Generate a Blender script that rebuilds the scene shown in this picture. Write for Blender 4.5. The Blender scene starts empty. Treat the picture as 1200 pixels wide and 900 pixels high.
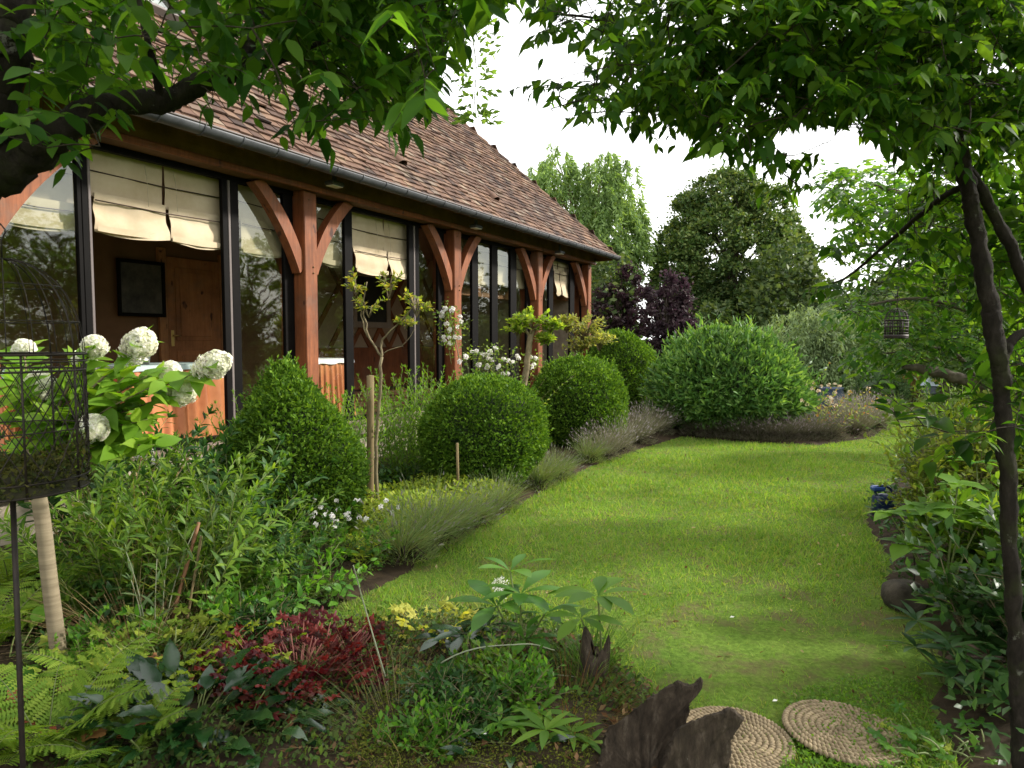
import bpy, math, random
import numpy as np
from mathutils import Vector

# ------------------------------------------------------------------ camera, world, sun, exposure
scene = bpy.context.scene
COL = scene.collection
rng = np.random.default_rng(7)
random.seed(7)

EYE, FPX = 1.6, 820.0
PITCH = math.atan(52 / FPX)
cd = bpy.data.cameras.new('camera')
cam = bpy.data.objects.new('camera', cd)
COL.objects.link(cam)
cam.location = (0, 0, EYE)
cam.rotation_euler = (math.pi / 2 - PITCH, 0, 0)
cd.sensor_width = 36
cd.lens = 36 * FPX / 1200
cd.clip_start, cd.clip_end = 0.05, 2000
cd.dof.use_dof = True
cd.dof.focus_distance = 7.0
cd.dof.aperture_fstop = 9.0
scene.camera = cam

SUN_EL, SUN_AZ = math.radians(28.5), math.radians(11)      # azimuth from +X towards +Y
sdir = Vector((math.cos(SUN_EL) * math.cos(SUN_AZ), math.cos(SUN_EL) * math.sin(SUN_AZ), math.sin(SUN_EL)))
ld = bpy.data.lights.new('sun', 'SUN')
ld.energy = 2.7
ld.angle = math.radians(5.0)
ld.color = (1.0, 0.95, 0.87)
sun = bpy.data.objects.new('sun', ld)
COL.objects.link(sun)
sun.rotation_euler = sdir.to_track_quat('Z', 'Y').to_euler()

w = bpy.data.worlds.new('World')
scene.world = w
w.use_nodes = True
nt = w.node_tree
nt.nodes.clear()
wo = nt.nodes.new('ShaderNodeOutputWorld')
bg = nt.nodes.new('ShaderNodeBackground')
sky = nt.nodes.new('ShaderNodeTexSky')
sky.sky_type = 'NISHITA'
sky.sun_disc = False
sky.sun_elevation = SUN_EL
sky.sun_rotation = math.pi / 2 - SUN_AZ
sky.dust_density = 3.0
tc = nt.nodes.new('ShaderNodeTexCoord')
nz = nt.nodes.new('ShaderNodeTexNoise')
nz.inputs['Scale'].default_value = 2.2
nz.inputs['Detail'].default_value = 5
rp = nt.nodes.new('ShaderNodeValToRGB')
rp.color_ramp.elements[0].position, rp.color_ramp.elements[0].color = 0.25, (0.7, 0.7, 0.7, 1)
rp.color_ramp.elements[1].position, rp.color_ramp.elements[1].color = 0.6, (1, 1, 1, 1)
mx = nt.nodes.new('ShaderNodeMix')
mx.data_type = 'RGBA'
mx.inputs[7].default_value = (12.2, 12.25, 12.1, 1)          # bright thin cloud over the blue
nt.links.new(tc.outputs['Generated'], nz.inputs['Vector'])
nt.links.new(nz.outputs['Fac'], rp.inputs['Fac'])
nt.links.new(rp.outputs['Color'], mx.inputs[0])
nt.links.new(sky.outputs['Color'], mx.inputs[6])
nt.links.new(mx.outputs[2], bg.inputs['Color'])
bg.inputs['Strength'].default_value = 0.085
nt.links.new(bg.outputs['Background'], wo.inputs['Surface'])

vs = scene.view_settings
vs.view_transform, vs.look, vs.gamma, vs.exposure = 'Standard', 'None', 1.0, 1.3
vs.use_curve_mapping = False
scene.render.engine = 'CYCLES'
cy = scene.cycles
cy.max_bounces, cy.diffuse_bounces, cy.glossy_bounces = 6, 3, 3
cy.transmission_bounces, cy.transparent_max_bounces = 4, 8
cy.caustics_reflective = cy.caustics_refractive = False
cy.sample_clamp_indirect = 4.0
cy.use_denoising = True
cy.use_adaptive_sampling = True
cy.adaptive_threshold = 0.006

# ------------------------------------------------------------------ picture <-> place
cp, sp = math.cos(PITCH), math.sin(PITCH)
def ray(x, y):
    a, b = (x - 600) / FPX, (450 - y) / FPX
    return np.array([a, cp + b * sp, b * cp - sp])
def gp(x, y, z=0.0):
    r = ray(x, y); t = (z - EYE) / r[2]
    return np.array([r[0] * t, r[1] * t, z])
def at(x, y, Y):
    r = ray(x, y); t = Y / r[1]
    return np.array([r[0] * t, Y, EYE + r[2] * t])
def proj(P):
    P = np.asarray(P, float)
    d = P - np.array([0, 0, EYE])
    f = d[..., 1] * cp - d[..., 2] * sp
    u = d[..., 1] * sp + d[..., 2] * cp
    f = np.where(f < 0.05, np.nan, f)
    return 600 + FPX * d[..., 0] / f, 450 - FPX * u / f
def inpoly(px, py, poly):
    px, py = np.asarray(px, float), np.asarray(py, float)
    ins = np.zeros(px.shape, bool)
    n = len(poly); j = n - 1
    for i in range(n):
        xi, yi = poly[i][0], poly[i][1]; xj, yj = poly[j][0], poly[j][1]
        if yi != yj:
            c = ((yi > py) != (yj > py)) & (px < (xj - xi) * (py - yi) / (yj - yi) + xi)
            ins ^= c
        j = i
    return ins

# ------------------------------------------------------------------ mesh helpers
class Geo:
    def __init__(s): s.V, s.F, s.n = [], [], 0
    def add(s, V, faces, mi=0, smooth=True):
        V = np.asarray(V, float).reshape(-1, 3)
        for f in faces:
            f = np.asarray(f, int)
            if f.size: s.F.append((f + s.n, mi, smooth))
        s.V.append(V); s.n += len(V)
    def build(s, name, mats, parent=None, base=None):
        me = bpy.data.meshes.new(name)
        V = np.concatenate(s.V) if s.V else np.zeros((0, 3))
        if base is not None: V = V - np.asarray(base)
        lt, li, mi, sm = [], [], [], []
        for f, m, smo in s.F:
            lt.append(np.full(len(f), f.shape[1])); li.append(f.ravel())
            mi.append(np.full(len(f), m)); sm.append(np.full(len(f), smo))
        lt, li, mi, sm = map(np.concatenate, (lt, li, mi, sm))
        me.vertices.add(len(V)); me.vertices.foreach_set('co', V.astype(np.float32).ravel())
        me.loops.add(len(li)); me.loops.foreach_set('vertex_index', li.astype(np.int32))
        me.polygons.add(len(lt))
        me.polygons.foreach_set('loop_start', (np.cumsum(lt) - lt).astype(np.int32))
        me.polygons.foreach_set('loop_total', lt.astype(np.int32))
        me.polygons.foreach_set('material_index', mi.astype(np.int32))
        me.polygons.foreach_set('use_smooth', sm.astype(bool))
        me.update(calc_edges=True)
        for m in (mats if isinstance(mats, (list, tuple)) else [mats]): me.materials.append(m)
        o = bpy.data.objects.new(name, me)
        COL.objects.link(o)
        if parent is not None: o.parent = parent
        return o

def nrm(v):
    v = np.asarray(v, float)
    return v / np.maximum(np.linalg.norm(v, axis=-1, keepdims=True), 1e-9)

def box(g, lo, hi, mi=0, fr=None, jit=0):
    lo, hi = np.asarray(lo, float), np.asarray(hi, float)
    c = np.array([[0,0,0],[1,0,0],[1,1,0],[0,1,0],[0,0,1],[1,0,1],[1,1,1],[0,1,1]], float) * (hi - lo) + lo
    if jit: c = c + rng.normal(0, jit, c.shape)
    if fr is not None: c = fr(c)
    g.add(c, [[[0,3,2,1],[4,5,6,7],[0,1,5,4],[1,2,6,5],[2,3,7,6],[3,0,4,7]]], mi, False)

def bbox(g, lo, hi, r=0.008, mi=0, fr=None, jit=0):
    """box with chamfered edges: 24 verts"""
    lo, hi = np.asarray(lo, float), np.asarray(hi, float)
    r = min(r, *(0.45 * (hi - lo)))
    V, idx = [], {}
    for sx in (0, 1):
        for sy in (0, 1):
            for sz in (0, 1):
                c = np.array([(lo, hi)[sx][0], (lo, hi)[sy][1], (lo, hi)[sz][2]])
                d = np.array([1 - 2 * sx, 1 - 2 * sy, 1 - 2 * sz]) * r
                for ax in range(3):                        # vertex lying on the face normal to axis ax
                    p = c + d; p[ax] = c[ax]
                    idx[(sx, sy, sz, ax)] = len(V); V.append(p)
    V = np.array(V)
    if jit: V = V + rng.normal(0, jit, V.shape)
    Q, T = [], []
    for ax in range(3):
        o = [a for a in range(3) if a != ax]
        for s in (0, 1):
            q = []
            for a, b in ((0,0),(1,0),(1,1),(0,1)):
                k = [0,0,0]; k[ax] = s; k[o[0]] = a; k[o[1]] = b
                q.append(idx[(*k, ax)])
            flip = (s == 0) != (ax == 1)
            Q.append(q[::-1] if flip else q)
        for a in (0, 1):
            for b in (0, 1):
                k0 = [0,0,0]; k0[o[0]] = a; k0[o[1]] = b; k1 = list(k0); k1[ax] = 1
                Q.append([idx[(*k0, o[0])], idx[(*k1, o[0])], idx[(*k1, o[1])], idx[(*k0, o[1])]])
    for sx in (0, 1):
        for sy in (0, 1):
            for sz in (0, 1):
                T.append([idx[(sx, sy, sz, 0)], idx[(sx, sy, sz, 1)], idx[(sx, sy, sz, 2)]])
    if fr is not None: V = fr(V)
    g.add(V, [Q, T], mi, False)

def tube(g, pts, rad, k=6, mi=0, cap=True):
    pts = np.asarray(pts, float); n = len(pts)
    rad = np.broadcast_to(np.asarray(rad, float), (n,))
    tan = nrm(np.gradient(pts, axis=0))
    a = np.array([0, 0, 1.0]) if abs(tan[0][2]) < 0.9 else np.array([1.0, 0, 0])
    X = nrm(np.cross(tan[0], a)); V = []
    ang = np.linspace(0, 2 * math.pi, k, endpoint=False)
    for i in range(n):
        X = nrm(X - tan[i] * np.dot(X, tan[i])); Y = np.cross(tan[i], X)
        V.append(pts[i] + rad[i] * (np.cos(ang)[:, None] * X + np.sin(ang)[:, None] * Y))
    V = np.concatenate(V)
    i = np.arange(n - 1)[:, None] * k; j = np.arange(k)[None]; j2 = (j + 1) % k
    Q = np.stack([i + j, i + j2, i + k + j2, i + k + j], -1).reshape(-1, 4)
    fs = [Q]
    if cap:
        fs += [np.arange(k)[::-1][None], (np.arange(k) + (n - 1) * k)[None]]
    g.add(V, fs, mi, True)

def smooth_path(pts, n=12):
    """Catmull-Rom through the points"""
    P = np.asarray(pts, float)
    P = np.vstack([2 * P[0] - P[1], P, 2 * P[-1] - P[-2]])
    out = []
    for i in range(1, len(P) - 2):
        for t in np.linspace(0, 1, n, endpoint=False):
            a, b, c, d = P[i-1], P[i], P[i+1], P[i+2]
            out.append(0.5 * (2*b + (c-a)*t + (2*a-5*b+4*c-d)*t*t + (3*b-a-3*c+d)*t**3))
    out.append(P[-2])
    return np.array(out)

class Noise:
    def __init__(s, seed, scale=1.0, n=14):
        r = np.random.default_rng(seed)
        s.k = r.normal(0, 1, (n, 3)) * scale * (0.5 + 1.5 * r.random((n, 1)))
        s.p = r.random(n) * 6.28
    def __call__(s, P): return np.sin(np.asarray(P) @ s.k.T + s.p).mean(-1) * 2.0

# leaf shapes: x along the leaf 0..1, y across, z up
def leaf_t(n=4, w=0.5, droop=0.15, fold=0.12, kind='ovate', wave=0.0):
    t = np.linspace(0, 1, n + 1)
    if kind == 'ovate': prof = np.sin(np.pi * t ** 0.75) * (1 - 0.25 * t)
    elif kind == 'lance': prof = np.sin(np.pi * t ** 0.85) ** 0.8
    elif kind == 'blade': prof = (1 - t ** 1.5) * np.minimum(1, 0.6 + 4 * t)
    elif kind == 'obov': prof = np.sin(np.pi * t ** 1.5)
    else: prof = np.sin(np.pi * t)
    if kind != 'blade': prof[0] = 0.02
    prof[-1] = 0.0
    V, F4, F3 = [], [], []
    for i in range(n + 1):
        z = -droop * t[i] ** 2; h = prof[i] * w / 2
        wv = wave * math.sin(i * 2.4)
        if i < n: V += [[t[i], h, z + fold * h * 2 + wv], [t[i], 0, z], [t[i], -h, z + fold * h * 2 - wv]]
        else: V += [[1, 0, z]]
    for i in range(n - 1):
        a = 3 * i
        F4 += [[a, a + 1, a + 4, a + 3], [a + 1, a + 2, a + 5, a + 4]]
    a = 3 * (n - 1)
    F3 += [[a, a + 1, a + 3], [a + 1, a + 2, a + 3]]
    return np.array(V), F4, F3
def quad_t(w=0.5, droop=0.12, fold=0.1):
    return np.array([[0,0,0],[0.45,w/2,fold*w],[1,0,-droop],[0.45,-w/2,fold*w]]), [[0,3,2,1]], []
def strip_t(w=0.05, n=2, droop=0.0):
    t = np.linspace(0, 1, n + 1); V, F4 = [], []
    for i in range(n + 1):
        h = w / 2 * (1 - 0.85 * t[i]); z = -droop * t[i] ** 2
        V += [[t[i], h, z], [t[i], -h, z]]
    for i in range(n): F4.append([2*i, 2*i+1, 2*i+3, 2*i+2])
    return np.array(V), F4, []
def lobed_t(lobes=5, depth=0.3, wave=0.05, seed=0):
    """a rounded lobed leaf (heuchera, geranium), base at origin"""
    r = np.random.default_rng(seed); m = lobes * 4
    a = np.linspace(-2.75, 2.75, m)
    rad = 0.5 * (1 - depth * (0.5 + 0.5 * np.cos(a * lobes * 2 * math.pi / 5.5 + math.pi)) ) * (1 + 0.06 * r.normal(size=m))
    V = [[0.12, 0, 0]]
    ring1 = [[0.42 + 0.5 * rad[i] * math.cos(a[i]), 0.5 * rad[i] * math.sin(a[i]), 0.03 + wave * math.sin(3 * a[i])] for i in range(m)]
    ring2 = [[0.42 + rad[i] * math.cos(a[i]) * 1.1, rad[i] * math.sin(a[i]) * 1.1, -0.04 + wave * 2 * math.sin(5 * a[i] + 1)] for i in range(m)]
    V = [[0.42, 0, 0.0]] + ring1 + ring2
    F3 = [[0, 1 + i, 2 + i] for i in range(m - 1)]
    F4 = [[1 + i, 1 + m + i, 2 + m + i, 2 + i] for i in range(m - 1)]
    return np.array(V), F4, F3

def scatter(g, tm, P, D, N, S, W=None, mi=0, smooth=True):
    """copies of leaf shape tm at P, pointing along D, face towards N, size S, extra width W"""
    T, F4, F3 = tm
    P = np.asarray(P, float).reshape(-1, 3); n = len(P)
    if not n: return
    S = np.broadcast_to(np.asarray(S, float), (n,)); W = np.ones(n) if W is None else np.broadcast_to(W, (n,))
    X = nrm(np.broadcast_to(D, (n, 3))); N = np.broadcast_to(N, (n, 3))
    Y = np.cross(N, X); bad = np.linalg.norm(Y, axis=1) < 1e-3
    if bad.any(): Y[bad] = np.cross(np.array([0.3, 0.9, 0.2]), X[bad])
    Y = nrm(Y); Z = np.cross(X, Y)
    V = P[:, None] + S[:, None, None] * (T[None, :, 0:1] * X[:, None] + (T[None, :, 1:2] * W[:, None, None]) * Y[:, None] + T[None, :, 2:3] * Z[:, None])
    m = len(T); off = (np.arange(n) * m)[:, None, None]
    fs = []
    if len(F4): fs.append((np.asarray(F4)[None] + off).reshape(-1, 4))
    if len(F3): fs.append((np.asarray(F3)[None] + off).reshape(-1, 3))
    g.add(V.reshape(-1, 3), fs, mi, smooth)

def rdir(n, zmin=-1.0, r=None):
    r = r or rng
    z = r.uniform(zmin, 1, n); a = r.uniform(0, 2 * math.pi, n); h = np.sqrt(1 - z * z)
    return np.stack([h * np.cos(a), h * np.sin(a), z], -1)

# ------------------------------------------------------------------ naming
def tag(o, label, cat, group=None, kind=None):
    if label: o['label'] = label
    if cat: o['category'] = cat
    if group: o['group'] = group
    if kind: o['kind'] = kind
    return o
def empty(name, loc, label, cat, group=None):
    o = bpy.data.objects.new(name, None); COL.objects.link(o)
    o.location = loc; o.empty_display_size = 0.2
    return tag(o, label, cat, group)
def dup(root, loc, rz=0.0, sc=1.0, label=None, group=None):
    c = root.copy(); COL.objects.link(c)
    c.location = loc; c.rotation_euler = (0, 0, rz)
    c.scale = (sc, sc, sc) if np.isscalar(sc) else sc
    if label: c['label'] = label
    if group: c['group'] = group
    for ch in list(root.children):
        d = ch.copy(); COL.objects.link(d); d.parent = c
        for gch in ch.children:
            e = gch.copy(); COL.objects.link(e); e.parent = d
    return c

# ------------------------------------------------------------------ materials
def newmat(name):
    m = bpy.data.materials.new(name); m.use_nodes = True
    t = m.node_tree; t.nodes.clear()
    out = t.nodes.new('ShaderNodeOutputMaterial')
    return m, t, out
def nd(t, typ, **kw):
    n = t.nodes.new(typ)
    for k, v in kw.items():
        if hasattr(n, k) and not k[0].isupper(): setattr(n, k, v)
        else: n.inputs[k.replace('_', ' ')].default_value = v
    return n
def ramp(t, stops, fac):
    r = t.nodes.new('ShaderNodeValToRGB'); e = r.color_ramp.elements
    while len(e) < len(stops): e.new(0.5)
    for i, (p, c) in enumerate(stops):
        e[i].position = p; e[i].color = (*c, 1)
    t.links.new(fac, r.inputs['Fac'])
    return r.outputs['Color']
def mixc(t, a, b, fac, mode='MIX'):
    m = t.nodes.new('ShaderNodeMix'); m.data_type = 'RGBA'; m.blend_type = mode
    for s, v in ((6, a), (7, b)):
        if isinstance(v, tuple): m.inputs[s].default_value = (*v, 1)
        else: t.links.new(v, m.inputs[s])
    if isinstance(fac, float): m.inputs[0].default_value = fac
    else: t.links.new(fac, m.inputs[0])
    return m.outputs[2]
def noise(t, scale, detail=4, rough=0.6, coord='Object', stretch=None):
    tcn = t.nodes.new('ShaderNodeTexCoord'); n = t.nodes.new('ShaderNodeTexNoise')
    n.inputs['Scale'].default_value = scale; n.inputs['Detail'].default_value = detail; n.inputs['Roughness'].default_value = rough
    src = tcn.outputs[coord]
    if stretch:
        mp = t.nodes.new('ShaderNodeMapping'); mp.inputs['Scale'].default_value = stretch
        t.links.new(src, mp.inputs['Vector']); src = mp.outputs['Vector']
    t.links.new(src, n.inputs['Vector'])
    return n.outputs['Fac']
def bump(t, h, strength, dist=0.01):
    b = t.nodes.new('ShaderNodeBump'); b.inputs['Strength'].default_value = strength; b.inputs['Distance'].default_value = dist
    t.links.new(h, b.inputs['Height']); return b.outputs['Normal']

def leaf_mat(name, cols, rough=0.5, trans=0.35, spec=0.4, big=0.6, tcol=None):
    """cols: colours spread over the leaves by chance; trans: share of light let through"""
    m, t, out = newmat(name)
    ge = t.nodes.new('ShaderNodeNewGeometry')
    k = len(cols)
    c = ramp(t, [((i + 0.5) / k, cols[i]) for i in range(k)], ge.outputs['Random Per Island'])
    v = ramp(t, [(0.3, (0.72, 0.72, 0.72)), (0.7, (1.22, 1.2, 1.1))], noise(t, big, 3))
    c = mixc(t, c, v, 1.0, 'MULTIPLY')
    c = mixc(t, c, mixc(t, c, (1.35, 1.3, 1.5), 1.0, 'MULTIPLY'), ge.outputs['Backfacing'])
    p = nd(t, 'ShaderNodeBsdfPrincipled', Roughness=rough)
    p.inputs['Specular IOR Level'].default_value = spec * (1.0 if rough < 0.3 else 0.4)
    t.links.new(c, p.inputs['Base Color'])
    tr = t.nodes.new('ShaderNodeBsdfTranslucent')
    tc_ = mixc(t, c, tcol or (1.75, 1.7, 0.55), 1.0, 'MULTIPLY')
    t.links.new(tc_, tr.inputs['Color'])
    ms = t.nodes.new('ShaderNodeMixShader'); ms.inputs['Fac'].default_value = trans
    t.links.new(p.outputs['BSDF'], ms.inputs[1]); t.links.new(tr.outputs['BSDF'], ms.inputs[2])
    t.links.new(ms.outputs['Shader'], out.inputs['Surface'])
    return m
def solid(name, c1, c2=None, scale=6, rough=0.7, bmp=0.0, metal=0.0, stretch=None, detail=5, spec=0.4, island=0.0, dist=0.01):
    m, t, out = newmat(name)
    n = noise(t, scale, detail, 0.65, stretch=stretch)
    c = ramp(t, [(0.32, c1), (0.68, c2 or c1)], n)
    if island:
        ge = t.nodes.new('ShaderNodeNewGeometry')
        v = ramp(t, [(0, (1 - island,) * 3), (1, (1 + island,) * 3)], ge.outputs['Random Per Island'])
        c = mixc(t, c, v, 1.0, 'MULTIPLY')
    p = nd(t, 'ShaderNodeBsdfPrincipled', Roughness=rough, Metallic=metal)
    p.inputs['Specular IOR Level'].default_value = spec
    t.links.new(c, p.inputs['Base Color'])
    if bmp: t.links.new(bump(t, n, bmp, dist), p.inputs['Normal'])
    t.links.new(p.outputs['BSDF'], out.inputs['Surface'])
    return m
# ------------------------------------------------------------------ setting: ground, beds, path
def lawn_material():
    m, t, out = newmat('lawn_turf')
    base = ramp(t, [(0.3, (0.075, 0.145, 0.02)), (0.5, (0.115, 0.195, 0.028)), (0.72, (0.15, 0.215, 0.04))], noise(t, 1.1, 6, 0.7))
    fine = ramp(t, [(0.35, (0.6, 0.62, 0.5)), (0.65, (1.25, 1.2, 1.1))], noise(t, 40, 4, 0.7))
    base = mixc(t, base, fine, 1.0, 'MULTIPLY')
    bare = ramp(t, [(0.48, (0, 0, 0)), (0.62, (1, 1, 1))], noise(t, 3.2, 7, 0.72))
    base = mixc(t, base, (0.13, 0.095, 0.05), mixc(t, bare, (0.75, 0.75, 0.75), 1.0, 'MULTIPLY'))
    p = nd(t, 'ShaderNodeBsdfPrincipled', Roughness=0.95); p.inputs['Specular IOR Level'].default_value = 0.1
    t.links.new(base, p.inputs['Base Color'])
    t.links.new(bump(t, noise(t, 60, 5, 0.8), 0.9, 0.02), p.inputs['Normal'])
    t.links.new(p.outputs['BSDF'], out.inputs['Surface'])
    return m
g = Geo()
xs = np.concatenate([[-400, -100, -30], np.linspace(-14, 22, 60), [40, 100, 400]])
ys = np.concatenate([[-400, -60, -20], np.linspace(-8, 30, 60), [50, 120, 600]])
XX, YY = np.meshgrid(xs, ys)
GN = Noise(3, 0.45)
ZZ = 0.018 * GN(np.stack([XX, YY, 0 * XX], -1)) * ((XX > -14) & (XX < 22) & (YY > -8) & (YY < 30))
nx, ny = len(xs), len(ys)
i, j = np.meshgrid(np.arange(nx - 1), np.arange(ny - 1)); a = (j * nx + i).ravel()
g.add(np.stack([XX, YY, ZZ], -1).reshape(-1, 3), [np.stack([a, a + 1, a + nx + 1, a + nx], -1)])
tag(g.build('lawn', lawn_material()), None, None, kind='structure')

EDGE_L = [(815, 940), (806, 870), (790, 830), (740, 788), (690, 752), (620, 728), (520, 726), (430, 736), (335, 744), (352, 728), (405, 708),
          (482, 672), (492, 655), (560, 622), (640, 575), (690, 548), (740, 530), (800, 512), (870, 519), (960, 523), (1025, 513), (1042, 498)]
BED_L = [tuple(gp(*p)[:2]) for p in EDGE_L] + [(7.0, 17.0), (2.5, 18.5), (-3.0, 8.0), (-7.5, 2.0), (-6, 0.6), (0.55, 0.6)]
EDGE_R = [(1150, 940), (1122, 900), (1092, 840), (1100, 775), (1080, 722), (1036, 690), (1040, 655), (1012, 612), (1022, 588), (1052, 560), (1062, 530), (1085, 504), (1112, 494)]
BED_R = [tuple(gp(*p)[:2]) for p in EDGE_R] + [(11, 14.2), (12, 6), (9, 0.6), (1.75, 0.6)]
soil = solid('garden_soil', (0.018, 0.013, 0.008), (0.055, 0.038, 0.022), 9, 0.95, 0.8, detail=8, spec=0.15, dist=0.03)
def seg_dist(P, poly):
    d = np.full(len(P), 1e9)
    for k in range(len(poly)):
        A, B = np.array(poly[k]), np.array(poly[(k + 1) % len(poly)])
        t_ = np.clip(((P - A) @ (B - A)) / max((B - A) @ (B - A), 1e-9), 0, 1)
        d = np.minimum(d, np.linalg.norm(P - (A + t_[:, None] * (B - A)), axis=1))
    return d
def bed(poly, name, step=0.06, seed=1, rise=0.07):
    P = np.array(poly); lo, hi = P.min(0), P.max(0)
    xs_, ys_ = np.arange(lo[0] - step, hi[0] + step, step), np.arange(lo[1] - step, hi[1] + step, step)
    X_, Y_ = np.meshgrid(xs_, ys_); pts = np.stack([X_.ravel(), Y_.ravel()], -1)
    ins = inpoly(pts[:, 0], pts[:, 1], poly)
    d = seg_dist(pts, poly)
    n1, n2 = Noise(seed, 2.0), Noise(seed + 1, 9.0)
    p3 = np.column_stack([pts, np.zeros(len(pts))])
    z = np.where(ins, 0.008 + rise * np.minimum(1, d / 0.3) + np.minimum(1, d / 0.15) * (0.03 * n1(p3) + 0.014 * n2(p3)), -0.04)
    n_x, n_y = len(xs_), len(ys_)
    ok = ins.reshape(n_y, n_x)
    cell = ok[:-1, :-1] | ok[1:, :-1] | ok[:-1, 1:] | ok[1:, 1:]
    i, j = np.meshgrid(np.arange(n_x - 1), np.arange(n_y - 1)); a = (j * n_x + i)[cell]
    g = Geo(); g.add(np.column_stack([pts, z]), [np.stack([a, a + 1, a + n_x + 1, a + n_x], -1)])
    return tag(g.build(name, soil), None, None, kind='structure')
bed(BED_L, 'flower_bed_ground', 0.07, 1)
bed(BED_R, 'border_ground', 0.08, 5)
g = Geo()
pp = [gp(1030, 484.0), gp(1110, 490.0), gp(1300, 507), gp(1300, 512), gp(1110, 493.2), gp(1030, 487.0)]
for p_ in pp: p_[2] = 0.03
g.add(pp, [[[5, 4, 1, 0], [4, 3, 2, 1]]])
tag(g.build('garden_path', solid('pale_gravel', (0.42, 0.38, 0.3), (0.6, 0.55, 0.46), 30, 0.95, 0.3)), None, None, kind='structure')

# ------------------------------------------------------------------ the house
tA = 430 / FPX
U = nrm(np.array([tA, 1.0, 0])); NV = np.array([U[1], -U[0], 0.0])        # along the front; out of it
r0 = ray(357, 398); H0 = np.array([r0[0] / r0[1] * 8.04, 8.04, 0.0])
def hw(s, e, z): return H0 + np.asarray(s)[..., None] * U + np.asarray(e)[..., None] * NV + np.asarray(z)[..., None] * np.array([0, 0, 1.0])
def hwp(c): c = np.asarray(c, float); return hw(c[..., 0], c[..., 1], c[..., 2])    # (s, e, z) -> world
def fs(x, e=0.0, y=320):
    """distance along the front at which the pixel column x meets the upright plane e"""
    r = ray(x, y); q = H0 + e * NV
    t = (q @ NV) / (r[:2] @ NV[:2])
    return float((r[:2] * t - q[:2]) @ U[:2])
def fz(x, y, e=0.0):
    r = ray(x, y); q = H0 + e * NV
    t = (q @ NV) / (r[:2] @ NV[:2])
    return EYE + r[2] * t
SL = -11.0
HB = tuple(hw(0., 0., 0.))
house = empty('timber_frame_house', HB, 'long brown-tiled house with red timber posts and tall glazed bays', 'house')
def hp(name, g, mats, parent=None, kind=None):
    o = g.build(name, mats, parent or house, HB)
    return o
red_wood = solid('red_oak', (0.20, 0.052, 0.02), (0.36, 0.115, 0.045), 5, 0.62, 0.25, stretch=(1, 1, 1), detail=8, island=0.18)
dark_wood = solid('old_plate_beam', (0.075, 0.036, 0.014), (0.19, 0.095, 0.035), 4, 0.75, 0.3, detail=8)
def wood_grain(name, c1, c2, island=0.15):
    m, t, out = newmat(name)
    n1 = noise(t, 3.0, 8, 0.75, stretch=(9, 9, 0.7)); n2 = noise(t, 2.5, 5, 0.6)
    c = ramp(t, [(0.3, c1), (0.66, c2)], n1)
    c = mixc(t, c, ramp(t, [(0.3, (0.62, 0.6, 0.6)), (0.62, (1.1, 1.1, 1.1))], n2), 1.0, 'MULTIPLY')
    ge = t.nodes.new('ShaderNodeNewGeometry')
    c = mixc(t, c, ramp(t, [(0, (1 - island,) * 3), (1, (1 + island,) * 3)], ge.outputs['Random Per Island']), 1.0, 'MULTIPLY')
    ck = noise(t, 3.0, 6, 0.75, stretch=(26, 26, 0.55))
    c = mixc(t, c, (0.03, 0.010, 0.005), ramp(t, [(0.64, (0, 0, 0)), (0.70, (.85, .85, .85))], ck))
    gw = noise(t, 1.7, 6, 0.75)
    c = mixc(t, c, (0.13, 0.095, 0.07), ramp(t, [(0.52, (0, 0, 0)), (0.72, (.55, .55, .55))], gw))
    kn = noise(t, 7.0, 2, 0.5, stretch=(1, 1, 0.6))
    c = mixc(t, c, (0.05, 0.016, 0.008), ramp(t, [(0.67, (0, 0, 0)), (0.73, (1, 1, 1))], kn))
    p = nd(t, 'ShaderNodeBsdfPrincipled', Roughness=0.6); p.inputs['Specular IOR Level'].default_value = 0.3
    t.links.new(c, p.inputs['Base Color']); t.links.new(bump(t, n1, 0.35, 0.006), p.inputs['Normal'])
    t.links.new(p.outputs['BSDF'], out.inputs['Surface']); return m
red_wood = wood_grain('red_oak_grain', (0.125, 0.038, 0.013), (0.28, 0.09, 0.032))
zinc = solid('weathered_zinc', (0.045, 0.047, 0.052), (0.085, 0.088, 0.095), 5, 0.55, 0.1, metal=0.3, island=0.12)
frame_m = solid('dark_window_metal', (0.0025, 0.002, 0.0018), (0.005, 0.004, 0.0035), 4, 0.6, spec=0.08)
alu = solid('bare_aluminium', (0.13, 0.105, 0.10), (0.16, 0.135, 0.125), 6, 0.5, spec=.2)
stone = solid('pale_limestone', (0.26, 0.22, 0.16), (0.44, 0.38, 0.29), 7, 0.9, 0.5, detail=9)
grey_wood = solid('weathered_sill_board', (0.12, 0.085, 0.06), (0.27, 0.21, 0.16), 4, 0.85, 0.3, stretch=(1, 1, 8), detail=8)
room_m = solid('brown_panelling', (0.12, 0.06, 0.024), (0.18, 0.09, 0.038), 2.5, 0.7)
ceil_m = solid('room_ceiling', (0.16, 0.11, 0.07), (0.2, 0.14, 0.09), 2)
floor_m = solid('room_floor', (0.12, 0.06, 0.03), (0.18, 0.1, 0.05), 3, 0.5)

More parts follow.
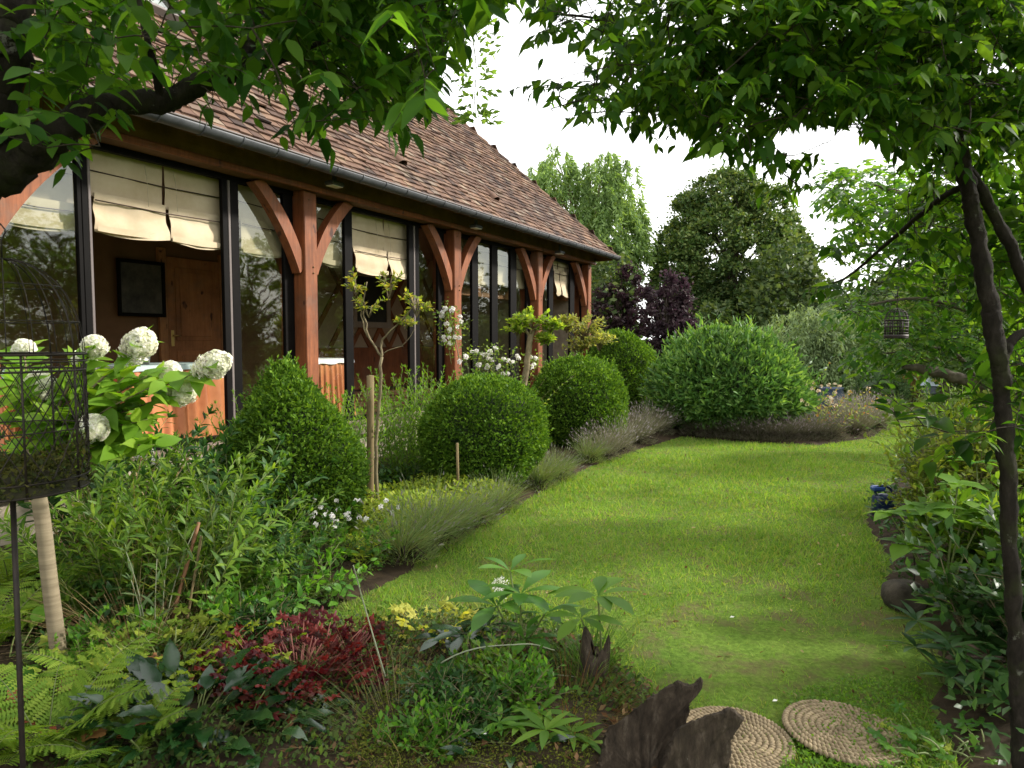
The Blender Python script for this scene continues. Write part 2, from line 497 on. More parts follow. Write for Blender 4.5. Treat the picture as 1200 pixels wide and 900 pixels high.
def glass_mat():
    m, t, out = newmat('window_glass')
    lw = t.nodes.new('ShaderNodeLayerWeight'); lw.inputs['Blend'].default_value = 0.5
    pw = t.nodes.new('ShaderNodeMath'); pw.operation = 'POWER'; pw.inputs[1].default_value = 5.0; t.links.new(lw.outputs['Facing'], pw.inputs[0])
    fr = t.nodes.new('ShaderNodeMath'); fr.operation = 'MULTIPLY_ADD'; fr.inputs[1].default_value = 0.905; fr.inputs[2].default_value = 0.095; t.links.new(pw.outputs[0], fr.inputs[0])
    tr = t.nodes.new('ShaderNodeBsdfTransparent'); tr.inputs['Color'].default_value = (0.80, 0.84, 0.80, 1)
    gl = t.nodes.new('ShaderNodeBsdfGlossy'); gl.inputs['Roughness'].default_value = 0.02
    gl.inputs['Color'].default_value = (0.95, 1, 0.95, 1)
    t.links.new(bump(t, noise(t, 1.6, 2, 0.4), 0.12, 0.03), gl.inputs['Normal'])
    ms = t.nodes.new('ShaderNodeMixShader')
    t.links.new(fr.outputs[0], ms.inputs['Fac']); t.links.new(tr.outputs[0], ms.inputs[1]); t.links.new(gl.outputs[0], ms.inputs[2])
    t.links.new(ms.outputs[0], out.inputs['Surface']); return m
glass = glass_mat()

Z0, ZB, ZT = 0.58, 3.30, 3.56                   # floor, underside and top of the plate beam
SP = [fs(-22), fs(365), fs(537), fs(633.5), fs(691.5)]
S4 = SP[4] + 0.13
# foundation wall, coping, sill board
g = Geo(); bbox(g, (SL, -0.42, -0.1), (S4 + .05, 0.10, Z0 - 0.16), 0.02, fr=hwp); hp('foundation_wall', g, stone)
g = Geo()
s = SL
while s < S4:
    L = rng.uniform(0.9, 1.5); bbox(g, (s, -0.40, Z0 - 0.157), (min(s + L, S4 + .08) - 0.008, 0.2, Z0 - 0.075), 0.012, fr=hwp, jit=0.002); s += L
hp('stone_coping', g, stone)
g = Geo()
for k in range(3): bbox(g, (SL, -0.36 + k * 0.17, Z0 - 0.072), (S4 + 0.03, -0.36 + k * 0.17 + 0.162, Z0 - 0.022 - 0.004 * k), 0.006, fr=hwp)
hp('sill_board', g, grey_wood)
# posts with their braces
for k, s in enumerate(SP + [SP[0] - 3.26, SP[0] - 6.5]):
    g = Geo(); bbox(g, (s - 0.1, -0.20, Z0 - 0.018), (s + 0.1, 0.0, ZB), 0.012, fr=hwp, jit=0.003)
    post = hp('post', g, red_wood)
    g = Geo()
    bbox(g, (s - 0.085, -0.42, Z0 - 0.018), (s + 0.085, -0.203, ZB), 0.006, fr=hwp)
    hp('inner_post', g, red_wood, post)
    for zz in (ZB - 0.10, ZB - 0.86, ZB - 0.93):
        g = Geo(); tube(g, hwp(np.array([[s + (.03 if zz < ZB - .5 else -.03), -.01, zz], [s + (.03 if zz < ZB - .5 else -.03), 0.012, zz]])), .011, 8); hp('peg', g, dark_wood, post)
    for sg in ((-1, 1) if k < 4 or k > 4 else (-1,)):
        if k == 0 and sg < 0: continue
        # curved brace from the post (low) to the beam (high)
        g = Geo(); ln = 0.66 if k != 0 else 0.82
        t_ = np.linspace(0, 1, 13)
        cs = 0.085 + ln * t_ + 0.10 * 4 * t_ * (1 - t_) * -0.55
        cz = ZB - 0.92 + 0.93 * t_ + 0.10 * 4 * t_ * (1 - t_) * 0.55
        ctr = np.stack([cs, cz], -1); tn = nrm(np.gradient(ctr, axis=0)); nn = np.stack([-tn[:, 1], tn[:, 0]], -1)
        wd = 0.062 + 0.01 * np.sin(t_ * 3.1)
        V = []
        for q in range(13):
            for (a_, b_) in ((1, -0.035), (-1, -0.035), (-1, -0.155), (1, -0.155)):
                c2 = ctr[q] + nn[q] * a_ * wd[q]
                V.append([s + sg * max(c2[0], 0.095), b_, min(c2[1], ZB - 0.004)])
        V = hwp(np.array(V)); Q = []
        for q in range(12):
            for b_ in range(4): Q.append([q * 4 + b_, q * 4 + (b_ + 1) % 4, q * 4 + 4 + (b_ + 1) % 4, q * 4 + 4 + b_])
        Q += [[0, 1, 2, 3], [51, 50, 49, 48]]
        if sg < 0: Q = [q_[::-1] for q_ in Q]
        g.add(V, [Q], 0, False)
        hp('brace', g, red_wood)
# plate beam, reddish lower lip, fascia, rafter tails
g = Geo(); bbox(g, (SL, -0.30, ZB), (S4 + 0.06, 0.045, ZT), 0.02, fr=hwp, jit=0.004); hp('plate_beam', g, dark_wood)
g = Geo(); bbox(g, (SL, 0.0455, ZB - 0.012), (S4 + 0.02, 0.085, ZB + 0.055), 0.008, fr=hwp); hp('beam_moulding', g, red_wood)
TH = math.radians(46.5); TT = math.tan(TH)
EE, ZE = 0.50, 3.47                            # eave edge: out from the front, height
SE = fs(721, EE + 0.02, 300)                   # far hip corner along the front
HALF = 4.2                                     # eave to ridge, level
g = Geo()
s = SL + 0.2
while s < SE - 0.3:
    c = np.array([[s, e, z] for e, z in ((0.05, ZT - 0.02), (EE - 0.06, ZE - 0.075), (EE - 0.06, ZE + 0.01), (0.05, ZT + 0.36)) ]
                 + [[s + 0.07, e, z] for e, z in ((0.05, ZT - 0.02), (EE - 0.06, ZE - 0.075), (EE - 0.06, ZE + 0.01), (0.05, ZT + 0.36))])
    g.add(hwp(c), [[[0, 1, 2, 3], [7, 6, 5, 4], [0, 4, 5, 1], [1, 5, 6, 2]]], 0, False); s += 0.48
hp('rafter_tail', g, dark_wood)
# roof body (boarding under the tiles), then the tiles themselves
def roofz(e): return ZE + (EE - e) * TT
def front_end(e): return SE - (EE - e)          # the hip runs at 45 degrees in plan
g = Geo(); BK = EE - 2 * HALF
ro = np.array([[SL, EE - 0.02, roofz(EE) + 0.0], [SE - .02, EE - 0.02, roofz(EE)], [SE - HALF, EE - HALF, roofz(EE - HALF)], [SL, EE - HALF, roofz(EE - HALF)],
               [SE, BK, ZE], [SL, BK, ZE]])
lo_ = ro - np.array([0, 0, 0.05])
g.add(hwp(np.vstack([ro, lo_])), [[[0, 1, 2, 3], [2, 4, 5, 3], [9, 8, 7, 6], [9, 11, 10, 8], [0, 6, 7, 1], [1, 7, 10, 4], [4, 10, 11, 5], [3, 5, 11, 9], [3, 9, 6, 0]], [[1, 4, 2], [7, 8, 10]]], 0, False)
roof = hp('roof', g, dark_wood)
def tile_material():
    m, t, out = newmat('clay_tiles')
    ge = t.nodes.new('ShaderNodeNewGeometry')
    c = ramp(t, [(0.0, (0.045, 0.03, 0.025)), (0.16, (0.082, 0.05, 0.038)), (0.45, (0.12, 0.07, 0.05)), (0.65, (0.145, 0.088, 0.062)), (0.82, (0.18, 0.112, 0.076)), (0.93, (0.12, 0.09, 0.072)), (1.0, (0.23, 0.18, 0.135))], ge.outputs['Random Per Island'])
    c = mixc(t, c, ramp(t, [(0.35, (0.62, 0.62, 0.66)), (0.65, (1.12, 1.08, 1.0))], noise(t, 0.9, 6, 0.7)), 1.0, 'MULTIPLY')
    c = mixc(t, c, (0.26, 0.22, 0.14), ramp(t, [(0.56, (0, 0, 0)), (0.7, (0.55, 0.55, 0.55))], noise(t, 3.5, 8, 0.8)))
    c = mixc(t, c, (0.05, 0.04, 0.035), ramp(t, [(0.60, (0, 0, 0)), (0.72, (0.7, 0.7, 0.7))], noise(t, 9, 6, 0.8)))
    p = nd(t, 'ShaderNodeBsdfPrincipled', Roughness=0.88); p.inputs['Specular IOR Level'].default_value = 0.2
    t.links.new(c, p.inputs['Base Color']); t.links.new(bump(t, noise(t, 45, 4, 0.7), 0.35, 0.008), p.inputs['Normal'])
    t.links.new(p.outputs['BSDF'], out.inputs['Surface']); return m
tiles = tile_material()
def tiled_slope(fr3, width_at, length, tw=0.155, ex=0.115, s_from=None):
    """rows of flat clay tiles; fr3(along, up, out) -> world"""
    g = Geo(); nrow = int(length / ex); sag = Noise(21, 0.8)
    for r_ in range(nrow):
        up = r_ * ex; a0, a1 = width_at(up)
        if s_from is not None: a0 = max(a0, s_from)
        n_ = int((a1 - a0) / tw) + 1
        if n_ < 1: continue
        av = a1 - tw * (np.arange(n_) + 1) - (0.5 * tw if r_ % 2 else 0) + rng.normal(0, 0.006, n_)
        av = av[av > a0 - tw]
        n_ = len(av)
        up_j = up + rng.normal(0, 0.007, n_); tlt = rng.normal(0, 0.0035, (n_, 2)); th_ = 0.016 + rng.random(n_) * 0.005
        lift = np.where(rng.random(n_) < 0.03, rng.uniform(0.005, 0.02, n_), 0)
        P = []
        for (da, du, top) in ((0.002, -0.02, 0), (tw - 0.004, -0.02, 0), (tw - 0.004, ex + 0.03, 0), (0.002, ex + 0.03, 0),
                              (0.002, -0.02, 1), (tw - 0.004, -0.02, 1), (tw - 0.004, ex + 0.03, 1), (0.002, ex + 0.03, 1)):
            o_ = np.where(du < 0, 0.026 + lift, 0.0) + top * th_ + np.where(da > 0.05, tlt[:, 0], tlt[:, 1])
            aa = np.minimum(av + da, a1)
            P.append(np.stack([aa, up_j + du, o_ + 0.012 * sag(np.stack([aa, up_j, 0 * aa], -1))], -1))
        P = np.stack(P, 1).reshape(-1, 3)
        o8 = (np.arange(n_) * 8)[:, None, None]
        g.add(fr3(P), [(np.array([[4, 5, 6, 7], [0, 1, 5, 4], [1, 2, 6, 5], [3, 0, 4, 7]])[None] + o8).reshape(-1, 4)], 0, False)
    return g
cT, sT = math.cos(TH), math.sin(TH)
def front_fr(P): return hwp(np.stack([P[:, 0], EE - P[:, 1] * cT + P[:, 2] * sT, ZE + P[:, 1] * sT + P[:, 2] * cT], -1))
LEN = HALF / cT
g = tiled_slope(front_fr, lambda up: (SL, SE - up * cT), LEN, s_from=-7.5)
hp('roof_tiles', g, tiles, roof)
def hip_fr(P): return hwp(np.stack([SE - P[:, 1] * cT + P[:, 2] * sT, P[:, 0], ZE + P[:, 1] * sT + P[:, 2] * cT], -1))
g = tiled_slope(hip_fr, lambda up: (BK + up * cT, EE - up * cT), LEN, tw=0.31, ex=0.23)
hp('hip_tiles', g, tiles, roof)
g = Geo()                                        # rounded tiles bedded along the hip
nh = 26
for k in range(nh):
    q0, q1 = k / nh * HALF, (k + 1.18) / nh * HALF
    A, B = hwp(np.array([[SE - q0, EE - q0, roofz(EE - q0) + 0.012 + 0.012], [SE - q1, EE - q1, roofz(EE - q1) + 0.012]]))
    ax = nrm(B - A); sd = nrm(np.cross(ax, [0, 0, 1.0])); up = np.cross(sd, ax)
    a_ = np.linspace(-0.15, math.pi + 0.15, 8); V = []
    for P_, r_ in ((A, 0.105), (B, 0.088)):
        for rr in (r_, r_ - 0.014): V += [P_ + sd * math.cos(q) * rr + up * (math.sin(q) * rr * 0.62 - 0.02) for q in a_]
    Q = []
    for q in range(7): Q += [[q, q + 1, 16 + q + 1, 16 + q], [8 + q + 1, 8 + q, 24 + q, 24 + q + 1], [q, 8 + q, 8 + q + 1, q + 1]]
    g.add(V, [Q], 0, True)
hp('hip_ridge', g, tiles, roof)
g = Geo(); bbox(g, (-7.5, EE - HALF - 0.12, roofz(EE - HALF) - 0.02), (SE - HALF + .1, EE - HALF + 0.12, roofz(EE - HALF) + 0.10), 0.05, fr=hwp); hp('ridge_capping', g, tiles, roof)
# two small roof lights, mostly behind the leaves
def roof_light(px, py):
    r = ray(px, py)
    # meet the front slope
    c0 = hwp(np.array([0, EE, ZE])); nn = NV * sT + np.array([0, 0, cT])
    t_ = ((c0 - np.array([0, 0, EYE])) @ nn) / (r @ nn); P = np.array([0, 0, EYE]) + r * t_
    q = P - H0; s_, up_ = q @ U, (P[2] - ZE) / sT
    g = Geo()
    def f(c): return front_fr(np.asarray(c, float).reshape(-1, 3))
    for lo, hi in (((s_ - .3, up_ - .45, 0.02), (s_ - .25, up_ + .45, 0.13)), ((s_ + .25, up_ - .45, 0.02), (s_ + .3, up_ + .45, 0.13)),
                   ((s_ - .2495, up_ - .45, 0.02), (s_ + .2495, up_ - .4, 0.125)), ((s_ - .2495, up_ + .4, 0.02), (s_ + .2495, up_ + .45, 0.125))):
        bbox(g, lo, hi, 0.006, fr=f)
    o = hp('roof_light', g, alu)
    g = Geo(); box(g, (s_ - .248, up_ - .398, 0.06), (s_ + .248, up_ + .398, 0.075), fr=f); hp('pane', g, glass, o)
roof_light(398, 88); roof_light(165, -6)
# two clay vents on the slope
for px, py in ((462, 186), (573, 229)):
    r = ray(px, py); c0 = hwp(np.array([0, EE, ZE])); nn = NV * sT + np.array([0, 0, cT])
    P = np.array([0, 0, EYE]) + r * (((c0 - np.array([0, 0, EYE])) @ nn) / (r @ nn))
    g = Geo(); dn = nrm(NV * cT - np.array([0, 0, sT])); m_ = 10; V = []
    for k, (al, rad) in enumerate(((0.16, 0.095), (-0.22, 0.03))):
        for q in np.linspace(0, math.pi, m_): V.append(P + dn * al + U * math.cos(q) * rad + nn * (math.sin(q) * rad * 0.9 + 0.02))
    V += [P + dn * 0.10 + U * 0.09 + nn * .02, P + dn * 0.10 - U * 0.09 + nn * .02]
    g.add(V, [[[q, q + 1, m_ + q + 1, m_ + q] for q in range(m_ - 1)]], 0, True); hp('vent_tile', g, tiles, roof)
# gutter: half-round zinc lengths with bead and joints, brackets
g = Geo(); s = SL; GC_E, GC_Z, GR = EE + 0.045, ZE - 0.01, 0.078
while s < SE + 0.06:
    s1 = min(s + 0.42, SE + 0.08); V = []; a_ = np.linspace(math.pi, 2 * math.pi, 11)
    for ss in (s, s1 - 0.004):
        for rr in (GR, GR - 0.006): V += [[ss, GC_E + math.cos(q) * rr, GC_Z + math.sin(q) * rr] for q in a_]
    Q = []
    for q in range(10): Q += [[q, q + 1, 22 + q + 1, 22 + q], [11 + q + 1, 11 + q, 33 + q, 33 + q + 1]]
    Q += [[10, 21, 43, 32], [11, 0, 22, 33]]
    g.add(hwp(np.array(V)), [Q], 0, True)
    tube(g, hwp(np.array([[s1 - 0.012, GC_E + math.cos(q) * (GR + 0.004), GC_Z + math.sin(q) * (GR + 0.004)] for q in np.linspace(math.pi, 2 * math.pi, 9)])), 0.006, 5)
    s = s1
    if s1 >= SE + 0.079: break
a_ = np.linspace(math.pi, 2 * math.pi, 11)
g.add(hwp(np.array([[SE + 0.079, GC_E + math.cos(q) * GR, GC_Z + math.sin(q) * GR] for q in a_])), [[list(range(11))]], 0, False)
gut = hp('gutter', g, zinc)
g = Geo(); tube(g, hwp(np.array([[SL, GC_E + GR, GC_Z + 0.004], [SE + 0.08, GC_E + GR, GC_Z + 0.004]])), 0.011, 8); hp('gutter_bead', g, alu, gut)
g = Geo()
c = np.array([[SE - 0.02, EE, ZE - 0.09], [SE - 0.02, BK, ZE - 0.09], [SE - 0.02, BK, ZE - 0.005], [SE - 0.02, EE, ZE - 0.005]])
box(g, (S4 - 0.1, BK + .5, ZT), (S4 + .02, -0.32, ZT + 0.5), fr=hwp); box(g, (SE - 0.05, BK, ZE - 0.10), (SE - 0.022, EE - 0.03, ZE - 0.052), fr=hwp)
hp('hip_fascia', g, dark_wood)
# end wall, back wall, room
g = Geo(); box(g, (S4 - 0.28, BK + 0.5, -0.1), (S4 - 0.03, -0.425, ZT), fr=hwp); hp('end_wall', g, stone)
g = Geo(); box(g, (SL, BK + 0.5, -0.1), (S4 - 0.29, BK + 0.8, ZT), fr=hwp); box(g, (SL - .3, BK + 0.5, -0.1), (SL - 0.004, -0.1, ZT), fr=hwp); hp('rear_wall', g, stone)
EI = -3.6
g = Geo(); box(g, (SL, EI - 0.15, Z0), (S4 - 0.29, EI, ZT - 0.02), fr=hwp); inner = hp('inner_wall', g, room_m)
g = Geo(); box(g, (SL, EI, Z0 - 0.12), (S4 - 0.29, -0.37, Z0 - 0.03), fr=hwp); hp('room_floor', g, floor_m)
g = Geo(); box(g, (SL, EI + .004, ZT - 0.10), (S4 - 0.29, -0.31, ZT - 0.03), fr=hwp); hp('room_ceiling', g, ceil_m)
# inner door with panels, handle; picture; lattice timbering
door_m = wood_grain('brown_door_wood', (0.26, 0.10, 0.034), (0.38, 0.16, 0.058))
da, db = fs(194, EI + .03), fs(256, EI + .03); zt = fz(225, 304, EI + .03)
g = Geo(); bbox(g, (da, EI + .004, Z0 - .02), (db, EI + .05, zt), 0.006, fr=hwp)
dz = [(Z0 + .15, Z0 + .85), (Z0 + 1.0, zt - 0.15)]
for z1, z2 in dz:
    bbox(g, (da + .13, EI + .052, z1), (db - .13, EI + .066, z2), 0.012, fr=hwp)
    bbox(g, (da + .2, EI + .068, z1 + .07), (db - .2, EI + .078, z2 - .07), 0.01, fr=hwp)
door = hp('inner_door', g, door_m)
g = Geo(); hx = da + 0.07
bbox(g, (hx - .025, EI + .052, 1.5), (hx + .025, EI + .06, 1.74), 0.003, fr=hwp); tube(g, hwp(np.array([[hx, EI + .06, 1.66], [hx, EI + .1, 1.66], [hx + .1, EI + .1, 1.655]])), 0.011, 6)
hp('door_handle', g, solid('brass', (0.45, 0.3, 0.1), (0.5, 0.36, 0.14), 5, 0.35, metal=0.9), door)
g = Geo(); bbox(g, (db + .003, EI + .004, Z0 - .02), (db + .13, EI + .06, zt + .12), 0.006, fr=hwp); bbox(g, (da - .13, EI + .004, Z0 - .02), (da - .003, EI + .06, zt + .12), 0.006, fr=hwp)
hp('door_frame', g, wood_grain('honey_wood', (0.3, 0.13, 0.045), (0.42, 0.2, 0.08)), door)
lat_s0, lat_s1 = fs(452, EI + .03), fs(500, EI + .03)
g = Geo(); box(g, (lat_s0 - 2.6, EI + 0.004, Z0), (lat_s1 + 1.2, EI + .02, ZT - .105), fr=hwp)
plaster = hp('plaster_panel', g, solid('pink_beige_plaster', (0.34, 0.24, 0.17), (0.42, 0.31, 0.22), 4, 0.9), inner)
g = Geo()
for k in range(-6, 8):
    for sg in (1, -1):
        sx = lat_s0 - 0.6 + k * 0.62; c = []
        z_a, z_b = Z0 + 0.85, ZT - 0.11
        for e_ in (EI + .021 + (0.004 if sg > 0 else 0), EI + .05 + (0.004 if sg > 0 else 0)):
            c += [[sx, e_, z_a], [sx + .12, e_, z_a], [sx + .12 + sg * (z_b - z_a) * .75, e_, z_b], [sx + sg * (z_b - z_a) * .75, e_, z_b]]
        c = np.array(c); 
        if c[:, 0].min() < lat_s0 - 2.6 or c[:, 0].max() > lat_s1 + 1.2: continue
        g.add(hwp(c), [[[4, 5, 6, 7], [0, 4, 7, 3], [1, 2, 6, 5]]], 0, False)
hp('lattice_timber', g, red_wood, inner)
g = Geo(); bbox(g, (lat_s0 - 2.6, EI + .056, Z0), (lat_s1 + 1.2, EI + .09, Z0 + 0.86), 0.01, fr=hwp); hp('dado_panel', g, red_wood, inner)

# glazing: (left px, right px, what) for each bay, all in the plane e = -0.16
EG = -0.17
frames = [[(93, 98, 'f'), (98.3, 109, 'fa')], [(262, 268, 'f'), (268.5, 271, 'a'), (271.5, 281, 'f')], [(333, 344, 'f')],
          [(404, 413, 'f')], [(479, 484, 'f'), (484.5, 486, 'a'), (486.5, 491, 'f')], [(513, 520, 'f')],
          [(553, 560, 'f')], [(576, 583, 'f')], [(598, 605, 'f')], [(617, 621, 'f')], [(643, 648, 'f')], [(668, 673, 'f')], [(681, 684, 'f')]]
for grp in frames:
    g = Geo(); ga = Geo()
    for a_, b_, k_ in grp:
        s0, s1 = fs(a_, EG), fs(b_, EG)
        if k_ == 'a': bbox(ga, (s0, EG - 0.03, Z0 - .02), (s1, EG + .012, ZB), 0.002, fr=hwp)
        elif k_ == 'fa':
            m_ = s0 + (s1 - s0) * 0.70
            bbox(g, (s0, EG - 0.04, Z0 - .02), (m_ - .001, EG + .01, ZB), 0.004, fr=hwp); bbox(ga, (m_, EG - 0.03, Z0 - .02), (s1, EG + .014, ZB), 0.003, fr=hwp)
        else: bbox(g, (s0, EG - 0.04, Z0 - .02), (s1, EG + .008, ZB), 0.004, fr=hwp)
    o = hp('window_mullion', g, frame_m)
    if ga.n: hp('aluminium_edge', ga, alu, o)
g = Geo()
for k in range(-2, 4):
    a_ = (SP[k] if k >= 0 else SP[0] + 3.26 * k) + 0.102; b_ = (SP[k + 1] if k + 1 >= 0 else SP[0] + 3.26 * (k + 1)) - 0.102
    for z1, z2 in ((ZB - 0.06, ZB - 0.002), (Z0 - 0.02, Z0 + 0.03)):
        g = Geo(); bbox(g, (a_, EG - 0.055, z1), (b_, EG + 0.015, z2), 0.004, fr=hwp); hp('window_rail', g, frame_m)
panes = [(-900, -420), (-400, -30), (-14, 93), (281, 333), (374, 404), (491, 513), (542, 553), (560, 576), (583, 598), (605, 617), (639, 643), (673, 681)]
for a_, b_ in panes:
    g = Geo()
    s0 = fs(a_, EG) if a_ > -100 else SP[0] - 3.26 * (2 if a_ < -800 else 1) + .1
    s1 = fs(b_, EG) if b_ > -25 else SP[0] - 3.26 * (1 if a_ < -800 else 0) - .1
    g.add(hwp(np.array([[s0, EG - .02, Z0 + .028], [s1, EG - .02, Z0 + .028], [s1, EG - .02, ZB - .055], [s0, EG - .02, ZB - .055]])), [[[0, 1, 2, 3]]], 0, False)
    hp('window_pane', g, glass)
# a brown cross-rail behind the third bay's glass, another in the fourth
g = Geo()
for (a_, b_, y1, y2) in ((541, 618, 334, 350), (648, 668, 343, 352)):
    e_ = -0.5; s0, s1 = fs(a_, e_) - .15, fs(b_, e_) + .1
    z2, z1 = fz((a_ + b_) / 2, (y1 + 0), e_), fz((a_ + b_) / 2, y2, e_)
    bbox(g, (s0, e_ - .05, z1), (s1, e_ + .03, z2), 0.008, fr=hwp)
hp('inner_cross_rail', g, wood_grain('brown_rail', (0.2, 0.08, 0.03), (0.3, 0.14, 0.055)))

# ---------------- blinds: canvas in two leaves, folded double below, cords and rods
canvas_m = solid('cream_canvas', (0.46, 0.36, 0.23), (0.57, 0.47, 0.33), 3, 0.9, 0.12, detail=6)
rod_m = solid('blind_rod', (0.05, 0.03, 0.02), (0.07, 0.04, 0.03), 4)
cord_m = solid('blind_cord', (0.5, 0.42, 0.3), None, 4)
cloth = Noise(33, 2.6); cloth2 = Noise(34, 7.0)
def canvas_sheet(g, s0, s1, z_top, z_bot, e, amp, seed, flare=0.0, sag=0.0, nx=26, nz=20, back=0.012):
    X_, Z_ = np.meshgrid(np.linspace(0, 1, nx), np.linspace(0, 1, nz)); a_ = X_.ravel(); v = Z_.ravel()
    s = s0 + (s1 - s0) * a_; z = z_bot + (z_top - z_bot) * v
    P = np.stack([s * 2.0, v * 1.2, np.full_like(s, seed * 3.7)], -1)
    ed = e + amp * (cloth(P) * (1.1 - 0.6 * v) + 0.35 * cloth2(P)) + flare * (1 - v) ** 2
    z = z - sag * np.sin(a_ * 3.14) * (1 - v) + 0.012 * cloth(P * 1.3) * (1 - v)
    i, j = np.meshgrid(np.arange(nx - 1), np.arange(nz - 1)); q = (j * nx + i).ravel(); F = np.stack([q, q + 1, q + nx + 1, q + nx], -1)
    g.add(hwp(np.stack([s, ed, z], -1)), [F]); g.add(hwp(np.stack([s, ed - back * 0.3, z], -1)), [F[:, ::-1]])
def blind(name, pl, pr, bottom, label, e=-0.29, parts=2, split=None, seed=1, drop=0.42, grp=None, open_bay=True, ztop=None):
    s0, s1 = fs(pl, e), fs(pr, e); zb = fz((pl + pr) / 2, bottom, e); zt = ztop or ZB - 0.02
    base = hwp(np.array([(s0 + s1) / 2, e, zb]))
    root = empty(name, base, label, 'blind', grp)
    zf = zb + (zt - zb) * drop                     # where the lower, doubled leaf starts
    edges = [s0, s1] if parts == 1 else [s0, s0 + (s1 - s0) * (split or 0.5), s1]
    for k in range(len(edges) - 1):
        a_, b_ = edges[k] + (0.012 if k else 0), edges[k + 1] - (0.012 if k < len(edges) - 2 else 0)
        g = Geo(); canvas_sheet(g, a_, b_, zt, zf - .03, e - 0.02, 0.026, seed + k); g.build('upper_cloth', canvas_m, root, base)
        g = Geo(); canvas_sheet(g, a_ + (0.01 if k else 0), b_ - (.012 if k == 0 else 0), zf, zb, e + 0.035, 0.042 if open_bay else 0.012, seed + k + 5, flare=0.04 if open_bay else 0.0, sag=0.035)
        canvas_sheet(g, a_ + (0.01 if k else 0), b_ - (.012 if k == 0 else 0), zf, zf - .02, e + 0.02, 0.002, seed + k + 7, nz=3)
        lc = g.build('lower_cloth', canvas_m, root, base)
        g = Geo(); canvas_sheet(g, a_ + .004, b_ - .016, zb + 0.05, zb + 0.002, e + (0.078 if open_bay else 0.056), 0.004, seed + k + 5, sag=0.012, nz=3); g.build('hem', canvas_m, lc, base)
    g = Geo()
    for zz, ee in ((zf + (zt - zf) * 0.48, e - 0.002), (zf - 0.07, e + 0.058)):
        tube(g, hwp(np.array([[s0, ee, zz], [(s0 + s1) / 2, ee, zz - .012], [s1, ee, zz]])), 0.006, 5)
    g.build('rod', rod_m, root, base)
    if open_bay:
        g = Geo()
        for q in (0.36, 0.58, 0.97): tube(g, hwp(np.array([[s0 + (s1 - s0) * q, e + .012, zt], [s0 + (s1 - s0) * (q + .004), e + .05, (zt + zf) / 2], [s0 + (s1 - s0) * q, e + .07, zf - 0.05]])), 0.0028, 4)
        g.build('cord', cord_m, root, base)
    return root
G_B = 'cream canvas blinds behind the front glazing'
blind('canvas_blind', 110, 262, 282, 'large cream canvas blind split in two over the open doorway', seed=1, drop=0.46, split=.52, grp=G_B)
blind('canvas_blind', -14, 92, 264, 'cream blind behind the big far-left window pane near the birdcage', e=-0.31, parts=1, seed=3, drop=0.3, grp=G_B, open_bay=False)
blind('canvas_blind', 281, 333, 299, 'cream blind behind the narrow pane left of the tallest red post', e=-0.31, parts=1, seed=4, drop=0.5, grp=G_B, open_bay=False)
blind('canvas_blind', 374, 404, 310, 'cream blind behind the narrow pane just right of the tallest red post', e=-0.31, parts=1, seed=5, drop=0.5, grp=G_B, open_bay=False)
blind('canvas_blind', 413, 480, 322, 'cream canvas blind split in two above the small rose tree', seed=6, drop=0.42, split=.55, grp=G_B)
blind('canvas_blind', 542, 575, 333, 'cream blind behind the first two panes of the four-pane bay', e=-0.31, parts=1, seed=8, drop=0.6, grp=G_B, open_bay=False)
blind('canvas_blind', 578, 617, 336, 'cream blind behind the last two panes of the four-pane bay', e=-0.31, parts=1, seed=9, drop=0.6, grp=G_B, open_bay=False)
blind('canvas_blind', 648, 669, 346, 'crumpled white blind in the last bay by the house corner', seed=10, parts=2, split=.3, drop=0.7, grp=G_B)

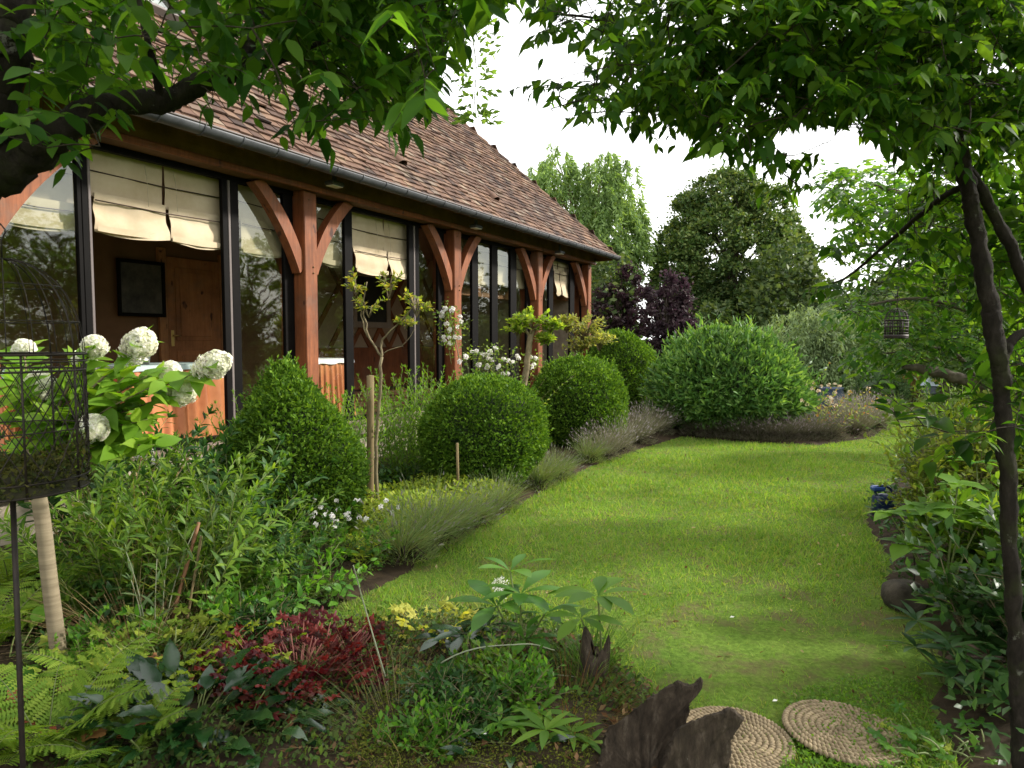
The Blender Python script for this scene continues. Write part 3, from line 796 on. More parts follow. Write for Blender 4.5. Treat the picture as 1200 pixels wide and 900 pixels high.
# ---------------- inside: draped tables, bucket, framed pictures
drape_m = solid('copper_satin', (0.40, 0.12, 0.045), (0.56, 0.22, 0.09), 3, 0.38, spec=0.6)
teal_m = solid('pale_blue_topcloth', (0.30, 0.38, 0.36), (0.42, 0.50, 0.47), 4, 0.8)
white_m = solid('white_topcloth', (0.7, 0.7, 0.68), (0.78, 0.78, 0.75), 4, 0.8)
def table(s0, s1, e0, e1, top, top_m, label):
    base = hwp(np.array([(s0 + s1) / 2, (e0 + e1) / 2, Z0 - .03])); root = empty('draped_table', base, label, 'table', 'draped dining tables inside the windows')
    per = []                                      # rounded rectangle, pleated
    L = [(s0, e0), (s1, e0), (s1, e1), (s0, e1)]
    N_ = 320; q = np.linspace(0, 4, N_, endpoint=False)
    pts = []
    for t_ in q:
        k = int(t_); f = t_ - k; A, B = np.array(L[k]), np.array(L[(k + 1) % 4]); pts.append(A + (B - A) * f)
    pts = np.array(pts); c = pts.mean(0); pl = np.sin(np.arange(N_) * 2 * math.pi / 11 + 0.8 * np.sin(np.arange(N_) * .13))
    g = Geo(); rows = []
    for zz, am, fl in ((top - 0.01, 0.004, 0), (top - .2, 0.014, .01), (top - .5, .02, .02), (Z0 - .028, .026, .035)):
        o_ = nrm(pts - c) * (pl * am + fl)[:, None] + pts; rows.append(np.column_stack([o_, np.full(N_, zz)]))
    V = np.concatenate(rows); i = np.arange(N_); Q = np.concatenate([np.stack([r * N_ + i, r * N_ + (i + 1) % N_, (r + 1) * N_ + (i + 1) % N_, (r + 1) * N_ + i], -1) for r in range(3)])
    g.add(hwp(V), [Q[:, ::-1]]); g.build('pleated_skirt', drape_m, root, base)
    g = Geo(); rows = []
    for zz, ex in ((top + .008, -0.03), (top + .008, 0.0), (top, 0.014), (top - .055, 0.03)):
        o_ = nrm(pts - c) * (ex + (0.012 * np.sin(i * .31) if zz < top - .01 else 0 * i))[:, None] + pts
        rows.append(np.column_stack([o_, np.full(N_, zz) + (0.008 * np.sin(i * .17) if zz < top - .01 else 0)]))
    V = np.concatenate(rows); Q = np.concatenate([np.stack([r * N_ + i, r * N_ + (i + 1) % N_, (r + 1) * N_ + (i + 1) % N_, (r + 1) * N_ + i], -1) for r in range(3)])
    g.add(hwp(V), [Q[:, ::-1], np.arange(N_)[None]]); g.build('top_cloth', top_m, root, base)
    return root
ET = -0.62
table(fs(150, ET), fs(262, ET) - .02, -1.45, ET, 1.335, teal_m, 'table draped in copper cloth with pale blue top, behind the hydrangea flowers')
table(fs(-30, ET), fs(38, ET), -1.45, ET, 1.335, teal_m, 'table draped in copper cloth, glimpsed through the birdcage')
table(fs(370, ET) + 0.02, fs(412, ET), -1.3, ET, 1.335, white_m, 'white-topped draped table just right of the tallest red post')
pc = hwp(np.array([fs(150, -.95) + .1, -0.95, 1.345])); root = empty('wine_bucket', pc, 'shiny metal wine bucket on the table in the open doorway', 'bucket')
g = Geo(); a_ = np.linspace(0, 2 * math.pi, 24, endpoint=False)
V = np.concatenate([np.column_stack([np.cos(a_) * r_, np.sin(a_) * r_, np.full(24, z_)]) for r_, z_ in ((0.0, 0), (.085, 0), (.09, .02), (.11, .2), (.118, .205), (.108, .2), (.085, .03))]) + pc
i = np.arange(24); g.add(V, [np.concatenate([np.stack([r * 24 + i, r * 24 + (i + 1) % 24, (r + 1) * 24 + (i + 1) % 24, (r + 1) * 24 + i], -1) for r in range(6)])])
steel = solid('polished_steel', (0.55, 0.5, 0.45), (0.6, 0.55, 0.5), 3, 0.16, metal=1.0)
g.build('bucket_wall', steel, root, pc)
for sg in (-1, 1):
    g = Geo(); tube(g, pc + np.array([[sg * .1, -.02, .15], [sg * .135, -.02, .16], [sg * .135, .02, .16], [sg * .1, .02, .15]]), .006, 5); g.build('handle', steel, root, pc)
def picture(pl, pr, yt, yb, e, label, fm, im, fw):
    s0, s1 = fs(pl, e), fs(pr, e); z1, z2 = fz((pl + pr) / 2, yb, e), fz((pl + pr) / 2, yt, e)
    base = hwp(np.array([(s0 + s1) / 2, e, z1])); root = empty('wall_picture', base, label, 'picture')
    g = Geo()
    for lo, hi in (((s0, e, z1), (s0 + fw, e + .035, z2)), ((s1 - fw, e, z1), (s1, e + .035, z2)), ((s0 + fw + .001, e, z1), (s1 - fw - .001, e + .033, z1 + fw)), ((s0 + fw + .001, e, z2 - fw), (s1 - fw - .001, e + .033, z2))): bbox(g, lo, hi, .006, fr=hwp)
    g.build('picture_frame', fm, root, base)
    g = Geo(); box(g, (s0 + fw, e + .002, z1 + fw), (s1 - fw, e + .012, z2 - fw), fr=hwp); g.build('picture_sheet', im, root, base)
picture(136, 192, 305, 371, EI + .06, 'dark framed picture on the brown wall left of the inner door', frame_m, solid('dark_print', (0.012, 0.011, 0.01), (0.09, 0.08, 0.06), 5, 0.5), .05)
picture(412, 456, 318, 384, EI + .1, 'dark picture in a wide grey frame on the lattice wall', solid('grey_frame_paint', (0.3, 0.24, 0.2), (0.36, 0.3, 0.25), 5, 0.6), solid('dark_canvas', (0.012, 0.012, 0.012), (0.03, 0.03, 0.028), 3, 0.5), .12)
# ---------------- floodlights and small clips under the eave
flood_glass = solid('lamp_glass', (0.7, 0.7, 0.66), (0.8, 0.8, 0.76), 4, 0.2)
for (px, py, lab) in ((392, 216, 'small floodlight under the eave above the tallest red post'), (558, 266, 'small floodlight under the eave above the second red post'), (656, 296, 'small floodlight under the eave above the third red post')):
    e = 0.26; s_ = fs(px, e, py); z_ = fz(px, py, e); b_ = hwp(np.array([s_, e, z_])); root = empty('floodlight', b_, lab, 'floodlight', 'floodlights under the eave')
    g = Geo(); bbox(g, (s_ - .1, e - .07, z_ - .02), (s_ + .1, e + .07, z_ + .03), .012, fr=hwp); g.build('lamp_housing', zinc, root, b_)
    g = Geo(); bbox(g, (s_ - .085, e - .055, z_ - .03), (s_ + .085, e + .055, z_ - .0205), .004, fr=hwp); g.build('lamp_glass', flood_glass, root, b_)
    g = Geo(); bbox(g, (s_ - .02, e - .02, z_ + .031), (s_ + .02, e + .02, ZE + .06), .004, fr=hwp); g.build('bracket', zinc, root, b_)
# ------------------------------------------------------------------ plant materials
box_m = leaf_mat('box_leaves', [(0.037, 0.085, 0.010), (0.056, 0.126, 0.014), (0.083, 0.171, 0.018), (0.125, 0.218, 0.025)], 0.5, 0.28, 0.22, 1.6)
laurel_m = leaf_mat('long_glossy_leaves', [(0.044, 0.107, 0.027), (0.067, 0.150, 0.036), (0.093, 0.195, 0.043), (0.152, 0.254, 0.068)], 0.45, 0.28, 0.3, 0.9)
bark_dark = solid('dark_twigs', (0.02, 0.014, 0.008), (0.05, 0.036, 0.022), 12, 0.9)
core_m = solid('light_block_core', (0.010, 0.018, 0.006), (0.018, 0.03, 0.009), 12, 0.95)  # dark colour of the added core that stops light inside bushes
peren_m = leaf_mat('perennial_leaves', [(0.053, 0.117, 0.014), (0.075, 0.156, 0.018), (0.105, 0.196, 0.022), (0.149, 0.235, 0.029)], 0.45, 0.35, 0.4)
bright_m = leaf_mat('bright_green_leaves', [(0.070, 0.160, 0.016), (0.100, 0.210, 0.020), (0.140, 0.250, 0.028)], 0.5, 0.4, 0.35)
lime_m = leaf_mat('lime_leaves', [(0.14, 0.22, 0.025), (0.2, 0.28, 0.035), (0.28, 0.33, 0.05)], 0.55, 0.35, 0.3)
yellow_m = leaf_mat('yellow_lobed_leaves', [(0.4, 0.4, 0.07), (0.5, 0.48, 0.12), (0.3, 0.34, 0.05)], 0.55, 0.35, 0.3)
rose_m = leaf_mat('yellowish_rose_leaves', [(0.10, 0.16, 0.025), (0.17, 0.22, 0.035), (0.24, 0.27, 0.05), (0.3, 0.26, 0.06)], 0.5, 0.4, 0.35)
lav_m = leaf_mat('lavender_stems', [(0.102, 0.168, 0.056), (0.145, 0.210, 0.080), (0.187, 0.252, 0.104), (0.170, 0.179, 0.080)], 0.75, 0.2, 0.2)
lavf_m = leaf_mat('faded_lavender_heads', [(0.2, 0.2, 0.16), (0.27, 0.27, 0.22), (0.2, 0.2, 0.12)], 0.8, 0.2, 0.2, tcol=(1, 1, 1))
dry_m = leaf_mat('dry_stems', [(0.16, 0.10, 0.05), (0.26, 0.18, 0.09), (0.34, 0.27, 0.14), (0.12, 0.06, 0.035)], 0.8, 0.2, 0.2, tcol=(1.1, 1, 0.8))
hyd_m = leaf_mat('hydrangea_leaves', [(0.108, 0.220, 0.020), (0.144, 0.275, 0.025), (0.204, 0.330, 0.035)], 0.5, 0.42, 0.35)
hydf_m = leaf_mat('hydrangea_florets', [(0.682, 0.713, 0.525), (0.792, 0.799, 0.688), (0.880, 0.864, 0.850)], 0.7, 0.3, 0.2, tcol=(1, 1, 0.9))
white_f = leaf_mat('white_petals', [(0.78, 0.78, 0.72), (0.82, 0.82, 0.8)], 0.6, 0.3, 0.2, tcol=(1, 1, 0.95))
red_m = leaf_mat('dark_red_leaves', [(0.055, 0.006, 0.010), (0.101, 0.014, 0.016), (0.171, 0.028, 0.022), (0.035, 0.011, 0.008)], 0.45, 0.3, 0.4, tcol=(1.6, 0.6, 0.4))
copper_m = leaf_mat('orange_brown_leaves', [(0.22, 0.06, 0.03), (0.3, 0.10, 0.05), (0.36, 0.2, 0.07), (0.16, 0.05, 0.04)], 0.5, 0.3, 0.35, tcol=(1.4, 1, 0.6))
fern_m = leaf_mat('fern_fronds', [(0.10, 0.19, 0.02), (0.14, 0.24, 0.025), (0.19, 0.28, 0.035)], 0.55, 0.4, 0.3)
gloss_m = leaf_mat('dark_glossy_leaves', [(0.008, 0.034, 0.010), (0.012, 0.048, 0.013), (0.021, 0.065, 0.015)], 0.25, 0.2, 0.6)
mid_m = leaf_mat('broad_green_leaves', [(0.045, 0.135, 0.016), (0.068, 0.176, 0.020), (0.105, 0.230, 0.025)], 0.4, 0.35, 0.45)
moss_m = leaf_mat('moss', [(0.05, 0.068, 0.012), (0.085, 0.105, 0.018), (0.12, 0.13, 0.025)], 0.95, 0.2, 0.1)
grass_m = leaf_mat('grass_blades', [(0.10, 0.205, 0.03), (0.135, 0.245, 0.036), (0.175, 0.28, 0.045), (0.22, 0.25, 0.075)], 0.6, 0.35, 0.25, 0.9)
stem_m = solid('green_stems', (0.09, 0.13, 0.03), (0.14, 0.16, 0.05), 5, 0.6)
pale_bark = solid('pale_banded_bark', (0.13, 0.10, 0.06), (0.27, 0.22, 0.14), 2.2, 0.8, 0.4, stretch=(1, 1, 14), detail=7)
brown_bark = solid('brown_stem', (0.10, 0.075, 0.04), (0.22, 0.18, 0.10), 12, 0.9, 0.4)
stake_m = solid('old_stake', (0.11, 0.08, 0.035), (0.2, 0.15, 0.07), 8, 0.9, 0.3, stretch=(3, 3, 0.6))

T_BOX = quad_t(0.55, 0.05, 0.12)
T_LAN = leaf_t(4, 0.22, 0.28, 0.08, 'lance'); T_LANS = leaf_t(3, 0.24, 0.2, 0.1, 'lance')
T_OV = leaf_t(4, 0.55, 0.18, 0.1, 'ovate'); T_OVS = leaf_t(2, 0.6, 0.12, 0.1, 'ovate')
T_BIG = leaf_t(7, 0.42, 0.3, 0.07, 'lance', 0.008); T_BROAD = leaf_t(7, 0.62, 0.28, 0.08, 'ovate', 0.012)
T_OBOV = leaf_t(7, 0.34, 0.42, 0.06, 'obov')
T_STRIP = strip_t(0.02, 2, 0.1); T_HEAD = quad_t(0.22, 0, 0.1)
T_BLADE = strip_t(0.03, 3, 0.35)
T_LOBE = lobed_t(5, 0.35, 0.04, 1); T_LOBE7 = lobed_t(7, 0.5, 0.06, 2); T_STAR = lobed_t(5, 0.62, 0.03, 3)

def local(o): return None
def part(root, name, g, m):
    return g.build(name, m, root)                    # plants are modelled round their own base

# -------- clipped and rounded bushes
def bush_geo(rx, ry, rz, n, size, tm, seed, lump=0.06, shape=None, outward=0.75, zc=None, up=0.25, cull_below=True, shell=0.12, fine=0.02):
    r = np.random.default_rng(seed); nzf, nz2 = Noise(seed + 50, 1.4), Noise(seed + 51, 6.0)
    zc = rz if zc is None else zc
    d = rdir(int(n), -0.95, r)
    def surf(d, k=1.0):
        f = (1 + lump * nzf(d) + fine * nz2(d)) * k
        P = d * f[:, None] * np.array([rx, ry, rz])
        if shape is not None: P = shape(P, d)
        P[:, 2] += zc
        return P
    P = surf(d, 1 - shell * r.random(len(d)) ** 1.8)
    P = P[P[:, 2] > 0.02]; d = d[:len(P)] if False else nrm((P - np.array([0, 0, zc])) / np.array([rx, ry, rz]) ** 2)
    D = nrm(d * outward + rdir(len(P), -1, r) * 0.75 + np.array([0, 0, up]))
    N = nrm(d * 0.7 + rdir(len(P), -1, r) * 0.8)
    g = Geo(); scatter(g, tm, P, D, N, size * r.uniform(0.6, 1.35, len(P)))
    ds = rdir(260, -.3, r); Ps = surf(ds, .98); okz = Ps[:, 2] > .15
    for p_, d_ in zip(Ps[okz], ds[okz]):
        m = 7; t = np.linspace(0, 1, m)[:, None]; ax = nrm(d_ * .8 + np.array([0, 0, .6]) + r.normal(0, .3, 3)); scatter(g, tm, p_ + ax * size * r.uniform(1.2, 3.0) * t, nrm(ax + rdir(m, -.5, r) * .8), rdir(m, -.2, r), size * r.uniform(.6, 1.1, m))
    # closed dark core added under the leaves to block light
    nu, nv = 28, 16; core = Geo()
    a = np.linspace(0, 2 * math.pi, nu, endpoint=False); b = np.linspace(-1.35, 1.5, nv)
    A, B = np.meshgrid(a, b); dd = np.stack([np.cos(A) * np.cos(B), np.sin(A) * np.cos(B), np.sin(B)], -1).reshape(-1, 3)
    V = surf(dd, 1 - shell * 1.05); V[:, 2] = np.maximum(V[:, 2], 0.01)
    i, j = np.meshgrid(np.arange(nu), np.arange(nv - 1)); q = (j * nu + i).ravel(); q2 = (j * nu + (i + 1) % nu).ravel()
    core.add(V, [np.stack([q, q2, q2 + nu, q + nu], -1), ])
    return g, core
def bush(name, label, cat, loc, mat, rot=0, grp=None, **kw):
    g, core = bush_geo(**kw); root = empty(name, loc, label, cat, grp); root.rotation_euler[2] = rot
    f = part(root, 'foliage', g, mat); part(f if False else root, 'twigs', core, core_m)  # the twigs part here is the added light-blocking core
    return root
GB = 'clipped box balls along the house'
bush('box_ball', 'clipped round box ball nearest the camera, beside the thin stake', 'bush', gp(566, 574) , box_m, grp=GB, rx=.66, ry=.66, rz=.62, n=34000, size=.036, tm=T_BOX, seed=11, lump=.09, zc=.60, shell=.16, fine=.07)
bush('box_ball', 'clipped round box ball in the middle, with a slim rose stem at its left', 'bush', gp(679, 524), box_m, grp=GB, rx=.74, ry=.72, rz=.70, n=34000, size=.042, tm=T_BOX, seed=12, lump=.10, zc=.66, shell=.16, fine=.07)
bush('box_ball', 'tall rounded box bush farthest along the house, by the last red post', 'bush', gp(727, 488), box_m, grp=GB, rx=.76, ry=.74, rz=.9, n=30000, size=.05, tm=T_BOX, seed=13, lump=.09, zc=.82, shell=.16, fine=.07)
def cone_shape(P, d):
    t = np.clip((P[:, 2] + 0.7) / 1.4, 0, 1); k = 1.12 - 0.80 * t ** 1.9
    Q = P.copy(); Q[:, 0] *= k * 1.12; Q[:, 1] *= k * 1.12; Q[:, 0] -= 0.09 * t ** 1.5; return Q
bush('box_cone', 'dark green box bush clipped to a pointed cone in front of the red post', 'bush', gp(350, 640), box_m, rx=.5, ry=.5, rz=.72, n=36000, size=.034, tm=T_BOX, seed=14, lump=.10, zc=.70, shape=cone_shape, shell=.16, fine=.06)
def dome(P, d): Q = P.copy(); Q[:, 2] = np.where(Q[:, 2] > 0, Q[:, 2], Q[:, 2] * .5); Q[:, :2] *= (1.0 + 0.08 * (1 - np.clip(Q[:, 2:3] / .9, 0, 1))); return Q
bush('laurel_bush', 'big rounded leafy evergreen bush beyond the lawn by the house corner', 'bush', at(850, 500, 12.0) * [1, 1, 0], laurel_m, rx=1.22, ry=1.15, rz=1.12, n=26000, size=.125, tm=leaf_t(3, 0.28, 0.2, 0.08, 'lance'), seed=15, lump=.08, zc=.60, shape=dome, shell=.13, up=.45, outward=.9, fine=.05)

lb = [o for o in COL.objects if o.name == 'laurel_bush'][0]
r = np.random.default_rng(16); n = 70; d = rdir(n, .15, r); Ps = d * np.array([1.22, 1.15, 1.12]) * (1 + .08 * Noise(65, 1.4)(d))[:, None] * .98 + [0, 0, .6]; g = Geo()
for k in range(n):
    m = 9; t = np.linspace(.1, 1, m)[:, None]; ax = nrm(d[k] * .6 + [0, 0, .8] + r.normal(0, .2, 3)); Q = Ps[k] + ax * .12 * t * r.uniform(.6, 1.3); scatter(g, T_LANS, Q, nrm(ax * .9 + rdir(m, -.5, r) * .7), rdir(m, .1, r), .10 * r.uniform(.7, 1.2, m))
part(lb, 'sprays', g, laurel_m)

# -------- upright leafy perennials
def stems_geo(h, n, spread, tm, ll, gap, ang=55, seed=0, arch=.15, start=.15, tip=True, sr=.004, per=1, taper=.5):
    r = np.random.default_rng(seed); gs, gl = Geo(), Geo()
    for k in range(n):
        a = r.uniform(0, 6.28); q = spread * math.sqrt(r.random()); hh = h * r.uniform(.7, 1.08)
        b0 = np.array([math.cos(a) * q * .5, math.sin(a) * q * .5, -.02]); lean = np.array([math.cos(a), math.sin(a), 0]) * q * r.uniform(.5, 1.2) + r.normal(0, .03, 3) * [1, 1, 0]
        t = np.linspace(0, 1, 8)[:, None]; pts = b0 + lean * t ** 1.6 + np.array([0, 0, hh]) * (t - arch * .3 * t ** 3) + np.array([math.cos(a), math.sin(a), 0]) * arch * hh * t ** 3 * .5
        tube(gs, pts, np.linspace(sr, sr * .45, 8), 4)
        m = max(3, int(hh / gap)); tt = np.linspace(start, 1, m); idx = tt * 7; i0 = np.minimum(idx.astype(int), 6); f = (idx - i0)[:, None]
        P = pts[i0] * (1 - f) + pts[i0 + 1] * f; T = nrm(pts[i0 + 1] - pts[i0])
        for p_ in range(per):
            ph = np.arange(m) * 2.4 + p_ * 6.28 / per + r.random() * 6 + r.normal(0, .25, m)
            sx = nrm(np.cross(T, [0.2, 0.1, 1.0]) + 1e-6); sy = np.cross(T, sx)
            out = sx * np.cos(ph)[:, None] + sy * np.sin(ph)[:, None]
            an = np.radians(ang) * (1 - .45 * tt) * r.uniform(.8, 1.25, m)
            D = T * np.cos(an)[:, None] + out * np.sin(an)[:, None]
            scatter(gl, tm, P, D, nrm(T + .25 * out), ll * (1 - taper * tt ** 2) * r.uniform(.75, 1.2, m))
        if tip:
            D = nrm(T[-1] + rdir(5, -.2, r) * .7); scatter(gl, tm, np.repeat(pts[-1:], 5, 0), D, rdir(5, .3, r), ll * .45)
    return gs, gl
def stem_plant(name, label, cat, loc, lm, grp=None, sm=None, rot=0, **kw):
    gs, gl = stems_geo(**kw); root = empty(name, loc, label, cat, grp); root.rotation_euler[2] = rot
    part(root, 'stem', gs, sm or stem_m); part(root, 'foliage', gl, lm); return root
def flowers_on(root, pts, rad, n, mat, seed, size=.014, name='flower_head', sq=1.0):
    r = np.random.default_rng(seed)
    for p_ in pts:
        d = rdir(n, -.6, r); P = np.asarray(p_) + d * rad * np.array([1, 1, sq]) * r.uniform(.75, 1.05, (n, 1)); g = Geo()
        sx = nrm(np.cross(d, [0.3, 0.2, 0.9])); sy = np.cross(d, sx)
        for k in range(4):
            q = k * math.pi / 2 + r.uniform(0, 1.5, n); D = nrm(sx * np.cos(q)[:, None] + sy * np.sin(q)[:, None] + d * .25)
            scatter(g, quad_t(.9, .05, .05), P, D, d, size * r.uniform(.8, 1.2, n))
        part(root, name, g, mat)

kinds = []
A_ = stem_plant('willow_leaf_perennial', 'tall plant with narrow bright green leaves on upright stems by the house', 'plant', gp(470, 575), bright_m, grp='upright narrow-leaved plants', h=1.15, n=24, spread=.36, tm=T_LANS, ll=.10, gap=.032, ang=55, seed=21, arch=.12)
for (x, y, s_, rz, lab) in ((384, 590, .95, 1.2, 0), (402, 600, 1.0, 2.2, 0), (490, 560, 1.05, 3.3, 0), (462, 556, 1.1, 4.4, 0), (396, 575, .95, 0.3, 0), (502, 548, 1.1, 1.9, 0), (300, 600, .95, 5.3, 0)):
    dup(A_, gp(x, y), rz, s_)
B_ = stem_plant('leafy_perennial', 'dense leafy perennial with dark narrow leaves below the hydrangea', 'plant', gp(215, 740), peren_m, grp='dark leafy perennials in the left bed', h=.95, n=24, spread=.5, tm=T_LAN, ll=.125, gap=.04, ang=62, seed=22, arch=.25, per=2)
for (x, y, s_, rz) in ((130, 735, .9, 1.0), (262, 690, 1.0, 2.1), (105, 690, 1.1, 5.1), (205, 665, 1.12, 2.9), (300, 715, .66, 4.2)):
    dup(B_, gp(x, y), rz, s_)
dark_m = leaf_mat('dark_bed_leaves', [(0.018, 0.058, 0.013), (0.028, 0.08, 0.018), (0.042, 0.105, 0.022)], 0.45, 0.3, 0.4)
grey_m = leaf_mat('grey_green_leaves', [(0.10, 0.16, 0.07), (0.14, 0.20, 0.09), (0.07, 0.12, 0.045)], 0.6, 0.35, 0.3)
D_ = stem_plant('dark_leafy_perennial', 'dense dark green leafy plant in the middle of the left bed', 'plant', gp(275, 672), dark_m, grp='dark green plants of the left bed', h=.98, n=18, spread=.5, tm=leaf_t(4, .32, .3, .1, 'lance'), ll=.14, gap=.05, ang=66, seed=26, arch=.25, per=2)
for (x, y, s_, rz) in ((150, 665, 1.1, 1.1), (235, 652, 1.05, 3.9), (332, 705, .6, 1.7), (110, 655, 1.1, 2.4)): dup(D_, gp(x, y), rz, s_)
stem_plant('grey_stalk_plant', 'sparse grey-green stalks with pointed leaves rising left of the two canes', 'plant', gp(180, 765), grey_m, h=.62, n=5, spread=.18, tm=T_LAN, ll=.11, gap=.07, ang=50, seed=27, arch=.1, sm=solid('grey_stalks', (.2, .22, .14), (.28, .28, .18), 5))
stem_plant('grey_stalk_plant', 'tall pale stalk plant with drooping leaves right of the two canes', 'plant', gp(258, 735), grey_m, h=.9, n=5, spread=.2, tm=T_LAN, ll=.12, gap=.07, ang=60, seed=28, arch=.25)
stem_plant('bronze_stalk_plant', 'thin brownish seed stalks standing in the left bed by the stone coping', 'plant', gp(140, 700), dry_m, h=1.0, n=14, spread=.4, tm=T_LANS, ll=.06, gap=.06, ang=45, seed=29, arch=.15, sm=brown_bark)
C_ = stem_plant('broad_leaf_perennial', 'low plant with broad green leaves at the edge of the left bed', 'plant', gp(290, 745), mid_m, grp='broad-leaved plants edging the left bed', h=.42, n=12, spread=.25, tm=T_OV, ll=.10, gap=.05, ang=70, seed=23, arch=.2)
for (x, y, s_, rz) in ((318, 735, .9, 1.3), (350, 715, .9, 2.7), (385, 705, .85, .7), (262, 752, .9, 3.9), (232, 765, .85, 5.0), (372, 680, 1.0, 2.0), (425, 668, .9, 4.1)):
    dup(C_, gp(x, y), rz, s_)
# phlox with white heads under the hydrangea
ph = stem_plant('white_phlox', 'leafy plant with small white flower heads below the stone coping', 'plant', gp(190, 640), peren_m, h=.98, n=9, spread=.28, tm=T_LAN, ll=.12, gap=.045, ang=60, seed=25, arch=.2)
L0 = np.array(ph.location)
flowers_on(ph, [at(165, 535, L0[1]) - L0, at(180, 541, L0[1] - .1) - L0, at(172, 530, L0[1] + .1) - L0], .045, 40, white_f, 3, .016)
# dry grass and dead stalks
def tuft_geo(n, h, spread, seed, droop=.5, wd=.012, bend=.6, nseg=4):
    r = np.random.default_rng(seed); g = Geo(); a = r.uniform(0, 6.28, n); q = spread * .4 * np.sqrt(r.random(n))
    P = np.column_stack([np.cos(a) * q, np.sin(a) * q, np.zeros(n) - .01]); D = nrm(np.column_stack([np.cos(a), np.sin(a), np.zeros(n)]) * bend * r.uniform(.1, 1.1, (n, 1)) + np.array([0, 0, 1.0]) + r.normal(0, .1, (n, 3)))
    N = nrm(np.array([0, 0, 1.0]) + np.column_stack([-np.cos(a), -np.sin(a), 0 * a]) * .8)
    tm = strip_t(wd / h, nseg, droop); scatter(g, tm, P, D, N, h * r.uniform(.5, 1.1, n)); return g
def tuft(name, label, cat, loc, mat, grp=None, **kw):
    root = empty(name, loc, label, cat, grp); part(root, 'blades', tuft_geo(**kw), mat); return root
tuft('dry_grass_clump', 'clump of dry brown arching stems beside the leafy perennials', 'grass clump', gp(160, 770), dry_m, n=260, h=.5, spread=.42, seed=4, wd=.006, bend=.9)
tuft('dry_grass_clump', 'smaller clump of dry brown stalks left of the two canes', 'grass clump', gp(245, 748), dry_m, n=150, h=.42, spread=.25, seed=5, wd=.006, bend=.6)
for (x, y, h_, sd, lab) in ((225, 720, .8, 61, 'tall arching green grass around the two canes'), (165, 705, .85, 62, 'tall fine grass at the left between the dark leafy plants'), (315, 690, .6, 63, 'fine grass in front of the pointed box bush')):
    tuft('tall_grass', lab, 'grass clump', gp(x, y), leaf_mat('tall_grass_%d' % sd, [(.07, .13, .03), (.11, .18, .04), (.18, .2, .07), (.2, .16, .08)], .6, .35, .25), n=200, h=h_, spread=.4, seed=sd, wd=.007, bend=.7)
tuft('ornamental_grass', 'dark tufted grass with a reddish base in front of the small tree stump', 'grass clump', gp(668, 852), leaf_mat('red_based_grass', [(0.07, .10, .02), (.10, .13, .03), (.16, .10, .04), (.13, .06, .03)], .7, .3, .2), n=700, h=.26, spread=.42, seed=6, wd=.006, bend=.95)
tuft('ornamental_grass', 'fresh green grass tuft standing against the small tree stump', 'grass clump', gp(690, 800), leaf_mat('fresh_grass', [(.07, .15, .03), (.10, .2, .04)], .6, .4, .2), n=220, h=.36, spread=.2, seed=7, wd=.006, bend=.4)
tuft('ornamental_grass', 'pale wispy grass tuft on the lawn edge behind the yellow leaves', 'grass clump', gp(538, 740), leaf_mat('pale_grass', [(.17, .2, .08), (.26, .24, .12)], .7, .3, .2), n=160, h=.2, spread=.25, seed=8, wd=.004, bend=.8)
tuft('dry_grass_clump', 'reddish-brown dead stems along the lawn edge behind the dark-red clump', 'grass clump', gp(455, 772), leaf_mat('red_brown_stalks', [(.12, .045, .025), (.18, .08, .04), (.09, .05, .03), (.24, .15, .07)], .8, .2, .2, tcol=(1, .8, .5)), n=420, h=.2, spread=.6, seed=64, wd=.006, bend=1.0)
tuft('dry_grass_clump', 'dull brown withered stems left of the large-leaved plants', 'grass clump', gp(545, 812), leaf_mat('dull_brown_stalks', [(.12, .07, .035), (.18, .13, .06), (.1, .1, .04)], .8, .2, .2, tcol=(1, .8, .5)), n=260, h=.17, spread=.45, seed=65, wd=.005, bend=1.1)
tuft('ornamental_grass', 'thin brownish grass in the near bed right of the dark-red clump', 'grass clump', gp(430, 825), leaf_mat('brownish_grass', [(.13, .11, .05), (.2, .16, .07), (.09, .11, .04)], .8, .3, .2), n=300, h=.3, spread=.5, seed=19, wd=.004, bend=1.1)
tuft('ornamental_grass', 'thin grey-green grass in the bottom of the bed among the weeds', 'grass clump', gp(470, 880), leaf_mat('grey_grass', [(.10, .13, .05), (.17, .18, .09), (.2, .16, .08)], .7, .3, .2), n=260, h=.34, spread=.5, seed=9, wd=.005, bend=1.1)
for k, (x0, y0, x1, y1, lab) in enumerate(((193, 756, 233, 612, 'thicker brown garden cane leaning in the left bed'), (214, 756, 236, 628, 'thin pale garden cane crossing the thicker one'))):
    A, Bp = gp(x0, y0), at(x1, y1, gp(x0, y0)[1] + .12); g = Geo(); pts = A + (Bp - A) * np.linspace(0, 1, 9)[:, None]; tube(g, pts - A, [.009 - .003 * k + (.002 if i % 2 else 0) for i in range(9)], 6)
    o = g.build('garden_cane', stake_m if k else solid('red_cane', (.12, .05, .025), (.22, .11, .05), 8, .7)); o.location = A; tag(o, lab, 'cane')
A = gp(535, 572); g = Geo(); tube(g, np.array([[0, 0, -.05], [0.005, 0, .3], [0, 0, .62]]), [.016, .015, .014], 6); o = g.build('garden_stake', stake_m); o.location = at(536, 566, 6.6) * [1, 1, 0]; tag(o, 'thin wooden stake in front of the nearest box ball', 'stake')

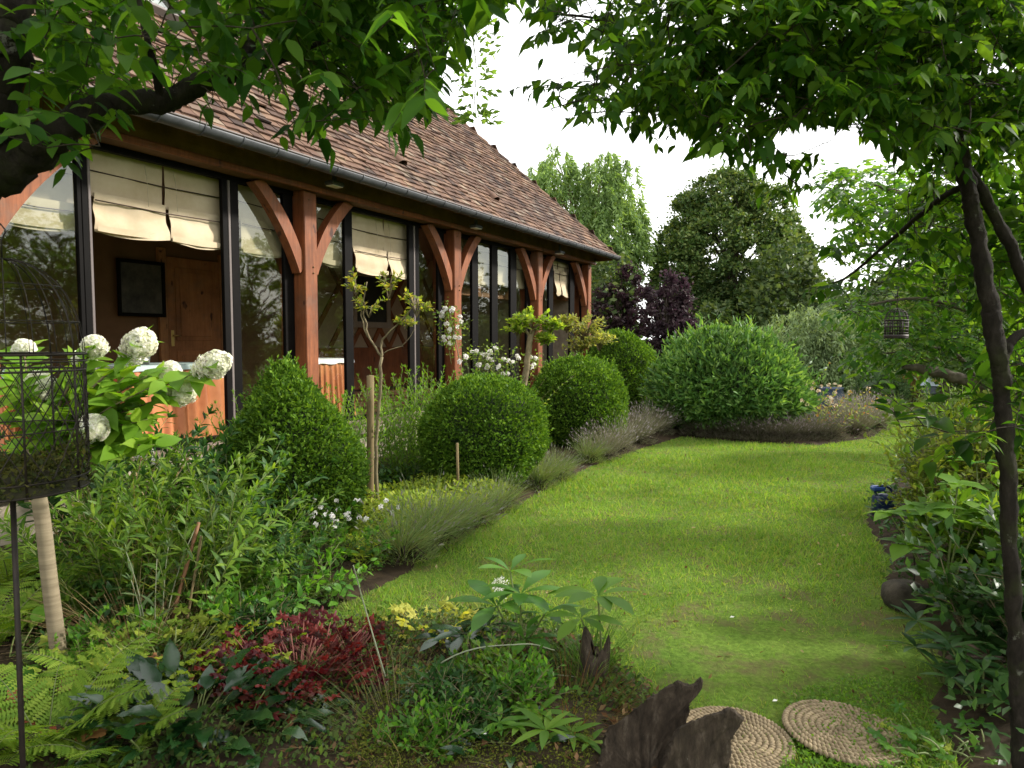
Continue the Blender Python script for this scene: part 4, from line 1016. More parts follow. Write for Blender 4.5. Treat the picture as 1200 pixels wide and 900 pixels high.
# -------- lavender
def lavender_geo(seed, n=420, h=.38, lean=(0, 0), wide=.27, heads=.2):
    r = np.random.default_rng(seed); gs, gf, gw = Geo(), Geo(), Geo(); a = r.uniform(0, 6.28, n); q = np.sqrt(r.random(n))
    P = np.column_stack([np.cos(a) * q * wide * .45, np.sin(a) * q * wide * .45, .08 + .1 * r.random(n)])
    D = nrm(np.column_stack([np.cos(a) * q * 1.1 + lean[0], np.sin(a) * q * 1.1 + lean[1], np.full(n, .85)]) + r.normal(0, .14, (n, 3))); S = h * r.uniform(.55, 1.1, n)
    for Nn in (rdir(n, 0, r),): scatter(gs, strip_t(.013, 2, .12), P, D, Nn, S)
    k = r.random(n) < heads; tipp = P + D * S[:, None] * .97; tipp[:, 2] -= .12 * S; scatter(gf, T_HEAD, tipp[k], D[k], rdir(k.sum(), 0, r), .05 * r.uniform(.7, 1.3, k.sum())); scatter(gf, T_HEAD, tipp[k], D[k], rdir(k.sum(), 0, r), .045)
    m = 500; a = r.uniform(0, 6.28, m); q = np.sqrt(r.random(m)); P = np.column_stack([np.cos(a) * q * wide * .8, np.sin(a) * q * wide * .8, .04 + .2 * r.random(m) * (1.1 - q)]); scatter(gs, strip_t(.06, 1, .1), P, nrm(np.column_stack([np.cos(a), np.sin(a), np.full(m, .7)]) + rdir(m, -.5, r) * .5), rdir(m, 0, r), .09 * r.uniform(.6, 1.3, m))
    for k in range(46):
        a1 = r.uniform(0, 6.28); e = np.array([math.cos(a1), math.sin(a1), 0]) * wide * r.uniform(.4, 1.05); z = r.uniform(.02, .16)
        tube(gw, np.array([[0, 0, .01], e * .5 + [0, 0, z + .03], e + [0, 0, z]]) , [.008, .006, .003], 4)
    return gs, gf, gw
def lavender(label, loc, seed, fm=lavf_m, sm=lav_m, grp='lavender edging the lawn', rot=0, **kw):
    gs, gf, gw = lavender_geo(seed, **kw); root = empty('lavender_plant', loc, label, 'lavender', grp); root.rotation_euler[2] = rot
    part(root, 'foliage', gs, sm); part(root, 'blossom', gf, fm); part(root, 'woody_stem', gw, bark_dark); return root
LA = [lavender('grey-green lavender plant leaning over the lawn edge in the row before the box bushes', gp(480, 655), 31, lean=(.25, -.1)),]
row = [(470, 660), (505, 642), (530, 630), (556, 616), (582, 600), (606, 588), (628, 574), (650, 563), (668, 553), (686, 544)]
row = [(x + 4, y) for x, y in row]
P0 = gp(*row[0]); LA[0].location = P0
L2 = lavender('grey-green lavender plant leaning over the lawn edge in the row before the box bushes', gp(*row[1]), 32, lean=(.3, -.15), h=.44)
for k, (x, y) in enumerate(row[2:]):
    if k in (3, 6): continue
    dup(LA[0] if k % 2 else L2, gp(x, y), rng.uniform(-.5, .5), rng.uniform(.66, .9))
pale_lav = leaf_mat('pale_lavender_stems', [(.15, .16, .09), (.2, .2, .12), (.19, .165, .11)], .8, .2, .2, tcol=(1, 1, .8))
faded = leaf_mat('pale_purple_heads', [(.27, .245, .24), (.35, .32, .31), (.3, .27, .22)], .8, .2, .2, tcol=(1, 1, 1))
L3 = lavender('faded pale purple lavender plant where the lawn curves before the far box bush', gp(722, 532), 33, faded, pale_lav, h=.5, n=400, wide=.34, heads=.55)
for (x, y, s_) in ((745, 522, 1.05), (768, 512, 1.05), (790, 506, 1.1), (706, 540, .85)): dup(L3, gp(x, y), rng.uniform(0, 6), s_)
dk_lav = leaf_mat('dull_lavender_stems', [(.08, .085, .05), (.12, .115, .07), (.15, .13, .1)], .8, .2, .2, tcol=(1, 1, .8))
dk_f = leaf_mat('dull_purple_heads', [(.2, .17, .18), (.27, .22, .22)], .8, .2, .2, tcol=(1, 1, 1))
L4 = lavender('dull grey-brown lavender plant at the foot of the big rounded bush', gp(815, 512), 34, dk_f, dk_lav, h=.34, n=420, wide=.34, grp='lavender under the big bush')
for k in range(9):
    x = 836 + k * 17; dup(L4, gp(x, 511 + 7 * math.sin((x - 800) / 150 * 1.9)), rng.uniform(0, 6), rng.uniform(.9, 1.1))
L5 = lavender('silvery lavender plant with pale spikes at the right end of the island bed', gp(1000, 511), 35, faded, pale_lav, h=.62, n=560, wide=.40, heads=.7, grp='silvery lavender of the island bed')
for (x, y) in ((1018, 506), (1012, 500)): dup(L5, gp(x, y), rng.uniform(0, 6), 1.0)
# -------- flowering shrub of the island bed
isl = stem_plant('pale_rose_bush', 'loose rose bush with cream and pinkish blooms right of the big rounded bush', 'rose', gp(955, 512), leaf_mat('mixed_rose_leaves', [(.12, .19, .04), (.2, .25, .06), (.3, .3, .1), (.3, .14, .07)], .5, .35, .3), h=.85, n=34, spread=.75, tm=T_OVS, ll=.08, gap=.045, ang=65, seed=41, arch=.2, per=2, sm=brown_bark)
r_ = np.random.default_rng(5); pts = np.column_stack([r_.normal(0, .42, 46), r_.normal(0, .4, 46), .55 + .35 * r_.random(46)]); flowers_on(isl, pts[:40], .026, 6, leaf_mat('cream_petals', [(.55, .5, .32), (.6, .56, .44), (.5, .34, .22)], .6, .3, .2, tcol=(1, 1, .9)), 6, .024)
i2 = stem_plant('pale_rose_bush', 'taller straggly rose bush with reddish shoots beside the big rounded bush', 'rose', gp(925, 505), leaf_mat('reddish_rose_leaves', [(.12, .2, .05), (.2, .25, .06), (.3, .12, .06)], .5, .35, .3), h=1.2, n=16, spread=.5, tm=T_OVS, ll=.08, gap=.05, ang=60, seed=42, arch=.2, sm=brown_bark)
# -------- standard roses and the white rose
def rose_tree(name, label, base, stem_pts, blobs, leafm, seed, ll=.05, n=260, sr=.016, stake=None, thin=None):
    base = np.asarray(base); root = empty(name, base, label, 'rose tree', 'standard roses along the house'); g = Geo(); r = np.random.default_rng(seed)
    for pts, ra, rb in stem_pts: P = smooth_path(np.array(pts) - base, 5); P = P + r.normal(0, .004, P.shape); tube(g, P, np.linspace(ra, rb, len(P)), 7)
    part(root, 'stem', g, brown_bark); gl, gt = Geo(), Geo()
    for c, rad in blobs:
        c = np.asarray(c) - base; d = rdir(n, -.7, r); m = max(6, n // 14)
        for k in range(m):
            dd = rdir(1, -.3, r)[0]; e = c + dd * rad * r.uniform(.6, 1.1); pts = np.array([c - [0, 0, rad[2] * .9], c * .5 + e * .5 + [0, 0, rad[2] * .1], e]); tube(gt, pts, [.005, .0035, .0015], 4)
            q = 14; t = np.linspace(.3, 1, q)[:, None]; P = pts[0] * (1 - t) ** 2 + 2 * pts[1] * t * (1 - t) + pts[2] * t * t
            scatter(gl, T_OVS, P, nrm(rdir(q, -.5, r) + dd * .6), nrm(rdir(q, 0, r) + [0, 0, 1]), ll * r.uniform(.7, 1.25, q))
    f = part(root, 'foliage', gl, leafm); part(root, 'twigs', gt, brown_bark)
    if stake is not None:
        g = Geo(); P = np.array(stake) - base; tube(g, P[0] + (P[1] - P[0]) * np.linspace(0, 1, 6)[:, None], .033, 8); o = g.build('support_stake', stake_m); o.location = base; tag(o, 'thick round wooden stake tied beside the bare rose stem', 'stake')
    return root
Y1 = 6.2; b1 = at(443, 610, Y1) * [1, 1, 0]
rose_tree('rose_tree', 'bare-stemmed rose tree with sparse yellowish leaves before the second opening', b1,
          [([b1, at(441, 520, Y1), at(445, 470, Y1), at(447, 418, Y1)], .017, .014), ([at(447, 418, Y1), at(432, 392, Y1), at(426, 360, Y1), at(430, 330, Y1)], .011, .005), ([at(447, 420, Y1), at(449, 398, Y1), at(474, 372, Y1 - .1), at(492, 350, Y1 - .1)], .011, .004), ([at(430, 395, Y1), at(424, 370, Y1), at(418, 345, Y1)], .008, .004), ([at(450, 412, Y1), at(470, 405, Y1), at(488, 385, Y1)], .005, .002)],
          [(at(432, 358, Y1), np.array([.17, .17, .12])), (at(418, 335, Y1), np.array([.10, .12, .12])), (at(455, 335, Y1), np.array([.14, .14, .14])), (at(488, 356, Y1 - .1), np.array([.13, .13, .13])), (at(475, 378, Y1 - .1), np.array([.10, .1, .07]))], rose_m, 51, ll=.05, n=120,
          stake=(at(434, 610, Y1 + .05) * [1, 1, 0] - [0, 0, .1], at(434, 440, Y1 + .05)))
Y2 = 9.0; b2 = at(615, 545, Y2) * [1, 1, 0]
rose_tree('rose_tree', 'mop-headed small tree with yellow-green umbrella crown and stout stem, left of the middle box ball', b2,
          [([b2, at(613, 470, Y2), at(617, 430, Y2), at(622, 392, Y2)], .05, .038), ([at(621, 395, Y2), at(612, 380, Y2), at(603, 372, Y2)], .02, .008), ([at(622, 395, Y2), at(634, 378, Y2), at(648, 378, Y2)], .02, .008), ([at(622, 392, Y2), at(623, 372, Y2)], .02, .006)],
          [(at(624, 375, Y2), np.array([.25, .25, .13])), (at(606, 384, Y2), np.array([.16, .16, .12])), (at(645, 382, Y2), np.array([.2, .2, .13])), (at(640, 398, Y2), np.array([.12, .12, .08]))], leaf_mat('umbrella_crown_leaves', [(.12, .21, .025), (.17, .26, .03), (.24, .3, .05)], .5, .45, .3), 52, ll=.075, n=260)
Y3 = 11.6; b3 = at(672, 505, Y3) * [1, 1, 0]
rose_tree('rose_tree', 'bushy rose tree with pale yellowish leaves before the last opening, above the middle box ball', b3,
          [([b3, at(671, 440, Y3), at(674, 400, Y3)], .045, .035), ([at(674, 402, Y3), at(690, 385, Y3)], .02, .008), ([at(674, 402, Y3), at(662, 385, Y3)], .02, .008)],
          [(at(684, 385, Y3), np.array([.38, .35, .26])), (at(702, 398, Y3), np.array([.28, .28, .22])), (at(664, 380, Y3), np.array([.2, .2, .16])), (at(680, 405, Y3), np.array([.3, .3, .16]))], leaf_mat('pale_rose_leaves', [(.17, .2, .05), (.26, .27, .08), (.34, .32, .12), (.16, .22, .05)], .5, .4, .3), 53, ll=.07, n=420)
wr = stem_plant('white_rose_bush', 'rambling rose with clusters of white blooms against the second red post', 'rose', at(575, 500, 9.6) * [1, 1, 0], leaf_mat('rambler_leaves', [(.08, .15, .03), (.13, .2, .04), (.18, .24, .06)], .5, .4, .3), h=1.3, n=30, spread=.85, tm=T_OVS, ll=.075, gap=.06, ang=65, seed=44, arch=.15, per=2, sm=brown_bark)
L0 = np.array(wr.location)
fl = [(522, 362), (518, 370), (530, 362), (535, 384), (540, 377), (527, 386), (524, 379), (520, 395), (533, 395), (527, 402), (553, 412), (546, 418), (566, 416), (574, 412), (580, 408), (590, 421), (600, 425), (560, 428), (570, 432), (584, 432), (606, 417), (556, 440), (595, 438), (545, 445), (576, 422), (628, 420), (622, 430)]
g = Geo(); tube(g, smooth_path([[-.2, .1, 0], at(540, 430, L0[1] + .3) - L0, at(527, 365, L0[1] + .5) - L0], 6), .008, 5); part(wr, 'climbing_shoot', g, brown_bark)
rl = np.random.default_rng(19); g = Geo(); gt = Geo()
for i, (x, y) in enumerate(fl):
    c = at(x, y, L0[1] + (.38 if y < 405 else -.1 * (i % 3) + .03)) - L0; root_p = c * [.55, .7, .5] if y >= 405 else at(529, y + 25, L0[1] + .42) - L0
    tube(gt, smooth_path([root_p, root_p * .4 + c * .6 + rl.normal(0, .02, 3), c], 4), .003, 4)
    m = 34; P = c + rl.normal(0, .075, (m, 3)) - [0, -.02, .03]; scatter(g, T_OVS, P, rdir(m, -.5, rl), rdir(m, 0, rl), .055 * rl.uniform(.6, 1.2, m))
part(wr, 'sprays', g, wr.children[1].data.materials[0]); part(wr, 'shoot', gt, stem_m)
rw = np.random.default_rng(9)
for i, (x, y) in enumerate(fl):
    for q in range(2): flowers_on(wr, [at(x, y, L0[1] + (.35 if y < 405 else -.1 * (i % 3))) - L0 + rw.normal(0, .035, 3) * q], rw.uniform(.012, .028), 9, white_f, i * 2 + q, rw.uniform(.022, .036), 'bloom', .8)
# ------------------------------------------------------------------ hydrangea on its pale stem
YH = 3.05
hb = gp(72, 800); hb[2] = 0
def ah(x, y, dy=0.0): return at(x, y, hb[1] + dy) - hb
hyd = empty('hydrangea_tree', hb, 'hydrangea with big cream flower heads on a pale banded stem behind the birdcage', 'hydrangea')
g = Geo(); P = smooth_path([[0, 0, -.1], ah(68, 760), ah(58, 680), ah(50, 610), ah(42, 560), ah(40, 520)], 6); tube(g, P, np.linspace(.036, .030, len(P)), 14); part(hyd, 'trunk', g, pale_bark)
heads = [(160, 408, .0, .07, 1.45), (246, 430, .05, .068, 1.5), (195, 440, .25, .06, 1), (208, 462, .1, .068, 1.2), (107, 504, -.15, .062, 1), (45, 462, .1, .085, 1), (108, 410, .1, .055, 1), (97, 425, .2, .05, 1), (28, 412, .3, .05, 1)]
r = np.random.default_rng(60); gb, gl = Geo(), Geo(); root0 = ah(42, 545)
for (x, y, dy, rad, st) in heads:
    c = ah(x, y, dy); mid = root0 * .5 + c * .5 + np.array([0, 0, .05]); br = smooth_path([root0, mid, c], 8); tube(gb, br, np.linspace(.010, .0035, len(br)), 5)
    for q in range(3, len(br)):
        tn = nrm(br[q] - br[q - 1])
        for s_ in (-1, 1):
            sd = nrm(np.cross(tn, [0, 0, 1]) + r.normal(0, .3, 3)) * s_; scatter(gl, T_BROAD, br[q][None], (sd + tn * .5 + np.array([0, 0, .15]))[None], nrm(np.array([[.1, -.3, 1.0]]) + r.normal(0, .25, (1, 3))), r.uniform(.11, .17), .85)
    gf = Geo(); n = 900; d = rdir(n, -.95, r); ax = nrm(c - mid + np.array([0, 0, .05])); rad *= .88; d2 = d * rad * (r.uniform(.55, 1.06, (n, 1)) ** .6) * (1 + .24 * Noise(int(x), 3.0)(d))[:, None]
    d2 = d2 + ax * (d2 @ ax)[:, None] * (st - 1) - ax * 0; k = d2 @ ax; d2 *= (1 - .22 * np.clip(k / rad, -1, 1.3))[:, None]
    Pf = c + ax * rad * .6 + d2; dn = nrm(d2); sx = nrm(np.cross(dn, [.3, .2, .9])); sy = np.cross(dn, sx)
    for k in range(4):
        q = k * math.pi / 2 + r.uniform(0, .5, n); scatter(gf, quad_t(.95, .05, .06), Pf, nrm(sx * np.cos(q)[:, None] + sy * np.sin(q)[:, None] + dn * .15), nrm(dn + rdir(n, -1, r) * .5), .0145 * r.uniform(.6, 1.35, n))
    part(hyd, 'flower_head', gf, hydf_m)
for k in range(20):                                   # leafy shoots without a flower
    x, y = r.uniform(5, 205), r.uniform(425, 535); c = ah(x, y, r.uniform(-.15, .3)); br = smooth_path([root0, root0 * .5 + c * .5 + np.array([0, 0, .04]), c], 7); tube(gb, br, np.linspace(.007, .002, len(br)), 4)
    for q in range(4, len(br)):
        tn = nrm(br[q] - br[q - 1])
        for s_ in (-1, 1):
            sd = nrm(np.cross(tn, [0, 0, 1]) + r.normal(0, .35, 3)) * s_; scatter(gl, T_BROAD, br[q][None], (sd + tn * .6 + np.array([0, 0, .1]))[None], nrm(np.array([[.1, -.3, 1.0]]) + r.normal(0, .3, (1, 3))), r.uniform(.10, .16), .85)
part(hyd, 'branch', gb, brown_bark); part(hyd, 'foliage', gl, hyd_m)

# ------------------------------------------------------------------ wire birdcage on a rod, planted with moss
iron = solid('rusty_black_iron', (.012, .010, .009), (.035, .024, .018), 14, .6, .2, metal=.3)
def cage(name, loc, R, zb, zt, ztop, label, nrib=20, wire=.0016, lattice=True, mats_in=None):
    root = empty(name, loc, label, 'birdcage'); C = lambda a, rr, z: np.array([math.cos(a) * rr, math.sin(a) * rr, z])
    ring = lambda z, rr, w: tube(gg, [C(a, rr, z) for a in np.linspace(0, 2 * math.pi, 41)], w, 5, cap=False)
    gg = Geo()
    for z, rr, w in ((zb, R, wire * 2.2), (zb + .035, R * 1.01, wire * 1.5), (zb + (zt - zb) * .45, R, wire * 1.3), (zt - .045, R, wire * 2), (zt, R * 1.02, wire * 2.2), (zt - .02, R * 1.02, wire * 1.4)): ring(z, rr, w)
    part(root, 'hoop', gg, iron)
    gg = Geo()
    for a in np.linspace(0, 2 * math.pi, 8, endpoint=False): tube(gg, [C(a, R, zb), C(a, R, zt)], wire * 1.9, 5)
    part(root, 'upright', gg, iron)
    if lattice:
        gg = Geo(); m = 26
        for k in range(m):
            for sg in (-1, 1):
                a0 = k / m * 2 * math.pi; t = np.linspace(0, 1, 15); tube(gg, [C(a0 + sg * q * .95, R * 1.004 + .002 * math.sin(q * 40 + k), zb + .03 + (zt - zb - .06) * q) for q in t], wire * (.8 + .35 * (k % 3 == 0)), 4)
        part(root, 'lattice_wire', gg, iron)
    else:
        gg = Geo()
        for a in np.linspace(0, 2 * math.pi, 26, endpoint=False): tube(gg, [C(a, R, zb), C(a, R, zt)], wire, 4)
        part(root, 'cage_wire', gg, iron)
    gg = Geo()
    for k in range(nrib):
        a = k / nrib * 2 * math.pi; tube(gg, [C(a, R * math.cos(q) ** .9 if q < 1.55 else .01, zt + (ztop - zt) * math.sin(q)) for q in np.linspace(0, 1.56, 12)], wire * (1.7 if k % 5 == 0 else .85), 4)
    for q in (.35, .8): 
        for z_ in (0,): tube(gg, [C(a, R * math.cos(q) ** .9, zt + (ztop - zt) * math.sin(q)) for a in np.linspace(0, 2 * math.pi, 33)], wire, 4, cap=False)
    tube(gg, [[0, 0, ztop - .01], [0, 0, ztop + .05], [.015, 0, ztop + .075], [0, 0, ztop + .095], [-.015, 0, ztop + .075]], wire * 1.6, 5)
    part(root, 'dome', gg, iron); return root
YC = 1.95; cc = at(14, 560, YC); cb = np.array([cc[0], cc[1], 0.0])
zb_, zt_, zp_ = at(14, 572, YC)[2], at(14, 415, YC)[2], at(14, 303, YC)[2]
cg = cage('wire_birdcage', cb, .188, zb_, zt_, zp_, 'black wire birdcage with domed top on a thin rod, filled with moss')
g = Geo(); tube(g, [[0, 0, zb_], [-.004, 0, zb_ * .5], [-.012, 0, -.1]], .0075, 8); part(cg, 'rod', g, iron)
g = Geo(); a = np.linspace(0, 2 * math.pi, 32, endpoint=False); V = np.concatenate([np.column_stack([np.cos(a) * rr, np.sin(a) * rr, np.full(32, zz)]) for rr, zz in ((.0, zb_ - .008), (.12, zb_ - .008), (.184, zb_ - .002), (.186, zb_ + .003), (.178, zb_ + .02), (.1, zb_ + .05), (0, zb_ + .06))]); i = np.arange(32)
g.add(V, [np.concatenate([np.stack([q * 32 + i, q * 32 + (i + 1) % 32, (q + 1) * 32 + (i + 1) % 32, (q + 1) * 32 + i], -1) for q in range(6)])]); part(cg, 'tray', g, solid('dark_moss_base', (.012, .012, .006), (.04, .036, .014), 20, .95, .5))
r = np.random.default_rng(70); n = 3600; a = r.uniform(0, 6.28, n); q = np.sqrt(r.random(n)) * .196; hh = (.05 + .06 * Noise(5, 9)(np.column_stack([np.cos(a) * q, np.sin(a) * q, 0 * a])) ** 2 * 2) * r.random(n) + zb_ - .012 + .04 * (1 - (q / .196) ** 4)
g = Geo(); scatter(g, T_OVS, np.column_stack([np.cos(a) * q, np.sin(a) * q, hh]), rdir(n, -.2, r), rdir(n, 0, r), .016 * r.uniform(.6, 1.5, n)); part(cg, 'moss', g, leaf_mat('cage_sedum', [(.03, .04, .012), (.05, .06, .015), (.08, .08, .02)], .7, .2, .2))
# far hanging cage
lp = at(1050, 396, 5.0); hang = cage('hanging_birdcage', np.array([lp[0], lp[1], lp[2] + 0.0]), .075, 0.0, .125, .21, 'small dark wire birdcage hanging in the tree on the right', nrib=14, wire=.0022, lattice=False)
g = Geo(); a = np.linspace(0, 2 * math.pi, 24, endpoint=False); V = np.concatenate([np.column_stack([np.cos(a) * rr, np.sin(a) * rr, np.full(24, zz)]) for rr, zz in ((0, -.004), (.078, -.004), (.08, .024), (.072, .024), (0, .012))]); i = np.arange(24)
g.add(V, [np.concatenate([np.stack([q * 24 + i, q * 24 + (i + 1) % 24, (q + 1) * 24 + (i + 1) % 24, (q + 1) * 24 + i], -1) for q in range(4)])]); part(hang, 'tray', g, iron)
g = Geo(); tube(g, [[0, 0, .27], [0.005, 0, .4], [0, 0, .56]], .003, 4); part(hang, 'hook', g, iron)

def twig_shrub(name, label, loc, h, w, n, lm, seed, ll=.06, tm=T_OVS, grp=None, cat='shrub', per=10, dens=1.0, bark=None):
    r = np.random.default_rng(seed); root = empty(name, loc, label, cat, grp); gs, gl = Geo(), Geo()
    for k in range(n):
        a = r.uniform(0, 6.28); q = math.sqrt(r.random()) * w; e = np.array([math.cos(a) * q, math.sin(a) * q, h * r.uniform(.55, 1.0) * (1 - .3 * (q / w) ** 2)]); P = smooth_path([[math.cos(a) * q * .15, math.sin(a) * q * .15, -.02], e * [.5, .5, .55] + r.normal(0, .05, 3), e], 6); tube(gs, P, np.linspace(.009, .002, len(P)), 4)
        for b in range(per):
            t0 = r.integers(4, len(P)); dd = nrm(rdir(1, -.3, r)[0] + [0, 0, .2]); L = r.uniform(.12, .3) * h ** .3; m = 8; t = np.linspace(0, 1, m)[:, None]; Q = P[t0] + dd * L * t + np.array([0, 0, -.12 * L]) * t * t; tube(gs, Q[[0, 3, 7]], [.002, .0015, .001], 3)
            scatter(gl, tm, Q, nrm(rdir(m, -.5, r) + dd), nrm(rdir(m, .1, r) + [0, 0, .8]), ll * r.uniform(.7, 1.25, m))
    part(root, 'stem', gs, bark or brown_bark); part(root, 'foliage', gl, lm); return root
# ------------------------------------------------------------------ ferns, big-leaved plants, heucheras
def pinna_t(n=9, w=.24):
    V, F3 = [[0, 0, 0]], []; t = np.linspace(0, 1, n + 1)
    mid = [[q, 0, -.22 * q * q] for q in t]; V = list(mid)
    for s_ in (1, -1):
        for k in range(n):
            h = w * math.sin(math.pi * (.12 + .8 * (k / n) ** .9)) * .6 + .01; V.append([t[k] + .75 / n, s_ * h, -.22 * t[k] ** 2 - .02]); j = len(V) - 1; F3.append([k, k + 1, j] if s_ < 0 else [k + 1, k, j])
    return np.array(V), [], F3
T_PIN = pinna_t()
def frond(g, gs, base, d, length, npin, plen, droop, r, serr=6):
    t = np.linspace(0, 1, npin); h = nrm(np.array([d[0], d[1], 0])); up = d[2]
    pts = base + h * (length * t * (.55 + .45 * (1 - up)))[:, None] + np.array([0, 0, 1.0]) * (length * (up * t - droop * t ** 2))[:, None]
    tube(gs, pts, np.linspace(.004, .001, npin), 4); T = nrm(np.gradient(pts, axis=0)); sd = nrm(np.cross(T, [0, 0, 1.0])); nn = np.cross(sd, T)
    L = plen * np.sin(np.pi * np.clip(t * .93 + .07, 0, 1)) ** .7 * (1 - .25 * t)
    tm = strip_t(.2, serr, .15)
    for s_ in (-1, 1):
        D = nrm(sd * s_ + T * .35 + nn * .12)
        scatter(g, T_PIN, pts[2:], D[2:] + r.normal(0, .08, D[2:].shape), nn[2:] + r.normal(0, .12, nn[2:].shape), L[2:] * r.uniform(.85, 1.1, npin - 2))
def fern(label, loc, seed, n=9, length=.6, plen=.12, rot=0, lo=.5, hi=1.1, zl=.35, zh=.9, arc=(0, 6.28)):
    r = np.random.default_rng(seed); root = empty('fern', loc, label, 'fern', 'ferns in the left corner'); g, gs = Geo(), Geo()
    for k in range(n):
        a = arc[0] + (arc[1] - arc[0]) * (k + r.uniform(-.3, .3)) / n; z = r.uniform(zl, zh); d = nrm(np.array([math.cos(a), math.sin(a), z * 1.4])); frond(g, gs, np.array([0, 0, .02]), d, length * r.uniform(lo, hi), 26, plen, .42, r)
    part(root, 'fronds', g, fern_m); part(root, 'stem', gs, stem_m); return root
fern('bright yellow-green fern filling the bottom left corner beneath the cage rod', gp(45, 905) + [0, .05, 0], 71, n=16, length=.7, plen=.14, zl=.7, zh=1.5)
fern('yellow-green fern at the bottom edge left of the large glossy plant', gp(112, 930) + [0, .12, 0], 76, n=14, length=.5, plen=.1, zl=.6, zh=1.3)
fern('fern with long level fronds left of the pale hydrangea stem', gp(-15, 770), 72, n=14, length=.8, plen=.13, zl=.8, zh=1.6)
fern('low fern spreading to the right of the pale hydrangea stem', gp(118, 815), 73, n=11, length=.45, plen=.09, zl=.6, zh=1.2)
fern('small fern among the leafy perennials above the dark-red clump', gp(290, 700), 74, n=8, length=.55, plen=.09, zl=.6, zh=1.2)
fern('fern in shade at the far left edge behind the pale stem', gp(12, 700), 75, n=12, length=.75, plen=.12, zl=.8, zh=1.6)

def rosette(name, label, cat, loc, tm, lm, n, ll, pet, seed, zr=(.2, 1.0), spread=.1, wv=(.8, 1.2), grp=None, tilt=.5, sm=None, arc=None):
    """leaves on stalks from one crown"""
    r = np.random.default_rng(seed); root = empty(name, loc, label, cat, grp); g, gs = Geo(), Geo()
    for k in range(n):
        a = r.uniform(*(arc or (0, 6.28))); z = r.uniform(*zr); d = nrm(np.array([math.cos(a), math.sin(a), z])); L = pet * r.uniform(.6, 1.15); b0 = np.array([math.cos(a), math.sin(a), 0]) * spread * r.random()
        tipp = b0 + d * L; pts = np.array([b0 - [0, 0, .02], b0 * .5 + tipp * .5 + np.array([0, 0, .12 * L]), tipp]); tube(gs, smooth_path(pts, 4), np.linspace(.0045, .003, 9), 5)
        D = nrm(np.array([math.cos(a), math.sin(a), z * tilt - .1]) + r.normal(0, .18, 3)); N = nrm(np.array([0, 0, 1.0]) - .25 * np.array([math.cos(a), math.sin(a), 0]) + r.normal(0, .22, 3))
        scatter(g, tm, tipp[None], D[None], N[None], ll * r.uniform(.65, 1.2), r.uniform(*wv))
    part(root, 'leaves', g, lm); part(root, 'stalk', gs, sm or stem_m); return root
rosette('glossy_leaf_plant', 'large dark glossy-leaved plant at the bottom edge, left of the red clump', 'plant', gp(225, 868), leaf_t(8, .52, .3, .1, 'ovate', .03), gloss_m, 150, .15, .19, 81, zr=(.2, 2.4), spread=.24, tilt=.6)
rosette('glossy_leaf_plant', 'smaller dark glossy-leaved plant at the bottom, right beside the large one', 'plant', gp(318, 880), leaf_t(8, .5, .45, .1, 'ovate', .03), gloss_m, 50, .14, .15, 82, zr=(.2, 1.8), spread=.15, tilt=.3)
rosette('glossy_leaf_plant', 'pale-veined leafy plant at the left edge beside the cage rod', 'plant', gp(5, 800), leaf_t(8, .7, .35, .08, 'ovate', .015), mid_m, 12, .2, .32, 83, zr=(.5, 1.6), spread=.1)
rosette('red_heuchera', 'dark-red leafy clump in the middle of the near flower bed', 'heuchera', gp(350, 808), T_LOBE7, red_m, 380, .07, .21, 84, zr=(.15, 2.0), spread=.27, sm=solid('red_stalks', (.10, .02, .02), (.16, .05, .03), 5, .6))
rosette('red_heuchera', 'small red-leaved plant left above the dark-red clump', 'heuchera', gp(258, 790), T_STAR, red_m, 9, .075, .14, 85, zr=(.6, 2))
rosette('lime_heuchera', 'lime-green lobed-leaved clump right of the pale stem', 'heuchera', gp(205, 800), T_LOBE7, lime_m, 230, .075, .24, 86, zr=(.3, 1.6), spread=.34)
rosette('lime_heuchera', 'lime-green leafy patch just left of the pale-stemmed fern', 'heuchera', gp(150, 795), T_LOBE, lime_m, 120, .07, .2, 87, zr=(.2, 1.4), spread=.28)
rosette('copper_heuchera', 'orange and buff leaved clump in front of the lime-green leaves', 'heuchera', gp(128, 850), T_LOBE, copper_m, 80, .085, .17, 88, zr=(.2, 1.2), spread=.22)
rosette('glossy_leaf_plant', 'shiny dark-leaved plant in the middle of the near bed left of the mossy hummock', 'plant', gp(500, 860), leaf_t(6, .5, .3, .09, 'ovate', .01), gloss_m, 30, .10, .12, 98, zr=(.3, 1.6), spread=.1, tilt=.4)
rosette('copper_heuchera', 'few orange star-shaped leaves above the dark glossy plant', 'heuchera', gp(212, 838), T_STAR, copper_m, 7, .10, .14, 89, zr=(.5, 1.2))
rosette('glossy_leaf_plant', 'dark shiny-leaved plant at the bottom edge between the moss and the fresh hellebore', 'plant', gp(605, 905) + [0, .05, 0], leaf_t(6, .45, .3, .09, 'ovate', .01), gloss_m, 44, .10, .12, 99, zr=(.3, 1.8), spread=.14, tilt=.4)
rosette('yellow_heuchera', 'bright yellow lobed leaves at the lawn edge', 'heuchera', gp(507, 752), T_LOBE7, yellow_m, 44, .085, .15, 90, zr=(.3, 1.5), spread=.12)
rosette('faded_heuchera', 'brown and yellow withering leaves below the bright yellow ones', 'heuchera', gp(490, 790), T_LOBE, copper_m, 40, .06, .14, 91, zr=(.05, .8), spread=.22)
rosette('faded_heuchera', 'yellowish small-leaved clump in the centre of the near bed', 'heuchera', gp(530, 800), T_LOBE, yellow_m, 34, .05, .14, 92, zr=(.05, .9), spread=.2)
